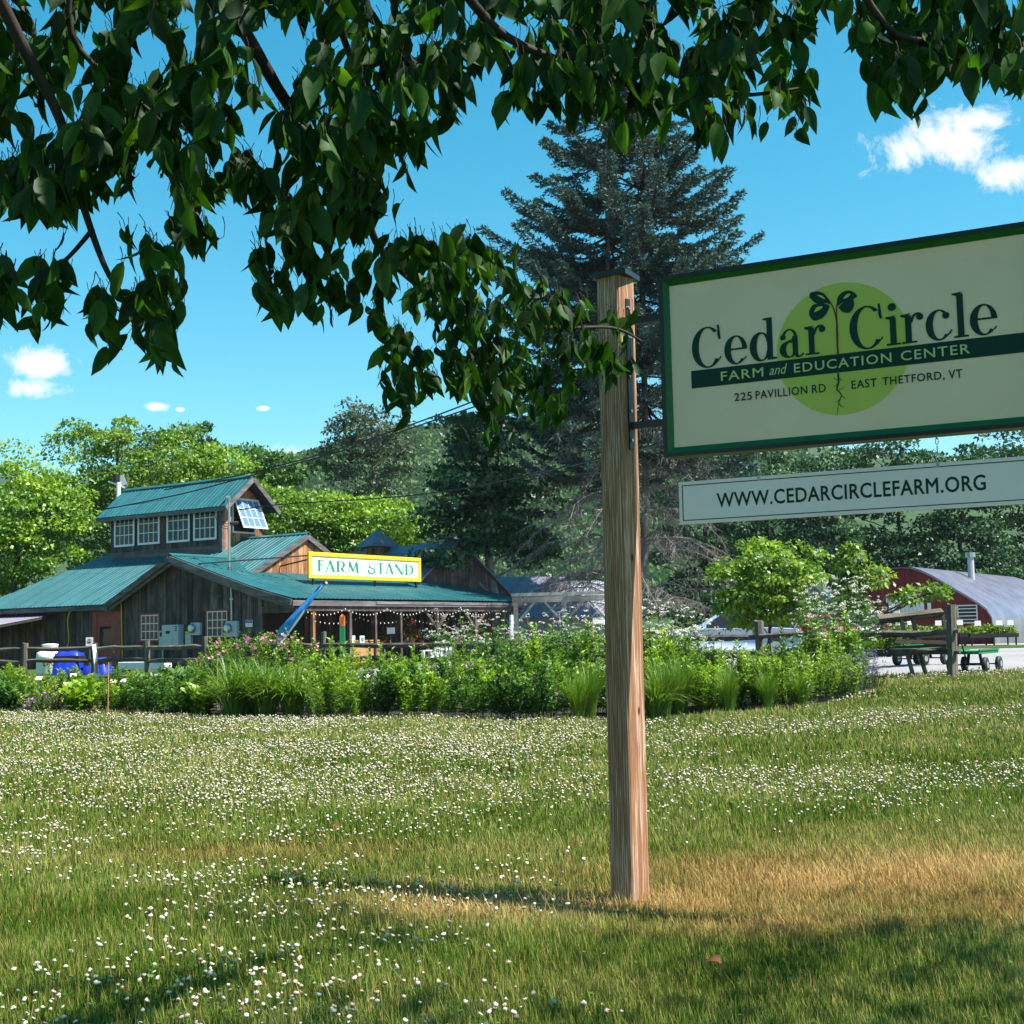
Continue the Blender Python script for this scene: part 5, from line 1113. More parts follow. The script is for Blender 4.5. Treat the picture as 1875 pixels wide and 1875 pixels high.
# ------------------------------------------------------------------ split rail fence
def build_fence():
    root = empty('split_rail_fence', FENCE[4], 0, 'weathered grey split rail fence running along the back of the flower bed', 'fence')
    b0 = Vector(FENCE[4]); rnd = random.Random(4); tops = {1: 1178, 2: 1178, 3: 1166, 4: 1157, 5: 1150, 6: 1143, 7: 1137, 8: 1107}
    posts = []
    for i, (p, (px, Y)) in enumerate(zip(FENCE, FENCE_PX)):
        zt = zat(px, tops.get(i, 1178), Y) - p.z; w = .17 if i < 8 else .19; lx, ly = rnd.gauss(0, .03), rnd.gauss(0, .02)
        q = p - b0; mb = MB(); n = 6; vs = []
        for k in range(n):
            z = -.3 + (zt + .3) * k / (n - 1)
            for a in range(7):
                an = 2 * math.pi * a / 7 + i; r = w / 2 * (1 + .12 * math.sin(a * 2.3 + i) + rnd.gauss(0, .04)); vs.append((q.x + r * math.cos(an) + lx * z, q.y + r * math.sin(an) + ly * z, q.z + z + (rnd.gauss(0, .015) if k == n - 1 else 0)))
        mb.add(vs, [(k * 7 + a, k * 7 + (a + 1) % 7, (k + 1) * 7 + (a + 1) % 7, (k + 1) * 7 + a) for k in range(n - 1) for a in range(7)] + [tuple(range((n - 1) * 7, n * 7))]); mb.build('post', M['old_post'], root); posts.append(q)
    extra = on(606, 36.6) - b0; MB().tube([extra + Vector((0, 0, -.2)), extra + Vector((.02, 0, 1.0))], [.09, .08], 6).build('post', M['old_post'], root)
    for i in range(len(posts) - 1):
        a, b = posts[i], posts[i + 1]; n = max(1, round((b - a).length / 3.4))
        for k in range(n):
            s, e = a.lerp(b, k / n), a.lerp(b, (k + 1) / n); d = (e - s).normalized()
            if 0 < k:
                z = gz(s.x + b0.x, s.y + b0.y) - b0.z; MB().tube([(s.x, s.y, z - .2), (s.x + .01, s.y, z + .5), (s.x, s.y, z + 1.08)], [.09, .085, .08], 7).build('post', M['old_post'], root)
            for h in (.86, .50):
                pts = []
                for t in np.linspace(-.04, 1.04, 6):
                    p = s.lerp(e, t); pts.append(Vector((p.x, p.y, gz(p.x + b0.x, p.y + b0.y) - b0.z + h + rnd.gauss(0, .018))))
                MB().tube(pts, [.04, .062, .068, .070, .060, .038], 6).build('rail', M['old_rail'], root)
build_fence()

# ------------------------------------------------------------------ things on and around the barn
def thing_at(name, label, cat, loc, rz=0, group=None): return empty(name, loc, rz, label, cat, group)
def wall_box(name, label, cat, px0, px1, py0, py1, depth, m, parts=None):
    """a box fixed to the barn front, traced from the picture"""
    q1, zt = hp(px0, py0, .42); q0, zb = hp(px1, py1, .42); zt = hp((px0 + px1) / 2, py0, .42)[1]; zb = hp((px0 + px1) / 2, py1, .42)[1]; c = H(.465, (q0 + q1) / 2, zb)
    root = thing_at(name, label, cat, c, HA); w, h = (q1 - q0) / 2, zt - zb
    o = MB().box(-depth, 0, -w, w, 0, h).build('case', m, root, bevel=.012)
    return root, w, h, depth, o
r, w, h, d, o = wall_box('electrical_cabinet', 'large pale grey electrical cabinet on the barn wall between the windows', 'cabinet', 305, 335, 1144, 1183, .28, M['grey_box'])
MB().box(-d - .012, -d + .004, -w + .30, w - .03, .03, h - .03).build('door', M['grey_box'], r); MB().box(-d - .016, -d - .010, w - .45, w - .22, h * .58, h * .72).build('label_plate', M['ink'], r); MB().box(-d - .017, -d - .011, w - .44, w - .23, h * .725, h * .76).build('label_plate', M['yellow'], r)
for k in (0, 1, 2): MB().box(-d - .010, -d + .002, -w + .06, -w + .18, h * (.70 + .09 * k), h * (.74 + .09 * k)).build('vent_slot', M['black'], r)
r, w, h, d, o = wall_box('switch_box', 'narrow grey switch box left of the large electrical cabinet', 'switch box', 294, 303, 1155, 1183, .14, M['grey_box'])
MB().box(-d - .01, -d, -w * .5, w * .5, h * .62, h * .9).build('cover', M['black'], r); MB().tube([(-.06, 0, 0), (-.06, 0, -.75)], .03, 8).build('conduit', M['grey_box'], r)
r, w, h, d, o = wall_box('switch_box', 'narrow grey switch box with yellow stickers below the round meter', 'switch box', 342, 352, 1156, 1182, .13, M['grey_box'])
MB().box(-d - .01, -d, -w * .7, w * .7, h * .74, h * .93).build('sticker', M['yellow'], r); MB().box(-d - .01, -d, -w * .7, w * .2, h * .10, h * .2).build('sticker', M['yellow'], r)
for lab, a, b, c, e in (('grey electric meter box with round glass right of the large cabinet', 352, 369, 1140, 1163), ('grey electric meter box with round glass at the right-hand barn window', 416, 437, 1137, 1166)):
    r, w, h, d, o = wall_box('meter_box', lab, 'meter', a, b, c, e, .14, M['grey_box'])
    mb = MB(); mb.tube([(-d, .12, h * .55), (-d - .10, .12, h * .55), (-d - .13, .12, h * .55)], [.17, .165, .13], 16); mt = mb.build('meter', M['steel'], r, True); MB().tube([(-d - .131, .12, h * .55), (-d - .137, .12, h * .55)], .11, 14).build('dial', M['white_paint'], mt)
r, w, h, d, o = wall_box('notice_sign', 'small blue and white NOTICE sign on the barn wall', 'sign', 448, 461, 1135, 1148, .012, M['white_paint'])
ns = m_plain('notice_blue', (.01, .03, .25), .5); MB().box(-d - .004, -d, -w + .02, w - .02, h * .55, h * .95).build('header', ns, r)
tx = text_obj('lettering', 'NOTICE', M['white_paint'], r, -w + .08, w - .08, h * .64, h * .86, 0, .01)
tx.rotation_euler = (0, 0, rad(-90)); tx.location = (-d - .007, 0, 0)
# conduit and service mast standing through the roof, with the wires that meet it
def build_mast():
    p0 = 1.3; q, z = hp(420, 1052, p0); zt = hp(420, 914, p0)[1]; c = H(p0, q, 0)
    root = thing_at('service_mast', 'grey metal electrical service mast rising through the green roof', 'mast', (c.x, c.y, wing_z(q)))
    r = zt - wing_z(q)
    MB().tube([(0, 0, -.1), (0, 0, r - .05)], .045, 8).build('pipe', M['steel'], root); MB().tube([(0, 0, r - .06), (-.02, -.02, r + .08), (-.12, -.06, r + .05)], [.07, .085, .06], 8).build('weatherhead', M['steel'], root)
    MB().tube([(0, 0, 0), (0, 0, .10)], [.12, .06], 8).build('boot', M['black'], root); MB().tube([(.02, 0, r * .66), (.32, .1, r * .66)], [.06, .07], 6).build('insulator', M['black'], root)
    mb = MB()
    for k in range(3): mb.tube(smooth([(-.10, -.05, r), (-.35 - .08 * k, -.1, r * .8), (-.2, 0, r * .66 - .1 * k), (.28, .1, r * .66)], 5), .014, 4, False)
    mb.build('drip_loop', M['black'], root)
    q2, z2 = hp(425, 1080, .44); cc = H(.40, hp(424, 1140, .40)[0], hp(424, 1136, .40)[1]); h2 = wing_z(q2) - cc.z - .1
    r2 = thing_at('wall_conduit', 'thin grey conduit running up the barn wall above the right meter', 'conduit', cc); MB().tube([(0, 0, 0), (-.01, 0, h2)], .03, 8).build('pipe', M['steel'], r2); MB().box(-.06, .06, -.04, .07, h2 * .5, h2 * .5 + .05).build('clamp', M['steel'], r2)
build_mast()
def wire(label, pts, r=.024):
    P = [at(*p) for p in pts]; b = P[0]; o = MB().tube([Vector(q) - b for q in smooth([tuple(p) for p in P], 6)], r, 4).build('utility_wire', M['black'], None); o.location = b; tag(o, label, 'wire', 'utility wires')
wire('upper black wire slanting up from the cupola ridge toward the treetops', [(300, 897, 47), (448, 868, 45), (600, 828, 42), (760, 775, 39), (900, 722, 36)])
wire('second black wire just below the upper one, slanting over the cupola roof', [(190, 933, 47), (330, 905, 45.5), (470, 868, 44), (640, 822, 41), (800, 768, 38), (930, 724, 36)])
wire('black wire running from the roof mast past the sign post at tree height', [(428, 935, 47.2), (520, 923, 46), (700, 912, 43), (860, 892, 41), (1085, 843, 37), (1230, 806, 35), (1420, 750, 32)])
wire('thin black wire crossing in front of the left treetops', [(-60, 955, 60), (90, 938, 58), (200, 930, 56), (300, 915, 54)], .012)
def build_flue():
    b = at(217, 905, 60); r = thing_at('vent_stack', 'white vent pipe with a dark round cap behind the left end of the cupola roof', 'vent pipe', (b.x, b.y, 4.0)); h = b.z - 4.0
    s = 60 / FPX
    MB().tube([(0, 0, 0), (0, 0, h + 22 * s)], .11, 10).build('pipe', M['white_paint'], r); MB().tube([(-.12, 0, h + 24 * s), (-.12, 0, h + 37 * s)], [.15, .16], 12).build('cap', M['black'], r)
    MB().bar((-.45, 0, h + 24 * s), (.3, 0, h + 12 * s), .08, .08).build('bracket', M['white_paint'], r); MB().prism([(.08, 0), (.40, .05), (.20, .5), (.08, .45)], lambda u, v, t: (u, t, h + 16 * s + v), -.02, .02).build('vane', M['grey_box'], r)
    return r
build_flue()
# hose, tank, tarps, bench and bits by the left wall
M['yellow_hose'] = m_plain('yellow_hose', (.50, .33, .03), .5)
def front(px, py, p): q, z = hp(px, py, p); return H(p, q, z)
def hose(label, pts, p=.36):
    P = [front(x, y, p) for x, y in pts]; o = MB().tube([Vector(a) - P[0] for a in smooth([tuple(a) for a in P], 5)], .028, 6).build('hose', M['yellow_hose'], None, True); o.location = P[0]; tag(o, label, 'hose')
hose('yellow hose hanging beside the right edge of the red door', [(205, 1101), (217, 1103), (222, 1112), (223, 1160), (224, 1205)])
hose('yellow hose looping down the wall left of the red door', [(130, 1116), (124, 1135), (126, 1170), (120, 1188), (100, 1192)], .2)
def ground_at(px, Y): return on(px, Y)
def build_tank():
    Y = 44; c = on(92, Y); s = Y / FPX; r = thing_at('water_tank', 'round white plastic tank with DR letters behind the rail fence', 'tank', c)
    zt = zat(92, 1192, Y) - c.z; R_ = 24 * s
    body = MB().lathe((0, 0, 0), [(R_ * .96, 0), (R_, .05), (R_, zt * .72), (R_ * 1.01, zt * .74), (R_, zt * .76), (R_ * .97, zt * .94), (R_ * .7, zt)], 26).build('body', M['white_paint'], r, True)
    MB().lathe((0, 0, zt), [(R_ * .56, -.02), (R_ * .58, .10), (R_ * .58, .17), (R_ * .62, .18), (R_ * .60, .22), (.1, .24)], 20).build('lid', M['white_paint'], r, True)
    for ch, x0, x1, m in (('D', -.06, .10, 'ink'), ('R', .11, .28, 'red_paint')):
        t = text_obj('lettering', ch, M[m], body, x0, x1, zt * .36, zt * .36 + .22, -R_ * .985 - .02, .02); 
build_tank()
def crumple(name, label, cat, px, Y, w, d, h, m, seed):
    c = on(px, Y); r = thing_at(name, label, cat, c); rnd = random.Random(seed); n = 9; V = []; F_ = []
    for i in range(n):
        for j in range(n):
            u, v = i / (n - 1) * 2 - 1, j / (n - 1) * 2 - 1; e = max(abs(u), abs(v)); z = h * (1 if e < .72 else (1 - (e - .72) / .28 * .98)) + rnd.gauss(0, .05) * (e < .8); V.append((u * w / 2 * (1 + rnd.gauss(0, .03)), v * d / 2, max(0.01, z)))
    for i in range(n - 1):
        for j in range(n - 1): a = i * n + j; F_.append((a, a + n, a + n + 1, a + 1))
    MB().add(V, F_).build('cover', m, r, True); MB().box(-w * .42, w * .42, -d * .42, d * .42, 0, h * .85).build('contents', M['black'], r)
crumple('tarp_bundle', 'blue tarp covered pile just right of the white tank', 'tarp', 128, 43, .95, .9, .72, M['blue_tarp'], 1)
crumple('tarp_bundle', 'lower blue tarp covered pile in front of the red door', 'tarp', 180, 43, .85, .8, .50, M['blue_tarp'], 2)
def build_left_bits():
    Y = 42.5; c = on(265, 44); s = 44 / FPX; r = thing_at('trough_bench', 'long white trough on dark supports against the barn wall', 'trough', c, rad(146.7) + math.pi)
    z0 = zat(265, 1226, 44) - c.z; L_ = 62 * s
    MB().box(-L_, L_, -.16, .16, z0, z0 + .25).build('trough', M['white_paint'], r, bevel=.02)
    for x in (-L_ * .8, L_ * .8): MB().box(x - .06, x + .06, -.13, .13, -.05, z0 - .002).build('support', M['black'], r)
    c = on(164, Y); r = thing_at('warning_sign', 'small white sign with a red octagon on a stake by the red door', 'sign', c); z = zat(164, 1183, Y) - c.z; s = Y / FPX
    MB().bar((0, .02, -.1), (0, .02, z + .1), .04, .04).build('stake', M['old_post'], r); MB().box(-6.5 * s, 6.5 * s, -.012, .0, z, z + 16 * s).build('board', M['white_paint'], r)
    MB().tube([(0, -.013, z + 9 * s), (0, -.018, z + 9 * s)], 4.2 * s, 8).build('octagon', M['red_paint'], r); MB().box(-.055, .055, -.024, -.019, z + 8.4 * s, z + 9.6 * s).build('bar', M['white_paint'], r)
    c = on(176, 40.6); r = thing_at('leaning_stake', 'leaning board with faded orange and white paint at the left fence', 'board', c); MB().bar((.05, 0, -.1), (-.12, .15, zat(172, 1180, 40.6) - c.z), .12, .04).build('plank', M['white_paint'], r); MB().bar((.055, -.03, .1), (.02, .02, .45), .10, .03).build('paint_mark', M['orange_paint'], r)
build_left_bits()
# blue flag on its staff
def build_flag():
    Y = 43.2; a, b = at(508, 1165, Y), at(597, 1068, Y); r = thing_at('flag', 'furled sky-blue flag on a slanted staff at the barn corner', 'flag', a)
    d = b - a; e0 = d * -.08; MB().tube([e0, d * 1.0], .022, 6).build('staff', M['trim_grey'], r); MB().tube([d * 1.0, d * 1.02], [.05, .04], 8).build('finial', M['white_paint'], r)
    V, F_ = [], []; n, m = 22, 5; rnd = random.Random(5)
    for i in range(n + 1):
        t = i / n; w = .22 + .95 * t ** 1.1
        for j in range(m):
            u = j / (m - 1); p = d * (.97 - .90 * t) + Vector((-.10 - .30 * u * t, -.05 + .14 * math.sin(u * 5 + t * 6), -w * u * .85 + .05)); V.append(p)
    for i in range(n):
        for j in range(m - 1): k = i * m + j; F_.append((k, k + 1, k + m + 1, k + m))
    o = MB().add(V, F_).build('cloth', M['blue_cloth'], r, True); so = o.modifiers.new('thick', 'SOLIDIFY'); so.thickness = .012
    V2 = [Vector(v) + Vector((-.01, -.035, -.02)) for i in range(7, n + 1) for v in (V[i * m + 3], V[i * m + 4])]; k = len(V2) // 2
    MB().add(V2, [(2 * i, 2 * i + 1, 2 * i + 3, 2 * i + 2) for i in range(k - 1)]).build('stripe', M['white_paint'], r, True)
build_flag()
# painted marker post
def build_marker():
    Y = 38.5; c = on(627, Y); s = Y / FPX; r = thing_at('marker_post', 'square post painted green below and orange above, in front of the porch', 'post', c)
    z1 = zat(627, 1146, Y) - c.z; z2 = zat(627, 1129, Y) - c.z; w = 4.6 * s
    MB().box(-w, w, -w, w, -.1, z1).build('green_shaft', M['green_paint'], r); mb = MB().box(-w, w, -w, w, z1 + .001, z2); mb.add([(-w, -w, z2 + .001), (w, -w, z2 + .001), (w, w, z2 + .001), (-w, w, z2 + .001), (0, 0, z2 + .09)], [(0, 1, 4), (1, 2, 4), (2, 3, 4), (3, 0, 4)]); mb.build('orange_top', M['orange_paint'], r)
build_marker()
# festoon of bulbs under the eave
def build_lights():
    r = thing_at('string_lights', 'strings of small white bulbs swagged under the porch eave', 'string lights', (HC.x, HC.y, 0), HA); bm = MB(); wm = MB(); n = 0
    M['bulb'] = m_plain('bulb', (.75, .72, .62), .3)
    for z0, q0, ps in ((2.48, -.09, np.arange(.3, 14.5, 2.4)), (2.18, .25, np.arange(1.0, 14.0, 2.9))):
        for a, b in zip(ps[:-1], ps[1:]):
            pts = [(a + (b - a) * t, q0, z0 - .22 * 4 * t * (1 - t)) for t in np.linspace(0, 1, 13)]; wm.tube(pts, .006, 3, False)
            for p in pts[:-1]: bm.lathe((p[0], p[1], p[2] - .06), [(.006, .04), (.017, .02), (.020, 0), (.01, -.02)], 6)
    wm.build('cord', M['black'], r); o = bm.build('bulbs', M['bulb'], r, True); tag(o, kind='stuff')
build_lights()
# stock under the porch
def m_petal(name, els): return m_leaf(name, els, .3, gloss=.02, tcol=(1.1, 1, 1))
M['petal_red'] = m_petal('petal_red', [(0, (.30, .01, .01)), (1, (.65, .04, .02))])
M['petal_pink'] = m_petal('petal_pink', [(0, (.55, .12, .22)), (1, (.85, .45, .52))])
M['petal_mauve'] = m_petal('petal_mauve', [(0, (.42, .16, .40)), (1, (.72, .45, .70))])
M['petal_white'] = m_petal('petal_white', [(0, (.60, .60, .52)), (1, (.85, .85, .80))])
M['petal_purple'] = m_petal('petal_purple', [(0, (.10, .05, .24)), (1, (.28, .18, .48))])
M['petal_yellow'] = m_petal('petal_yellow', [(0, (.55, .40, .04)), (1, (.80, .65, .12))])
M['terracotta'] = m_plain('terracotta', (.30, .10, .05), .8)
def kites(n, cfn, s, m, name, parent, asp=.6, up=.3, dirfn=None, rfn=None):
    C = cfn(n); D = dirfn(n) if dirfn else rdirs(n); Nn = rdirs(n) + np.array([0, -.2, up]); ss = s * (.6 + .8 * NG.random(n)); V, Fq = leaf_arrays(C, D, Nn, ss, ss * asp, .15)
    R_ = np.clip(rfn(C) if rfn else .5 + .25 * NG.normal(size=n), 0, 1)
    return link(bpy.data.objects.new(name, npmesh(name, V, Fq, m, np.repeat(R_, 4))), parent)
def dome(w, h, z0=0.0, shell=.35):
    def f(n):
        u = rdirs(n); u[:, 2] = np.abs(u[:, 2]); r = (shell + (1 - shell) * NG.random(n) ** .6)[:, None]; return u * r * np.array([w, w, h]) + np.array([0, 0, z0])
    return f
def potted(label, px, Y, z, s, petal, pot='terracotta'):
    c = at(px, 1160, Y); r = thing_at('potted_plant', label, 'potted plant', (c.x, Y, z), 0, 'potted plants for sale'); 
    MB().lathe((0, 0, 0), [(.11 * s, 0), (.16 * s, .22 * s), (.175 * s, .22 * s), (.175 * s, .27 * s), (.13 * s, .26 * s)], 12).build('pot', M[pot], r); kites(160, dome(.32 * s, .42 * s, .26 * s), .10 * s, M['leaf_mid'], 'foliage', r)
    kites(70, dome(.34 * s, .46 * s, .28 * s, .8), .07 * s, M[petal], 'blossoms', r, .9)
HZ = GZ - .04
def build_porch_stock():
    q0 = .9
    def table(label, px0, px1, ztop, q, m, nm='display_table', cat='table'):
        p0 = hq(px0, 1165, q)[0]; p1 = hq(px1, 1165, q)[0]; c = H((p0 + p1) / 2, q, HZ); r = thing_at(nm, label, cat, c, HA); w = (p1 - p0) / 2
        MB().box(-w, w, -.35, .35, ztop - HZ - .05, ztop - HZ).build('top', M[m], r)
        for x in (-w + .08, w - .08):
            for y in (-.28, .28): MB().box(x - .04, x + .04, y - .04, y + .04, 0, ztop - HZ - .051).build('leg', M['old_post'], r)
        return r, w
    r, w = table('plywood counter with an orange front under the porch, behind the marker post', 632, 682, 1.30, .7, 'ply', 'counter', 'counter'); MB().box(-w, w, -.372, -.352, .1, .86).build('front_panel', M['ply'], r)
    for k, px in enumerate((646, 663)):
        p = hq(px, 1170, .30)[0]; c = H(p, .30, 0); n = thing_at('paper_notice', ('plain white paper notice on the porch counter, the left one', 'white paper notice with a teal picture on the porch counter')[k], 'notice', (c.x, c.y, zat(px, 1181, c.y)), HA); MB().box(-.13, .13, -.006, .0, 0, .34).build('sheet', M['white_paint'], n)
        if k: MB().box(-.09, .09, -.010, -.007, .12, .28).build('picture', m_plain('teal_print', (.05, .25, .35), .6), n)
    table('dark wooden plant bench under the middle of the porch', 690, 775, 1.02, .9, 'old_rail', 'plant_bench', 'bench'); table('dark wooden plant bench under the right end of the porch', 800, 915, 1.05, .9, 'old_rail', 'plant_bench', 'bench')
    wb = H(hq(715, 1156, .7)[0], .7, 0); n = thing_at('chalk_board', 'small framed white board on the porch bench', 'board', (wb.x, wb.y, 1.06), HA); z = zat(715, 1162, wb.y) - 1.06
    MB().box(-.27, .27, -.02, .02, z, z + .30).build('frame', M['old_rail'], n); MB().box(-.235, .235, -.026, -.021, z + .035, z + .265).build('sheet', M['white_paint'], n); MB().box(-.03, .03, .0, .03, -.02, z - .001).build('prop', M['old_rail'], n)
    k = 0
    names = ['red', 'pink', 'white', 'mauve']
    for px, q, z, s in ((698, .9, 1.02, .9), (738, .9, 1.02, .8), (752, .8, 1.02, 1.1), (770, .9, 1.02, .9), (812, .9, 1.05, 1.0), (838, .8, 1.05, 1.2), (862, .9, 1.05, 1.0), (890, .9, 1.05, 1.3), (908, .8, 1.05, 1.0)):
        p = hq(px, 1160, q)[0]; c = H(p, q, z); pet = ('petal_red', 'petal_pink', 'petal_red', 'petal_white', 'petal_red', 'petal_pink', 'petal_red', 'petal_red', 'petal_white')[k]
        lab = '%s potted plant on the porch benches with %s flowers, counted from the left' % (ORD[k], pet.split('_')[1])
        r = thing_at('potted_plant', lab, 'potted plant', (c.x, c.y, z), 0, 'potted plants on the porch benches')
        MB().lathe((0, 0, 0), [(.11 * s, 0), (.16 * s, .22 * s), (.175 * s, .22 * s), (.175 * s, .27 * s), (.13 * s, .26 * s)], 12).build('pot', M['terracotta'], r); kites(150, dome(.30 * s, .40 * s, .26 * s), .10 * s, M['leaf_mid'], 'foliage', r); kites(60, dome(.32 * s, .44 * s, .28 * s, .8), .07 * s, M[pet], 'blossoms', r, .9); k += 1
    # hanging baskets
    for j, (px, lab) in enumerate(((745, 'hanging basket of red flowers under the middle of the porch eave'), (880, 'hanging basket of red flowers near the right end of the porch'))):
        p = hq(px, 1148, .5)[0]; c = H(p, .5, 0); z = 1.75; r = thing_at('hanging_basket', lab, 'hanging basket', (c.x, c.y, z)); MB().lathe((0, 0, 0), [(.05, 0), (.16, .06), (.21, .18), (.2, .18)], 12).build('basket', M['black'], r)
        mb = MB(); [mb.tube([(.2 * math.cos(a), .2 * math.sin(a), .18), (0, 0, .62)], .006, 3) for a in (0, 2.1, 4.2)]; mb.tube([(0, 0, .62), (0, 0, .85)], .006, 3); mb.build('hanger', M['black'], r); kites(160, dome(.34, .28, .14), .10, M['leaf_dark'], 'foliage', r); kites(60, dome(.36, .30, .14, .8), .08, M['petal_red'], 'blossoms', r, .9)
ORD = ['first', 'second', 'third', 'fourth', 'fifth', 'sixth', 'seventh', 'eighth', 'ninth', 'tenth', 'eleventh', 'twelfth', 'thirteenth', 'fourteenth', 'fifteenth', 'sixteenth', 'seventeenth', 'eighteenth', 'nineteenth', 'twentieth', 'twenty-first', 'twenty-second', 'twenty-third', 'twenty-fourth', 'twenty-fifth', 'twenty-sixth', 'twenty-seventh', 'twenty-eighth', 'twenty-ninth', 'thirtieth']
build_porch_stock()
def build_chair():
    Y = 38; c = on(801, Y); r = thing_at('garden_chair', 'white slatted wooden garden chair behind the fence by the porch', 'chair', c, rad(-20))
    W = .28; zt = zat(801, 1172, Y) - c.z
    for i in range(5): x = -W + .055 + i * (2 * W - .11) / 4; MB().bar((x, .22, .34), (x * 1.12, .48, zt - .04 * abs(i - 2)), .085, .02, (0, 1, 0)).build('back_slat', M['white_paint'], r)
    for i in range(5): y = -.30 + i * .12; MB().box(-W, W, y - .05, y + .05, .40 - .012 * i, .42 - .012 * i).build('seat_slat', M['white_paint'], r)
    for s in (-1, 1):
        MB().box(s * (W + .06) - .06, s * (W + .06) + .06, -.36, .34, .60, .625).build('arm', M['white_paint'], r); MB().box(s * (W + .04) - .035, s * (W + .04) + .035, -.32, -.25, 0, .599).build('leg', M['white_paint'], r); MB().bar((s * (W + .04), .30, 0), (s * (W + .04), .26, .598), .07, .05).build('leg', M['white_paint'], r)
    MB().bar((-W - .02, .40, zt * .72), (W + .02, .40, zt * .72), .02, .07).build('back_rail', M['white_paint'], r)
build_chair()
def plant_tags():
    spots = [(72, 1242, 22.5), (135, 1236, 23), (148, 1248, 22), (208, 1247, 21.6), (226, 1246, 22.6), (333, 1249, 22), (672, 1238, 21.6), (122, 1252, 21.8)]
    spots = sorted(spots)
    for k, (px, py, Y) in enumerate(spots):
        Y = float(edge_y(at(px, 1160, 23).x)) + 1.5 + .4 * (k % 3); c = on(px, Y); z = zat(px, py + 2, Y) - c.z; r = thing_at('plant_tag', '%s white plant name card on a thin stake in the bed, from the left' % ORD[k], 'plant tag', c, RN.uniform(-.5, .5), 'plant name cards in the flower bed')
        MB().tube([(0, 0, -.05), (0, 0, z)], .006, 5).build('stake', M['steel'], r); t = .5
        MB().prism([(-.06, -.042), (.06, -.042), (.06, .042), (-.06, .042)], lambda u, v, w: (u, v * .75 + w * .6, z + v * .7 - w * .7 + .02), -.004, .004).build('card', M['sign_white'], r)
        MB().prism([(-.06, .0), (.05, .0), (.05, .025), (-.06, .025)], lambda u, v, w: (u, v * .75 + w * .6, z + v * .7 - w * .7 + .02), .0045, .006) if False else None
    for k, (px, y0, y1, Y) in enumerate(((397, 1205, 1245, 24), (198, 1213, 1250, 23.5))):
        c = on(px, Y); o = MB().tube([(0, 0, -.1), (.01, 0, zat(px, y0, Y) - c.z)], .012, 6).build('garden_stake', M['ply'], None); o.location = c; tag(o, ('thin bamboo stake beside the daylily clump', 'thin bamboo stake in front of the red door')[k], 'stake')
plant_tags()

# ------------------------------------------------------------------ right side: sheds, hoop house, cars, wagons
def build_hoop():
    c = at(1657, 1160, 66); c = Vector((c.x, 66, 0)); r = empty('hoop_house', (c.x, c.y, 0), HA, 'hoop house with a red board front and silvery arched film roof', 'greenhouse'); g0 = .42; W = 4.3
    M['film'] = m_plain('film', (.12, .115, .16), .34, 0, .35, .9, spec=.5); M['red_board'] = m_plain('red_board', (.16, .016, .020), .7, 0, .25, 3, objrand=.2)
    prof = [(0, 4.28), (.5, 4.24), (1.0, 4.06), (1.6, 3.74), (2.4, 3.22), (3.1, 2.76), (3.7, 2.36), (4.05, 2.06), (4.24, 1.72), (W, 1.2), (W, g0 - .2)]
    full = [(-u, z) for u, z in reversed(prof)] + prof[1:]
    zf = lambda u: float(np.interp(abs(u), [a for a, _ in prof[:-1]], [b for _, b in prof[:-1]]))
    n = len(full)
    for k in range(6):
        t0, t1 = -.25 + k * 3.6, -.25 + (k + 1) * 3.6 - .02; vs = []
        for t in (t0, t1):
            vs += [(t, u, z + .02) for u, z in full]
        MB().add(vs, [(i, i + 1, n + i + 1, n + i) for i in range(n - 1)]).build('roof_sheet', M['film'], r, True)
    fw = MB().prism(full, lambda u, z, t: (t, u, z - .06), .0, .08).build('front_wall', M['inside'], r)
    boards(fw, lambda u, z, t: (-t, u, z), -4.15, 4.15, lambda u: g0 - .2, lambda u: zf(u) - .10, M['red_board'], .3, .02, 31)
    for i in range(n - 1): MB().bar((-.26, full[i][0], full[i][1] - .05), (-.26, full[i + 1][0], full[i + 1][1] - .05), .05, .18, (1, 0, 0)).build('arch_trim', M['film'], r)
    def F(px, py, t=-.05): 
        d = ray(px, py); o = Vector((0, 0, CAMZ)) - c - E1 * t; w = o - d * (o.dot(E1) / d.dot(E1)); return w.dot(E2), w.z
    def panel(px0, px1, py0, py1, nm, m, t0=.022, t1=.06):
        a, z1 = F(px0, py0); b, z0 = F(px1, py1); return MB().box(-t1, -t0, min(a, b), max(a, b), min(z0, z1), max(z0, z1)).build(nm, m, r), min(a, b), max(a, b), min(z0, z1), max(z0, z1)
    panel(1622, 1698, 1089, 1101, 'header', M['white_paint'])
    o, a, b, z0, z1 = panel(1627, 1693, 1103, 1134, 'vent_door', M['white_paint'])
    nb = 9
    for i in range(nb): u = a + (b - a) * (i + .5) / nb; MB().bar((-.075, u - .12, z0 + .05), (-.075, min(u + .16, b), z1 - .05), .02, .035, (1, 0, 0)).build('diagonal_board', M['grey_box'], o)
    o, a, b, z0, z1 = panel(1752, 1791, 1108, 1141, 'window', M['white_paint'])
    MB().box(-.066, -.061, a + .06, b - .06, z0 + .06, z1 - .06).build('pane', M['glass_dark'], o)
    for k in range(4): z = z0 + .1 + (z1 - z0 - .2) * (k + .5) / 4; MB().box(-.085, -.068, a + .05, b - .05, z - .02, z + .02).build('bar', M['white_paint'], o)
    panel(1698, 1705, 1104, 1116, 'notice', M['white_paint']); panel(1698, 1708, 1121, 1128, 'notice', M['sign_white'])
    p, q = 7.2, -1.5; z = zf(q); MB().tube([(p, q, z - .1), (p, q, z + 1.15)], .17, 10).build('flue', M['grey_box'], r); MB().tube([(p, q, z + 1.15), (p, q, z + 1.4)], [.26, .26], 10).build('flue_cap', M['steel'], r)
build_hoop()
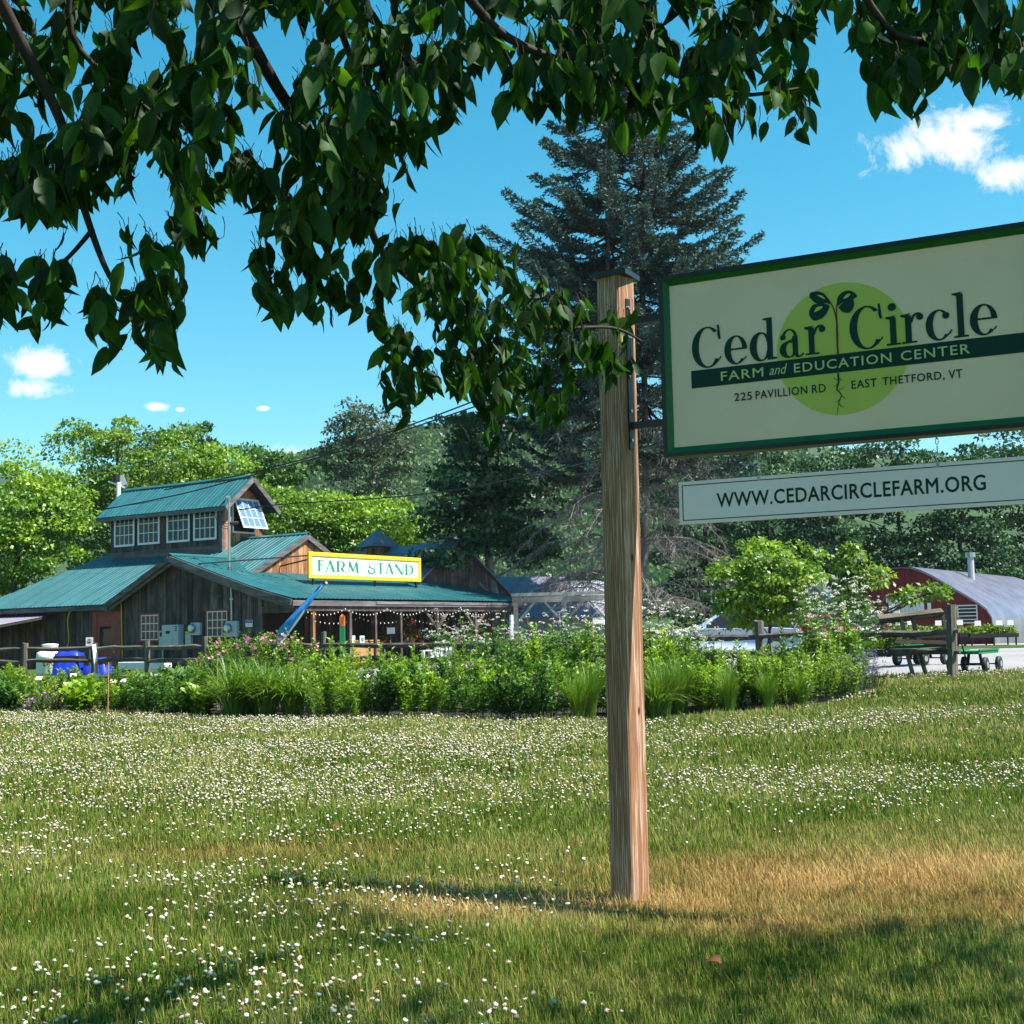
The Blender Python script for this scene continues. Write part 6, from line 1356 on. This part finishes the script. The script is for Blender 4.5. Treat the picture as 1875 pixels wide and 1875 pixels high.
def gable_shed(name, label, px, Y, W, L_, ze, zr, mwall, mroof, rot=HA, cat='shed', trim='white_paint'):
    c = at(px, 1160, Y); r = empty(name, (c.x, Y, 0), rot, label, cat); g0 = .42; h = W / 2
    MB().prism([(-h, g0 - .2), (-h, ze), (0, zr - .05), (h, ze), (h, g0 - .2)], lambda u, v, t: (t, u, v), 0, L_).build('walls', mwall, r)
    sl = (zr - ze) / h; o = .35
    for s in (-1, 1):
        MB().add([(-.3, 0, zr), (L_ + .3, 0, zr), (L_ + .3, s * (h + o), ze - sl * o), (-.3, s * (h + o), ze - sl * o), (-.3, 0, zr + .06), (L_ + .3, 0, zr + .06), (L_ + .3, s * (h + o), ze - sl * o + .06), (-.3, s * (h + o), ze - sl * o + .06)], [(0, 1, 2, 3), (4, 5, 6, 7), (0, 4, 7, 3), (1, 5, 6, 2), (3, 7, 6, 2)]).build('roof', mroof, r)
        MB().bar((-.33, s * .005, zr - .04), (-.33, s * (h + o), ze - sl * o - .04), .04, .22).build('rake_board', M[trim], r)
    return r, sl
M['grey_wall'] = m_plain('grey_wall', (.30, .29, .33), .8, 0, .15, 3)
gable_shed('garden_shed', 'grey gabled shed with white rake boards left of the red hoop house', 1478, 74, 5.2, 9, 2.2, 4.35, M['grey_wall'], M['roof_grey'])
# vented building behind the FARM STAND board
def build_vented():
    Y = 66; c = at(700, 1160, Y); r, sl = gable_shed('vented_shed', 'shed with grey metal roof and pyramid-topped wooden vent behind the FARM STAND board', 650, 66, 6.0, 9, 2.9, 5.55, M['barn_board'], M['roof_grey'], HA - math.pi / 2 - .35, 'shed', 'trim_grey')
    o = at(693, 1160, 63.5); lo = r.matrix_world if False else Matrix.Translation(r.location) @ Matrix.Rotation(r.rotation_euler.z, 4, 'Z'); s = 63.5 / FPX
    q = lo.inverted() @ Vector((o.x, 63.5, 0)); z0 = zat(693, 1022, 63.5); z1 = zat(693, 1002, 63.5); z2 = zat(693, 968, 63.5); w = 20 * s; e = 42 * s
    v = MB().box(q.x - w * .8, q.x + w * .8, q.y - w * .8, q.y + w * .8, z0 - .8, z1).build('vent', M['barn_warm'], r)
    MB().add([(q.x - e * .72, q.y - e * .72, z1), (q.x + e * .72, q.y - e * .72, z1), (q.x + e * .72, q.y + e * .72, z1), (q.x - e * .72, q.y + e * .72, z1), (q.x, q.y, z2)], [(0, 1, 4), (1, 2, 4), (2, 3, 4), (3, 0, 4), (3, 2, 1, 0)]).build('pyramid_roof', M['roof_grey'], v)
    for sx in (-1, 1): MB().box(q.x + sx * .3 - .12, q.x + sx * .3 + .12, q.y - w * .8 - .02, q.y - w * .8, z0 + .05, z1 - .08).build('louvre', M['glass_dark'], v)
build_vented()
M['white_film'] = m_plain('white_film', (.30, .30, .36), .4, 0, .15, .8)
gable_shed('greenhouse', 'low white-roofed greenhouse behind the right end of the porch', 975, 72, 7.0, 4, 2.0, 4.15, M['white_film'], M['white_film'], rad(20), 'greenhouse')
gable_shed('canopy_shed', 'lavender grey low roof just beyond the tip of the green porch roof', 880, 66, 6.5, 4.5, 2.3, 4.2, M['grey_wall'], M['roof_grey'], rad(28), 'shed', 'trim_grey')
def build_pergola():
    M['pale_timber'] = m_wood('pale_timber', (.16, .14, .12), (.30, .275, .25), (.42, .39, .36), 'X', 6, .85, .15)
    Y = 57; a = at(938, 1098, Y); b = at(1120, 1097, Y - .6); r = empty('pergola', (a.x, a.y, .42), math.atan2(b.y - a.y, b.x - a.x), 'pale timber pergola beam with braced posts right of the porch', 'pergola'); L_ = (b - a).length; z = a.z - .42
    MB().box(0, L_, -.08, .08, z - .14, z + .10).build('beam', M['pale_timber'], r); MB().box(0, L_, -.35, -.28, z + .12, z + .26).build('purlin', M['pale_timber'], r)
    for x in (.15, L_ * .52, L_ - .15):
        MB().box(x - .09, x + .09, -.09, .09, 0, z - .141).build('post', M['pale_timber'], r)
        for s in (-1, 1):
            if 0 < x + s * .8 < L_: MB().bar((x + s * .09, 0, z - .95), (x + s * .8, 0, z - .14), .08, .09).build('brace', M['pale_timber'], r)
    Y = 40; c = on(936, Y); o = MB().tube([(0, 0, -.1), (.02, 0, zat(934, 1126, Y) - c.z)], .055, 8).build('white_pole', M['white_paint'], None); o.location = c; tag(o, 'plain white pole standing at the right end of the porch', 'pole')
build_pergola()
def build_car(label, px, Y, rz, col, name='parked_car', suv=True):
    c = on(px, Y); r = empty(name, (c.x, Y, gz(c.x, Y) + .015), rz, label, 'car', 'cars in the gravel lot'); m = m_plain('car_paint_%s' % px, col, .22, 0, .03, 3, spec=.6)
    L_, W, Hh = 4.5, 1.78, 1.62 if suv else 1.46
    low = [(-2.25, .34), (-2.25, .72), (-2.18, .95), (-1.0, 1.02) if not suv else (-1.3, 1.02), (1.0, 1.02), (1.9, .96), (2.2, .86), (2.26, .62), (2.22, .36), (1.75, .26), (-1.75, .26)]
    mb = MB(); nsec = [(-.5, .93, 0), (-.46, .98, 0), (-.25, 1, 0), (.25, 1, 0), (.46, .98, 0), (.5, .93, 0)]; V = []; k = len(low)
    for y, sc_, _ in nsec: V += [(x * (1 if abs(y) < .48 else .985), y * W, .62 + (z - .62) * sc_) for x, z in low]
    mb.add(V, [(i * k + j, i * k + (j + 1) % k, (i + 1) * k + (j + 1) % k, (i + 1) * k + j) for i in range(5) for j in range(k)] + [tuple(range(k)), tuple(range(5 * k, 6 * k))[::-1]])
    body = mb.build('body', m, r, True)
    rear = -2.10 if suv else -1.75
    cab0 = [(rear, 1.0), (1.25, 1.0)]; cab1 = [(rear + .35, Hh - .06), (.35, Hh - .06)]
    def ring(z, x0, x1, w): return [(x0, -w, z), (x1, -w, z), (x1, w, z), (x0, w, z)]
    g_ = MB(); a = ring(1.0, rear + .02, 1.20, W * .46); b = ring(Hh - .07, rear + .38, .32, W * .385); g_.add(a + b, [(0, 1, 5, 4), (1, 2, 6, 5), (2, 3, 7, 6), (3, 0, 4, 7), (4, 5, 6, 7)]).build('glass', M['glass_dark'], r)
    rf = MB(); a = ring(Hh - .075, rear + .34, .36, W * .392); b = ring(Hh, rear + .52, .14, W * .35); rf.add(a + b, [(3, 2, 1, 0), (0, 1, 5, 4), (1, 2, 6, 5), (2, 3, 7, 6), (3, 0, 4, 7), (4, 5, 6, 7)]).build('roof', m, r, True)
    for s in (-1, 1):
        for x0, x1 in ((rear + .02, rear + .38), (-.55, -.52), (1.22, .34)):
            MB().bar((x0, s * W * .462, 1.0), (x1, s * W * .388, Hh - .07), .09, .03, (0, 1, 0)).build('pillar', m, r)
        for x in (-1.38, 1.40):
            w = MB(); w.tube([(x, s * W * .505, .33), (x, s * W * .40, .33)], [.33, .33], 20); wh = w.build('wheel', M['black'], r); MB().tube([(x, s * W * .512, .33), (x, s * W * .5, .33)], .21, 14).build('rim', M['steel'], wh)
        MB().box(-2.29, -2.16, s * .70 - .14, s * .70 + .14, .82, 1.02).build('tail_light', M['petal_red'] if False else M['red_paint'], r); MB().box(2.14, 2.245, s * .66 - .16, s * .66 + .16, .68, .82).build('headlight', M['sign_white'], r)
        MB().bar((.95, s * (W * .5 + .02), 1.04), (.95, s * (W * .5 + .16), 1.07), .10, .12).build('mirror', m, r)
    MB().box(-2.262, -2.22, -.26, .26, .60, .72).build('number_plate', M['white_paint'], r); MB().box(-2.30, 2.30, -W * .45, W * .45, .26, .36).build('bumper', M['black'], r)
build_car('white parked SUV with dark windows behind the tall white flowers', 1340, 46, rad(180 - 6), (.42, .50, .66))
build_car('red parked car just right of the white SUV', 1462, 53, rad(118), (.42, .012, .012), suv=False)
build_car('white parked car in front of the grey gabled shed', 1535, 55, rad(110), (.68, .68, .72))
def build_wagon(label, px, Y, rz, handle=True):
    c = on(px, Y); r = empty('garden_wagon', (c.x, Y, gz(c.x, Y) + .012), rz, label, 'wagon', 'green garden wagons'); s = 1.0
    MB().box(-.55, .55, -.28, .28, .34, .40).build('bed', M['green_paint'], r, bevel=.008)
    for y in (-.285, .285): MB().box(-.55, .55, y - .012, y + .012, .401, .43).build('side_rim', M['green_paint'], r)
    for x in (-.38, .38):
        MB().tube([(x, -.30, .14), (x, .30, .14)], .014, 6).build('axle', M['black'], r); MB().bar((x, 0, .14), (x * .8, 0, .34), .05, .03).build('strut', M['black'], r)
        for y in (-.33, .33):
            V = [(x + .135 * math.cos(a), y, .14 + .135 * math.sin(a)) for a in np.linspace(0, 2 * math.pi, 17)]; mb = MB(); mb.tube([(x, y - .045, .14), (x, y - .03, .14), (x, y + .03, .14), (x, y + .045, .14)], [.105, .14, .14, .105], 18); w = mb.build('wheel', M['black'], r, True); MB().tube([(x, y - .05, .14), (x, y + .05, .14)], .06, 10).build('hub', M['steel'], w)
    if handle:
        MB().tube([(-.42, 0, .18), (-.95, 0, 1.0)], .016, 6).build('handle', M['black'], r); MB().tube([(-.95, -.10, 1.0), (-.98, 0, 1.07), (-.95, .10, 1.0)], .016, 6).build('grip', M['black'], r)
build_wagon('green garden wagon with upright handle right of the last fence post', 1782, 25.6, rad(52))
build_wagon('second green garden wagon seen beneath the wooden rack', 1684, 28.5, rad(40), False)
def build_rack():
    Y = 24.6; c = on(1690, Y); r = empty('wooden_rack', c, 0, 'tilted weathered wooden display rack leaning by the last fence post', 'rack'); L = lambda px, py, dy=0: at(px, py, Y + dy) - c
    MB().bar(L(1608, 1132), L(1726, 1119), .16, .05, (0, -.5, 1)).build('top_board', M['old_rail'], r); MB().bar(L(1612, 1140, .1), L(1724, 1128, .1), .10, .05, (0, 0, 1)).build('top_rail', M['old_rail'], r)
    MB().bar(L(1724, 1120), L(1733, 1158), .07, .06).build('upright', M['old_post'], r)
    for a, b in (((1650, 1128), (1657, 1172)), ((1670, 1130), (1681, 1172)), ((1658, 1186), (1673, 1240)), ((1680, 1184), (1697, 1240))): MB().bar(L(*a, .05), L(*b, .05), .075, .06).build('leg', M['old_post'], r)
    MB().bar(L(1630, 1173, -.05), L(1734, 1177, -.05), .30, .07, (0, 0, 1)).build('shelf_plank', M['old_rail'], r); MB().bar(L(1640, 1186, -.08), L(1734, 1181, -.08), .10, .05).build('shelf_rail', M['old_rail'], r); MB().bar(L(1640, 1199, -.06), L(1732, 1188, -.06), .10, .08).build('lower_rail', M['old_rail'], r)
build_rack()
def nursery():
    k = 0
    for t, (px, Y) in enumerate(((1630, 60), (1720, 60), (1812, 60))):
        c = on(px, Y); s = Y / FPX; r = empty('nursery_bench', (c.x, Y, gz(c.x, Y)), 0, ('black nursery bench of seedlings behind the wooden rack', 'black nursery bench of seedlings in front of the barred red window', 'black nursery bench of seedlings at the right edge of the lot')[t], 'bench', 'nursery benches')
        w = 1.08; zt = zat(px, 1160, Y) - c.z
        MB().box(-w, w, -.6, .6, zt - .18, zt).build('tray', M['black'], r)
        for x in (-w + .1, 0, w - .1):
            for y in (-.5, .5): MB().box(x - .03, x + .03, y - .03, y + .03, 0, zt - .181).build('leg', M['black'], r)
        for i in range(8):
            x = -w + .14 + i * (2 * w - .28) / 7; h = .32 + .16 * RN.random(); o = kites(260, lambda n, x=x: dome(.26, h, zt, .2)(n) + np.array([x, -.1, 0]), .11, M['leaf_bright'] if i % 3 else M['leaf_lime'], 'seedlings', r); tag(o, kind='stuff')
        for x in (-.7, -.2, .25, .75):
            if RN.random() < .85:
                cd = empty('price_card', (c.x + x, Y - .55, gz(c.x, Y) + zt), 0, '%s small white price card standing along the nursery benches, from the left' % ORD[k], 'price card', 'price cards on the nursery benches'); k += 1
                MB().bar((0, 0, 0), (0, 0, .40), .02, .02).build('stick', M['ply'], cd); MB().box(-.14, .14, -.02, -.012, .36, .58).build('card', M['sign_white'], cd)
    strip('grass_verge', np.linspace(8, 40, 20), lambda x: 52.5, lambda x: 58.5, M['ground'], .03, 3)
nursery()
# ------------------------------------------------------------------ flower bed
M['blade_leaf'] = m_leaf('blade_leaf', [(0, (.04, .10, .008)), (.5, (.11, .21, .018)), (1, (.26, .36, .04))], .35)
M['stalk_green'] = m_plain('stalk_green', (.07, .12, .025), .7)
def parts_bush(n, w, h, ls, mat, asp=.5, shell=.25, clumps=16, flowers=None, fn_=60, fs=.03, up=.35):
    """a loose leafy mound of upright shoots"""
    C, D, Nn, R_ = [], [], [], []; mb = MB(); per = n // clumps
    for i in range(clumps):
        a = NG.uniform(0, 6.28); r = w * NG.random() ** .5; hh = h * (1 - .38 * (r / w) ** 2) * NG.uniform(.72, 1.08); bx, by = r * .55 * math.cos(a), r * .55 * math.sin(a); ex, ey = r * math.cos(a), r * math.sin(a)
        mb.tube([(bx, by, -.02), ((bx + ex) / 2, (by + ey) / 2, hh * .55), (ex, ey, hh)], [.008, .006, .003], 3, False)
        t = .12 + .88 * NG.random(per) ** .75; P = np.stack([bx + (ex - bx) * t, by + (ey - by) * t, hh * t], 1); az = NG.uniform(0, 6.28, per); out = np.stack([np.cos(az), np.sin(az), .25 + .5 * t + .2 * NG.normal(size=per)], 1)
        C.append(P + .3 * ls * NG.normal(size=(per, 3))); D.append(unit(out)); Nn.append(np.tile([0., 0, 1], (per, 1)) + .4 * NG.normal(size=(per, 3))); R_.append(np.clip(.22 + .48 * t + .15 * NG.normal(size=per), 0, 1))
    C, D, Nn, R_ = map(np.concatenate, (C, D, Nn, R_)); s = ls * (.6 + .8 * NG.random(len(C))) ; V, Fq = leaf_arrays(C, D, Nn, s, s * asp, .18)
    out = [('foliage', npmesh('foliage', V, Fq, M[mat], np.repeat(R_, 4))), ('stems', mb.mesh('stems', M['stalk_green']))]
    if flowers:
        c = dome(w * 1.0, h * .98, 0, .86)(fn_); C = np.repeat(c, 6, 0) + fs * .25 * NG.normal(size=(fn_ * 6, 3)); V, Fq = leaf_arrays(C, rdirs(fn_ * 6) + np.array([0, 0, .5]), rdirs(fn_ * 6), fs, fs * .9, .2); out.append(('blossoms', npmesh('blossoms', V, Fq, M[flowers], np.repeat(NG.random(fn_ * 6), 4))))
    return out
def parts_blades(n, w, h, bw, mat, arch=.8, seg=6):
    V, F_, R_ = [], [], []; k = 0
    for i in range(n):
        a = NG.uniform(0, 6.28); r = w * .28 * NG.random(); L_ = h * NG.uniform(.8, 1.35); ln = arch * NG.uniform(.35, 1.25); tone = NG.uniform(.25, .9); ca, sa = math.cos(a), math.sin(a)
        for j in range(seg + 1):
            t = j / seg; d = r + L_ * ln * .62 * t ** 1.7; z = L_ * (t - .42 * ln * t ** 2.6); ww = bw * .5 * (1 - t ** 2.2) + .001
            V += [(ca * d - sa * ww, sa * d + ca * ww, z), (ca * d + sa * ww, sa * d - ca * ww, z)]; R_ += [tone * (.6 + .4 * t)] * 2
        for j in range(seg): b = k + j * 2; F_.append((b, b + 1, b + 3, b + 2))
        k += 2 * (seg + 1)
    return [('blades', npmesh('blades', np.array(V), np.array(F_), M[mat], np.array(R_), smooth=True))]
def parts_valerian(ns, h, w, umb=.075):
    st = MB(); C, D, Nn, R_ = [], [], [], []; fc = []
    for i in range(ns):
        a = NG.uniform(0, 6.28); r = w * NG.random(); L_ = h * NG.uniform(.72, 1.1); bx, by = r * .4 * math.cos(a), r * .4 * math.sin(a); ex, ey = r * math.cos(a), r * math.sin(a)
        st.tube([(bx, by, 0), (bx * .4 + ex * .6, by * .4 + ey * .6, L_ * .6), (ex, ey, L_)], [.009, .007, .004], 4, False)
        for t in np.linspace(.12, .82, 11):
            p = np.array([bx + (ex - bx) * t, by + (ey - by) * t, L_ * t]); az = NG.uniform(0, 6.28); d = np.array([math.cos(az), math.sin(az), .25]); l = .34 * (1 - .6 * t)
            for q in np.linspace(.25, 1, 6):
                for s in (-1, 1): C.append(p + d * l * q); D.append(unit(np.array([d[0] * .6 - s * d[1], d[1] * .6 + s * d[0], -.1]))); Nn.append(np.array([0, 0, 1.]) + .2 * NG.normal(size=3)); R_.append(np.clip(.35 + .3 * t + .12 * NG.normal(), 0, 1))
        heads = [(ex, ey, L_)] + [(ex + .17 * math.cos(b) , ey + .17 * math.sin(b), L_ - NG.uniform(.04, .26)) for b in NG.uniform(0, 6.28, NG.integers(3, 6))]
        for hx, hy, hz in heads:
            st.tube([(ex, ey, L_ - .26), (hx, hy, hz)], [.004, .003], 3, False); m = 15; u = NG.uniform(0, 6.28, m); rr_ = umb * NG.uniform(.55, 1.1) * NG.random(m) ** .5; fc.append(np.stack([hx + rr_ * np.cos(u), hy + rr_ * np.sin(u), hz + .035 * (1 - (rr_ / umb) ** 2) + .006 * NG.normal(size=m)], 1))
    C, D, Nn, R_ = map(np.array, (C, D, Nn, R_)); V, Fq = leaf_arrays(C, D, Nn, .10, .032, .1); out = [('leaves', npmesh('leaves', V, Fq, M['leaf_mid'], np.repeat(R_, 4))), ('stems', st.mesh('stems', M['stalk_green']))]
    fc = np.concatenate(fc); n = len(fc); V, Fq = leaf_arrays(fc, rdirs(n) * np.array([1, 1, .3]), np.tile([0., 0, 1], (n, 1)) + .3 * NG.normal(size=(n, 3)), .026, .024, .1); out.append(('flower_heads', npmesh('flower_heads', V, Fq, M['petal_white'], np.repeat(NG.random(n), 4))))
    return out
def parts_spikes(ns, h, w):
    out = parts_bush(700, w, h * .62, .035, 'leaf_grey', .5, clumps=22); C = []; D = []
    for i in range(ns):
        a = NG.uniform(0, 6.28); r = w * NG.random() ** .5; L_ = h * NG.uniform(.8, 1.1); m = 26; t = .45 + .55 * NG.random(m); C.append(np.stack([r * math.cos(a) * (.6 + .4 * t), r * math.sin(a) * (.6 + .4 * t), L_ * t], 1) + .008 * NG.normal(size=(m, 3))); D.append(rdirs(m) + np.array([0, 0, .6]))
    C = np.concatenate(C); D = np.concatenate(D); V, Fq = leaf_arrays(C, D, rdirs(len(C)), .022, .016, .1); out.append(('flower_spikes', npmesh('flower_spikes', V, Fq, M['petal_purple'], np.repeat(NG.random(len(C)), 4)))); return out
PROTO = {
    'leafy': [parts_bush(1500, .52, .95, .085, 'leaf_mid', .42) for _ in range(3)],
    'bright': [parts_bush(1500, .52, .95, .075, 'leaf_bright', .40) for _ in range(3)],
    'lime': [parts_bush(1700, .55, .95, .075, 'leaf_lime', .26, clumps=26) for _ in range(2)],
    'tall': [parts_bush(1500, .42, 1.3, .085, 'leaf_bright', .34, clumps=15), parts_bush(1500, .42, 1.3, .08, 'leaf_mid', .34, clumps=15), parts_bush(1500, .42, 1.3, .075, 'leaf_lime', .3, clumps=17)],
    'broad': [parts_bush(420, .42, .62, .19, 'leaf_bright', .45, clumps=12), parts_bush(420, .42, .62, .18, 'leaf_mid', .45, clumps=12)],
    'daylily': [parts_blades(210, .6, 1.0, .026, 'blade_leaf', 1.35), parts_blades(190, .6, .98, .024, 'blade_leaf', 1.25)],
    'grass': [parts_blades(420, .4, .8, .007, 'blade_leaf', .55, 5), parts_blades(420, .4, .75, .007, 'blade_leaf', .7, 5)],
    'valerian': [parts_valerian(7, 1.6, .42, .062) for _ in range(3)],
    'rose': [parts_bush(1500, .75, 1.05, .055, 'leaf_bright', .6, clumps=26, flowers='petal_pink', fn_=17, fs=.065), parts_bush(1500, .75, 1.05, .055, 'leaf_mid', .6, clumps=26, flowers='petal_pink', fn_=14, fs=.065)],
    'salvia': [parts_spikes(26, .72, .34)],
    'mauve': [parts_bush(900, .36, .36, .04, 'leaf_mid', .5, clumps=22, flowers='petal_mauve', fn_=40, fs=.035)],
    'pinkmix': [parts_bush(1300, .48, .85, .06, 'leaf_mid', .45, flowers='petal_mauve', fn_=22, fs=.04)],
    'yellowmix': [parts_bush(1000, .40, .55, .045, 'leaf_grey', .4, clumps=22, flowers='petal_yellow', fn_=50, fs=.022)],
    'redmix': [parts_bush(900, .40, .50, .06, 'leaf_dark', .5, clumps=20, flowers='petal_red', fn_=26, fs=.05)],
}
INFO = {'tall': ('perennial_plant', 'tall loose leafy perennial', 'plant'), 'leafy': ('perennial_plant', 'mid-green leafy perennial', 'plant'), 'bright': ('perennial_plant', 'bright green leafy perennial', 'plant'), 'lime': ('perennial_plant', 'feathery lime-green perennial', 'plant'),
        'broad': ('broadleaf_plant', 'broad-leaved green plant', 'plant'), 'daylily': ('daylily_clump', 'daylily clump of arching yellow-green blades', 'plant'), 'grass': ('grass_clump', 'clump of thin arching grass', 'plant'),
        'valerian': ('valerian_plant', 'tall plant topped with flat white flower heads', 'plant'), 'rose': ('rose_bush', 'rose bush with small pink flowers', 'bush'), 'salvia': ('salvia_plant', 'grey-leaved plant with purple flower spikes', 'plant'),
        'mauve': ('mauve_flowers', 'low mound of mauve flowers', 'plant'), 'pinkmix': ('flowering_plant', 'leafy plant dotted with mauve flowers', 'plant'), 'yellowmix': ('flowering_plant', 'grey-green plant dotted with yellow flowers', 'plant'), 'redmix': ('flowering_plant', 'dark leafy plant with red flowers', 'plant')}
PLACED = []
def plant(kind, px, dy, s, sz=None, Y=None):
    """dy metres behind the front edge of the bed (or at distance Y)"""
    if Y is None:
        x = at(px, 1160, 20).x / 20; y = 20.
        for _ in range(8): y = float(edge_y(x * y)) + dy
        Y = min(y, 40)
    PLACED.append((px, kind, Y, s, sz or s))
pr = random.Random(77)
def row(px0, px1, step, dy, kinds, s0, s1):
    px = px0
    while px <= px1: plant(pr.choice(kinds), px + pr.uniform(-.3, .3) * step, dy + pr.uniform(-.2, .25), pr.uniform(s0, s1)); px += step * pr.uniform(.85, 1.15)
# left: low mixed border
row(-40, 200, 34, .5, ['yellowmix', 'bright', 'yellowmix', 'leafy', 'broad'], .6, .95); row(-30, 210, 40, 1.5, ['bright', 'yellowmix', 'leafy'], .72, 1.0); row(-20, 330, 75, 4.0, ['yellowmix', 'leafy', 'lime'], .6, .8)
plant('mauve', 78, .7, 1.0); plant('mauve', 30, 1.1, .8)
row(200, 380, 36, .5, ['broad', 'bright', 'yellowmix', 'leafy'], .65, .85); row(215, 380, 62, 1.7, ['broad', 'redmix', 'leafy'], .7, .95); plant('redmix', 262, 1.5, .95); plant('broad', 300, 1.0, 1.05); plant('broad', 345, 1.4, 1.1)
# daylilies, then leafy mounds up to the sign post
plant('daylily', 425, .75, 1.05); plant('daylily', 485, .9, 1.1); plant('daylily', 535, 1.0, 1.0); plant('daylily', 455, 1.5, 1.1)
row(560, 1000, 42, .55, ['leafy', 'bright', 'bright', 'lime'], .6, 1.05); row(390, 1010, 60, 2.0, ['bright', 'leafy', 'pinkmix'], .75, .95); row(560, 1020, 75, 4.5, ['leafy', 'bright', 'lime', 'pinkmix'], .7, .88)
row(340, 1080, 95, 8.5, ['bright', 'leafy', 'lime'], .6, .8)
plant('bright', 620, .8, 1.0); plant('grass', 1055, .45, .85); plant('grass', 1075, .8, .9); plant('leafy', 1010, .7, 1.0); plant('pinkmix', 990, .6, .8)
plant('grass', 1210, .5, .95); plant('grass', 1240, .9, 1.05); plant('daylily', 1195, .55, .72)
row(1080, 1330, 50, 1.4, ['leafy', 'bright', 'lime'], .8, .98); row(1040, 1340, 60, 3.2, ['leafy', 'bright', 'pinkmix'], .72, .9)
# right: feathery lime mounds, salvia at the tip
row(1290, 1530, 42, .6, ['lime', 'lime', 'bright'], .75, .92); row(1320, 1560, 50, 1.4, ['lime', 'bright', 'lime'], .85, 1.0); plant('salvia', 1566, .5, .95); plant('salvia', 1590, .9, .9); plant('broad', 1622, .5, .85); plant('bright', 1610, 1.2, 1.0); plant('bright', 1640, .8, .8); plant('lime', 1590, 1.7, 1.0); plant('leafy', 1540, 1.2, .9); plant('grass', 1330, .35, .75); plant('grass', 1400, .3, .7); plant('grass', 1460, .3, .65)
for px, dy, s in ((610, 2, 1.0), (645, 2.6, .95), (700, 3, .88), (760, 2.2, .85), (905, 4, 1.0), (945, 3.2, .95), (985, 3.5, 1.08), (1030, 3, 1.12), (1075, 3.6, 1.1), (1215, 2.2, .98), (1290, 1.8, .85), (1500, 1.6, .9), (1545, 1.7, 1.0), (330, 1.7, .62), (365, 1.7, .72), (560, 2.6, .85), (830, 3.6, .9), (235, 2.0, .55), (150, 2.2, .5), (870, 1.6, .8), (1600, 1.4, .95), (1350, 1.0, .8), (1440, 1.1, .85)): plant('tall', px, dy, s)
# tall white flower heads
for px, dy, s in ((815, 6.5, 1.0), (850, 7.5, 1.05), (880, 6.0, .9), (918, 7.5, 1.0), (960, 6.0, .95), (1005, 5.5, .95), (1045, 5.0, 1.0), (1195, 3.2, 1.0), (1225, 2.6, .95), (1262, 3.0, .95), (1480, 2.8, 1.05), (1530, 3.0, 1.15), (1560, 2.2, 1.1), (1592, 2.6, 1.1), (1622, 2.0, 1.05), (1642, 2.4, 1.0), (1310, 1.6, .75), (1500, 1.6, .8), (1560, 1.5, .8), (1100, 4.2, 1.05)): plant('valerian', px, dy, s)
# roses along the fence and flowers on the far side of the post
for px, Y, s in ((425, 34.5, 1.2), (470, 34, 1.32), (515, 34, 1.28), (548, 34.8, 1.1), (385, 35, .8)): plant('rose', px, 0, s, Y=Y)
for px, Y, s in ((905, 29, 1.0), (950, 29.5, 1.1), (1000, 28, 1.1), (1050, 27.5, 1.15), (860, 30, 1.0)): plant('pinkmix', px, 0, s, Y=Y)
for px, Y, s in ((955, 33, 1.15), (1010, 32.5, 1.2), (1065, 32, 1.2), (1200, 28, 1.1), (1250, 28, 1.0)): plant('bright', px, 0, s, Y=Y)
for px, Y, s in ((940, 31.2, 1.5), (968, 31.0, 1.5)): plant('redmix', px, 0, s, Y=Y)
def place_all():
    cnt = {}
    GP = {'leafy': 'mid-green perennials in the flower bed', 'bright': 'bright green perennials in the flower bed'}
    for i, (px, kind, Y, s, sz) in enumerate(sorted(PLACED)):
        k = cnt.get(kind, 0); cnt[kind] = k + 1; nm, lab, cat = INFO[kind]; tot = sum(1 for p in PLACED if p[1] == kind)
        o_ = ORD[k] if k < len(ORD) else None
        if o_ is None: o_ = ORD[tot - 1 - k]; label = '%s %s from the right in the flower bed' % (o_, lab)
        else: label = '%s %s from the left in the flower bed' % (o_, lab)
        c = on(px, Y); r = empty(nm, (c.x, Y, gz(c.x, Y) + .008), pr.uniform(0, 6.28), label, cat, lab + 's in the flower bed'); r.scale = (s, s, s)
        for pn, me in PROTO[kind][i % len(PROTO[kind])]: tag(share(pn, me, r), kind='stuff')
place_all()
# fallen leaves on the lawn
for px, py, lab in ((618, 1528, 'curled reddish-brown fallen leaf on the lawn left of the post'), (1322, 1785, 'dry brown fallen leaf in the grass at the bottom right')):
    p = gnd(px, py); V, F_, R_ = leaf_mesh('x', None, .5, .5, .7, 3); o = link(bpy.data.objects.new('fallen_leaf', npmesh('fallen_leaf', V * .075, F_, m_leaf('dead_leaf', [(0, (.12, .04, .015)), (1, (.32, .13, .05))], .2), R_, smooth=True))); o.location = (p.x, p.y, p.z + .04); o.rotation_euler = (.5, -.3, 1.2); tag(o, lab, 'leaf')
# ------------------------------------------------------------------ summer haze that pales the far hill
def build_haze():
    o = MB().box(-470, 560, -40, 860, -4, 190).build('haze', None, None); tag(o, 'thin summer haze in the air', 'haze', kind='stuff')
    m, nt, N, L = nodes('haze'); out = N('ShaderNodeOutputMaterial'); v = N('ShaderNodeVolumePrincipled'); v.inputs['Color'].default_value = (.80, .90, 1, 1); v.inputs['Density'].default_value = .0001; v.inputs['Anisotropy'].default_value = .2
    L(v.outputs[0], out.inputs['Volume']); o.data.materials.append(m)
build_haze()
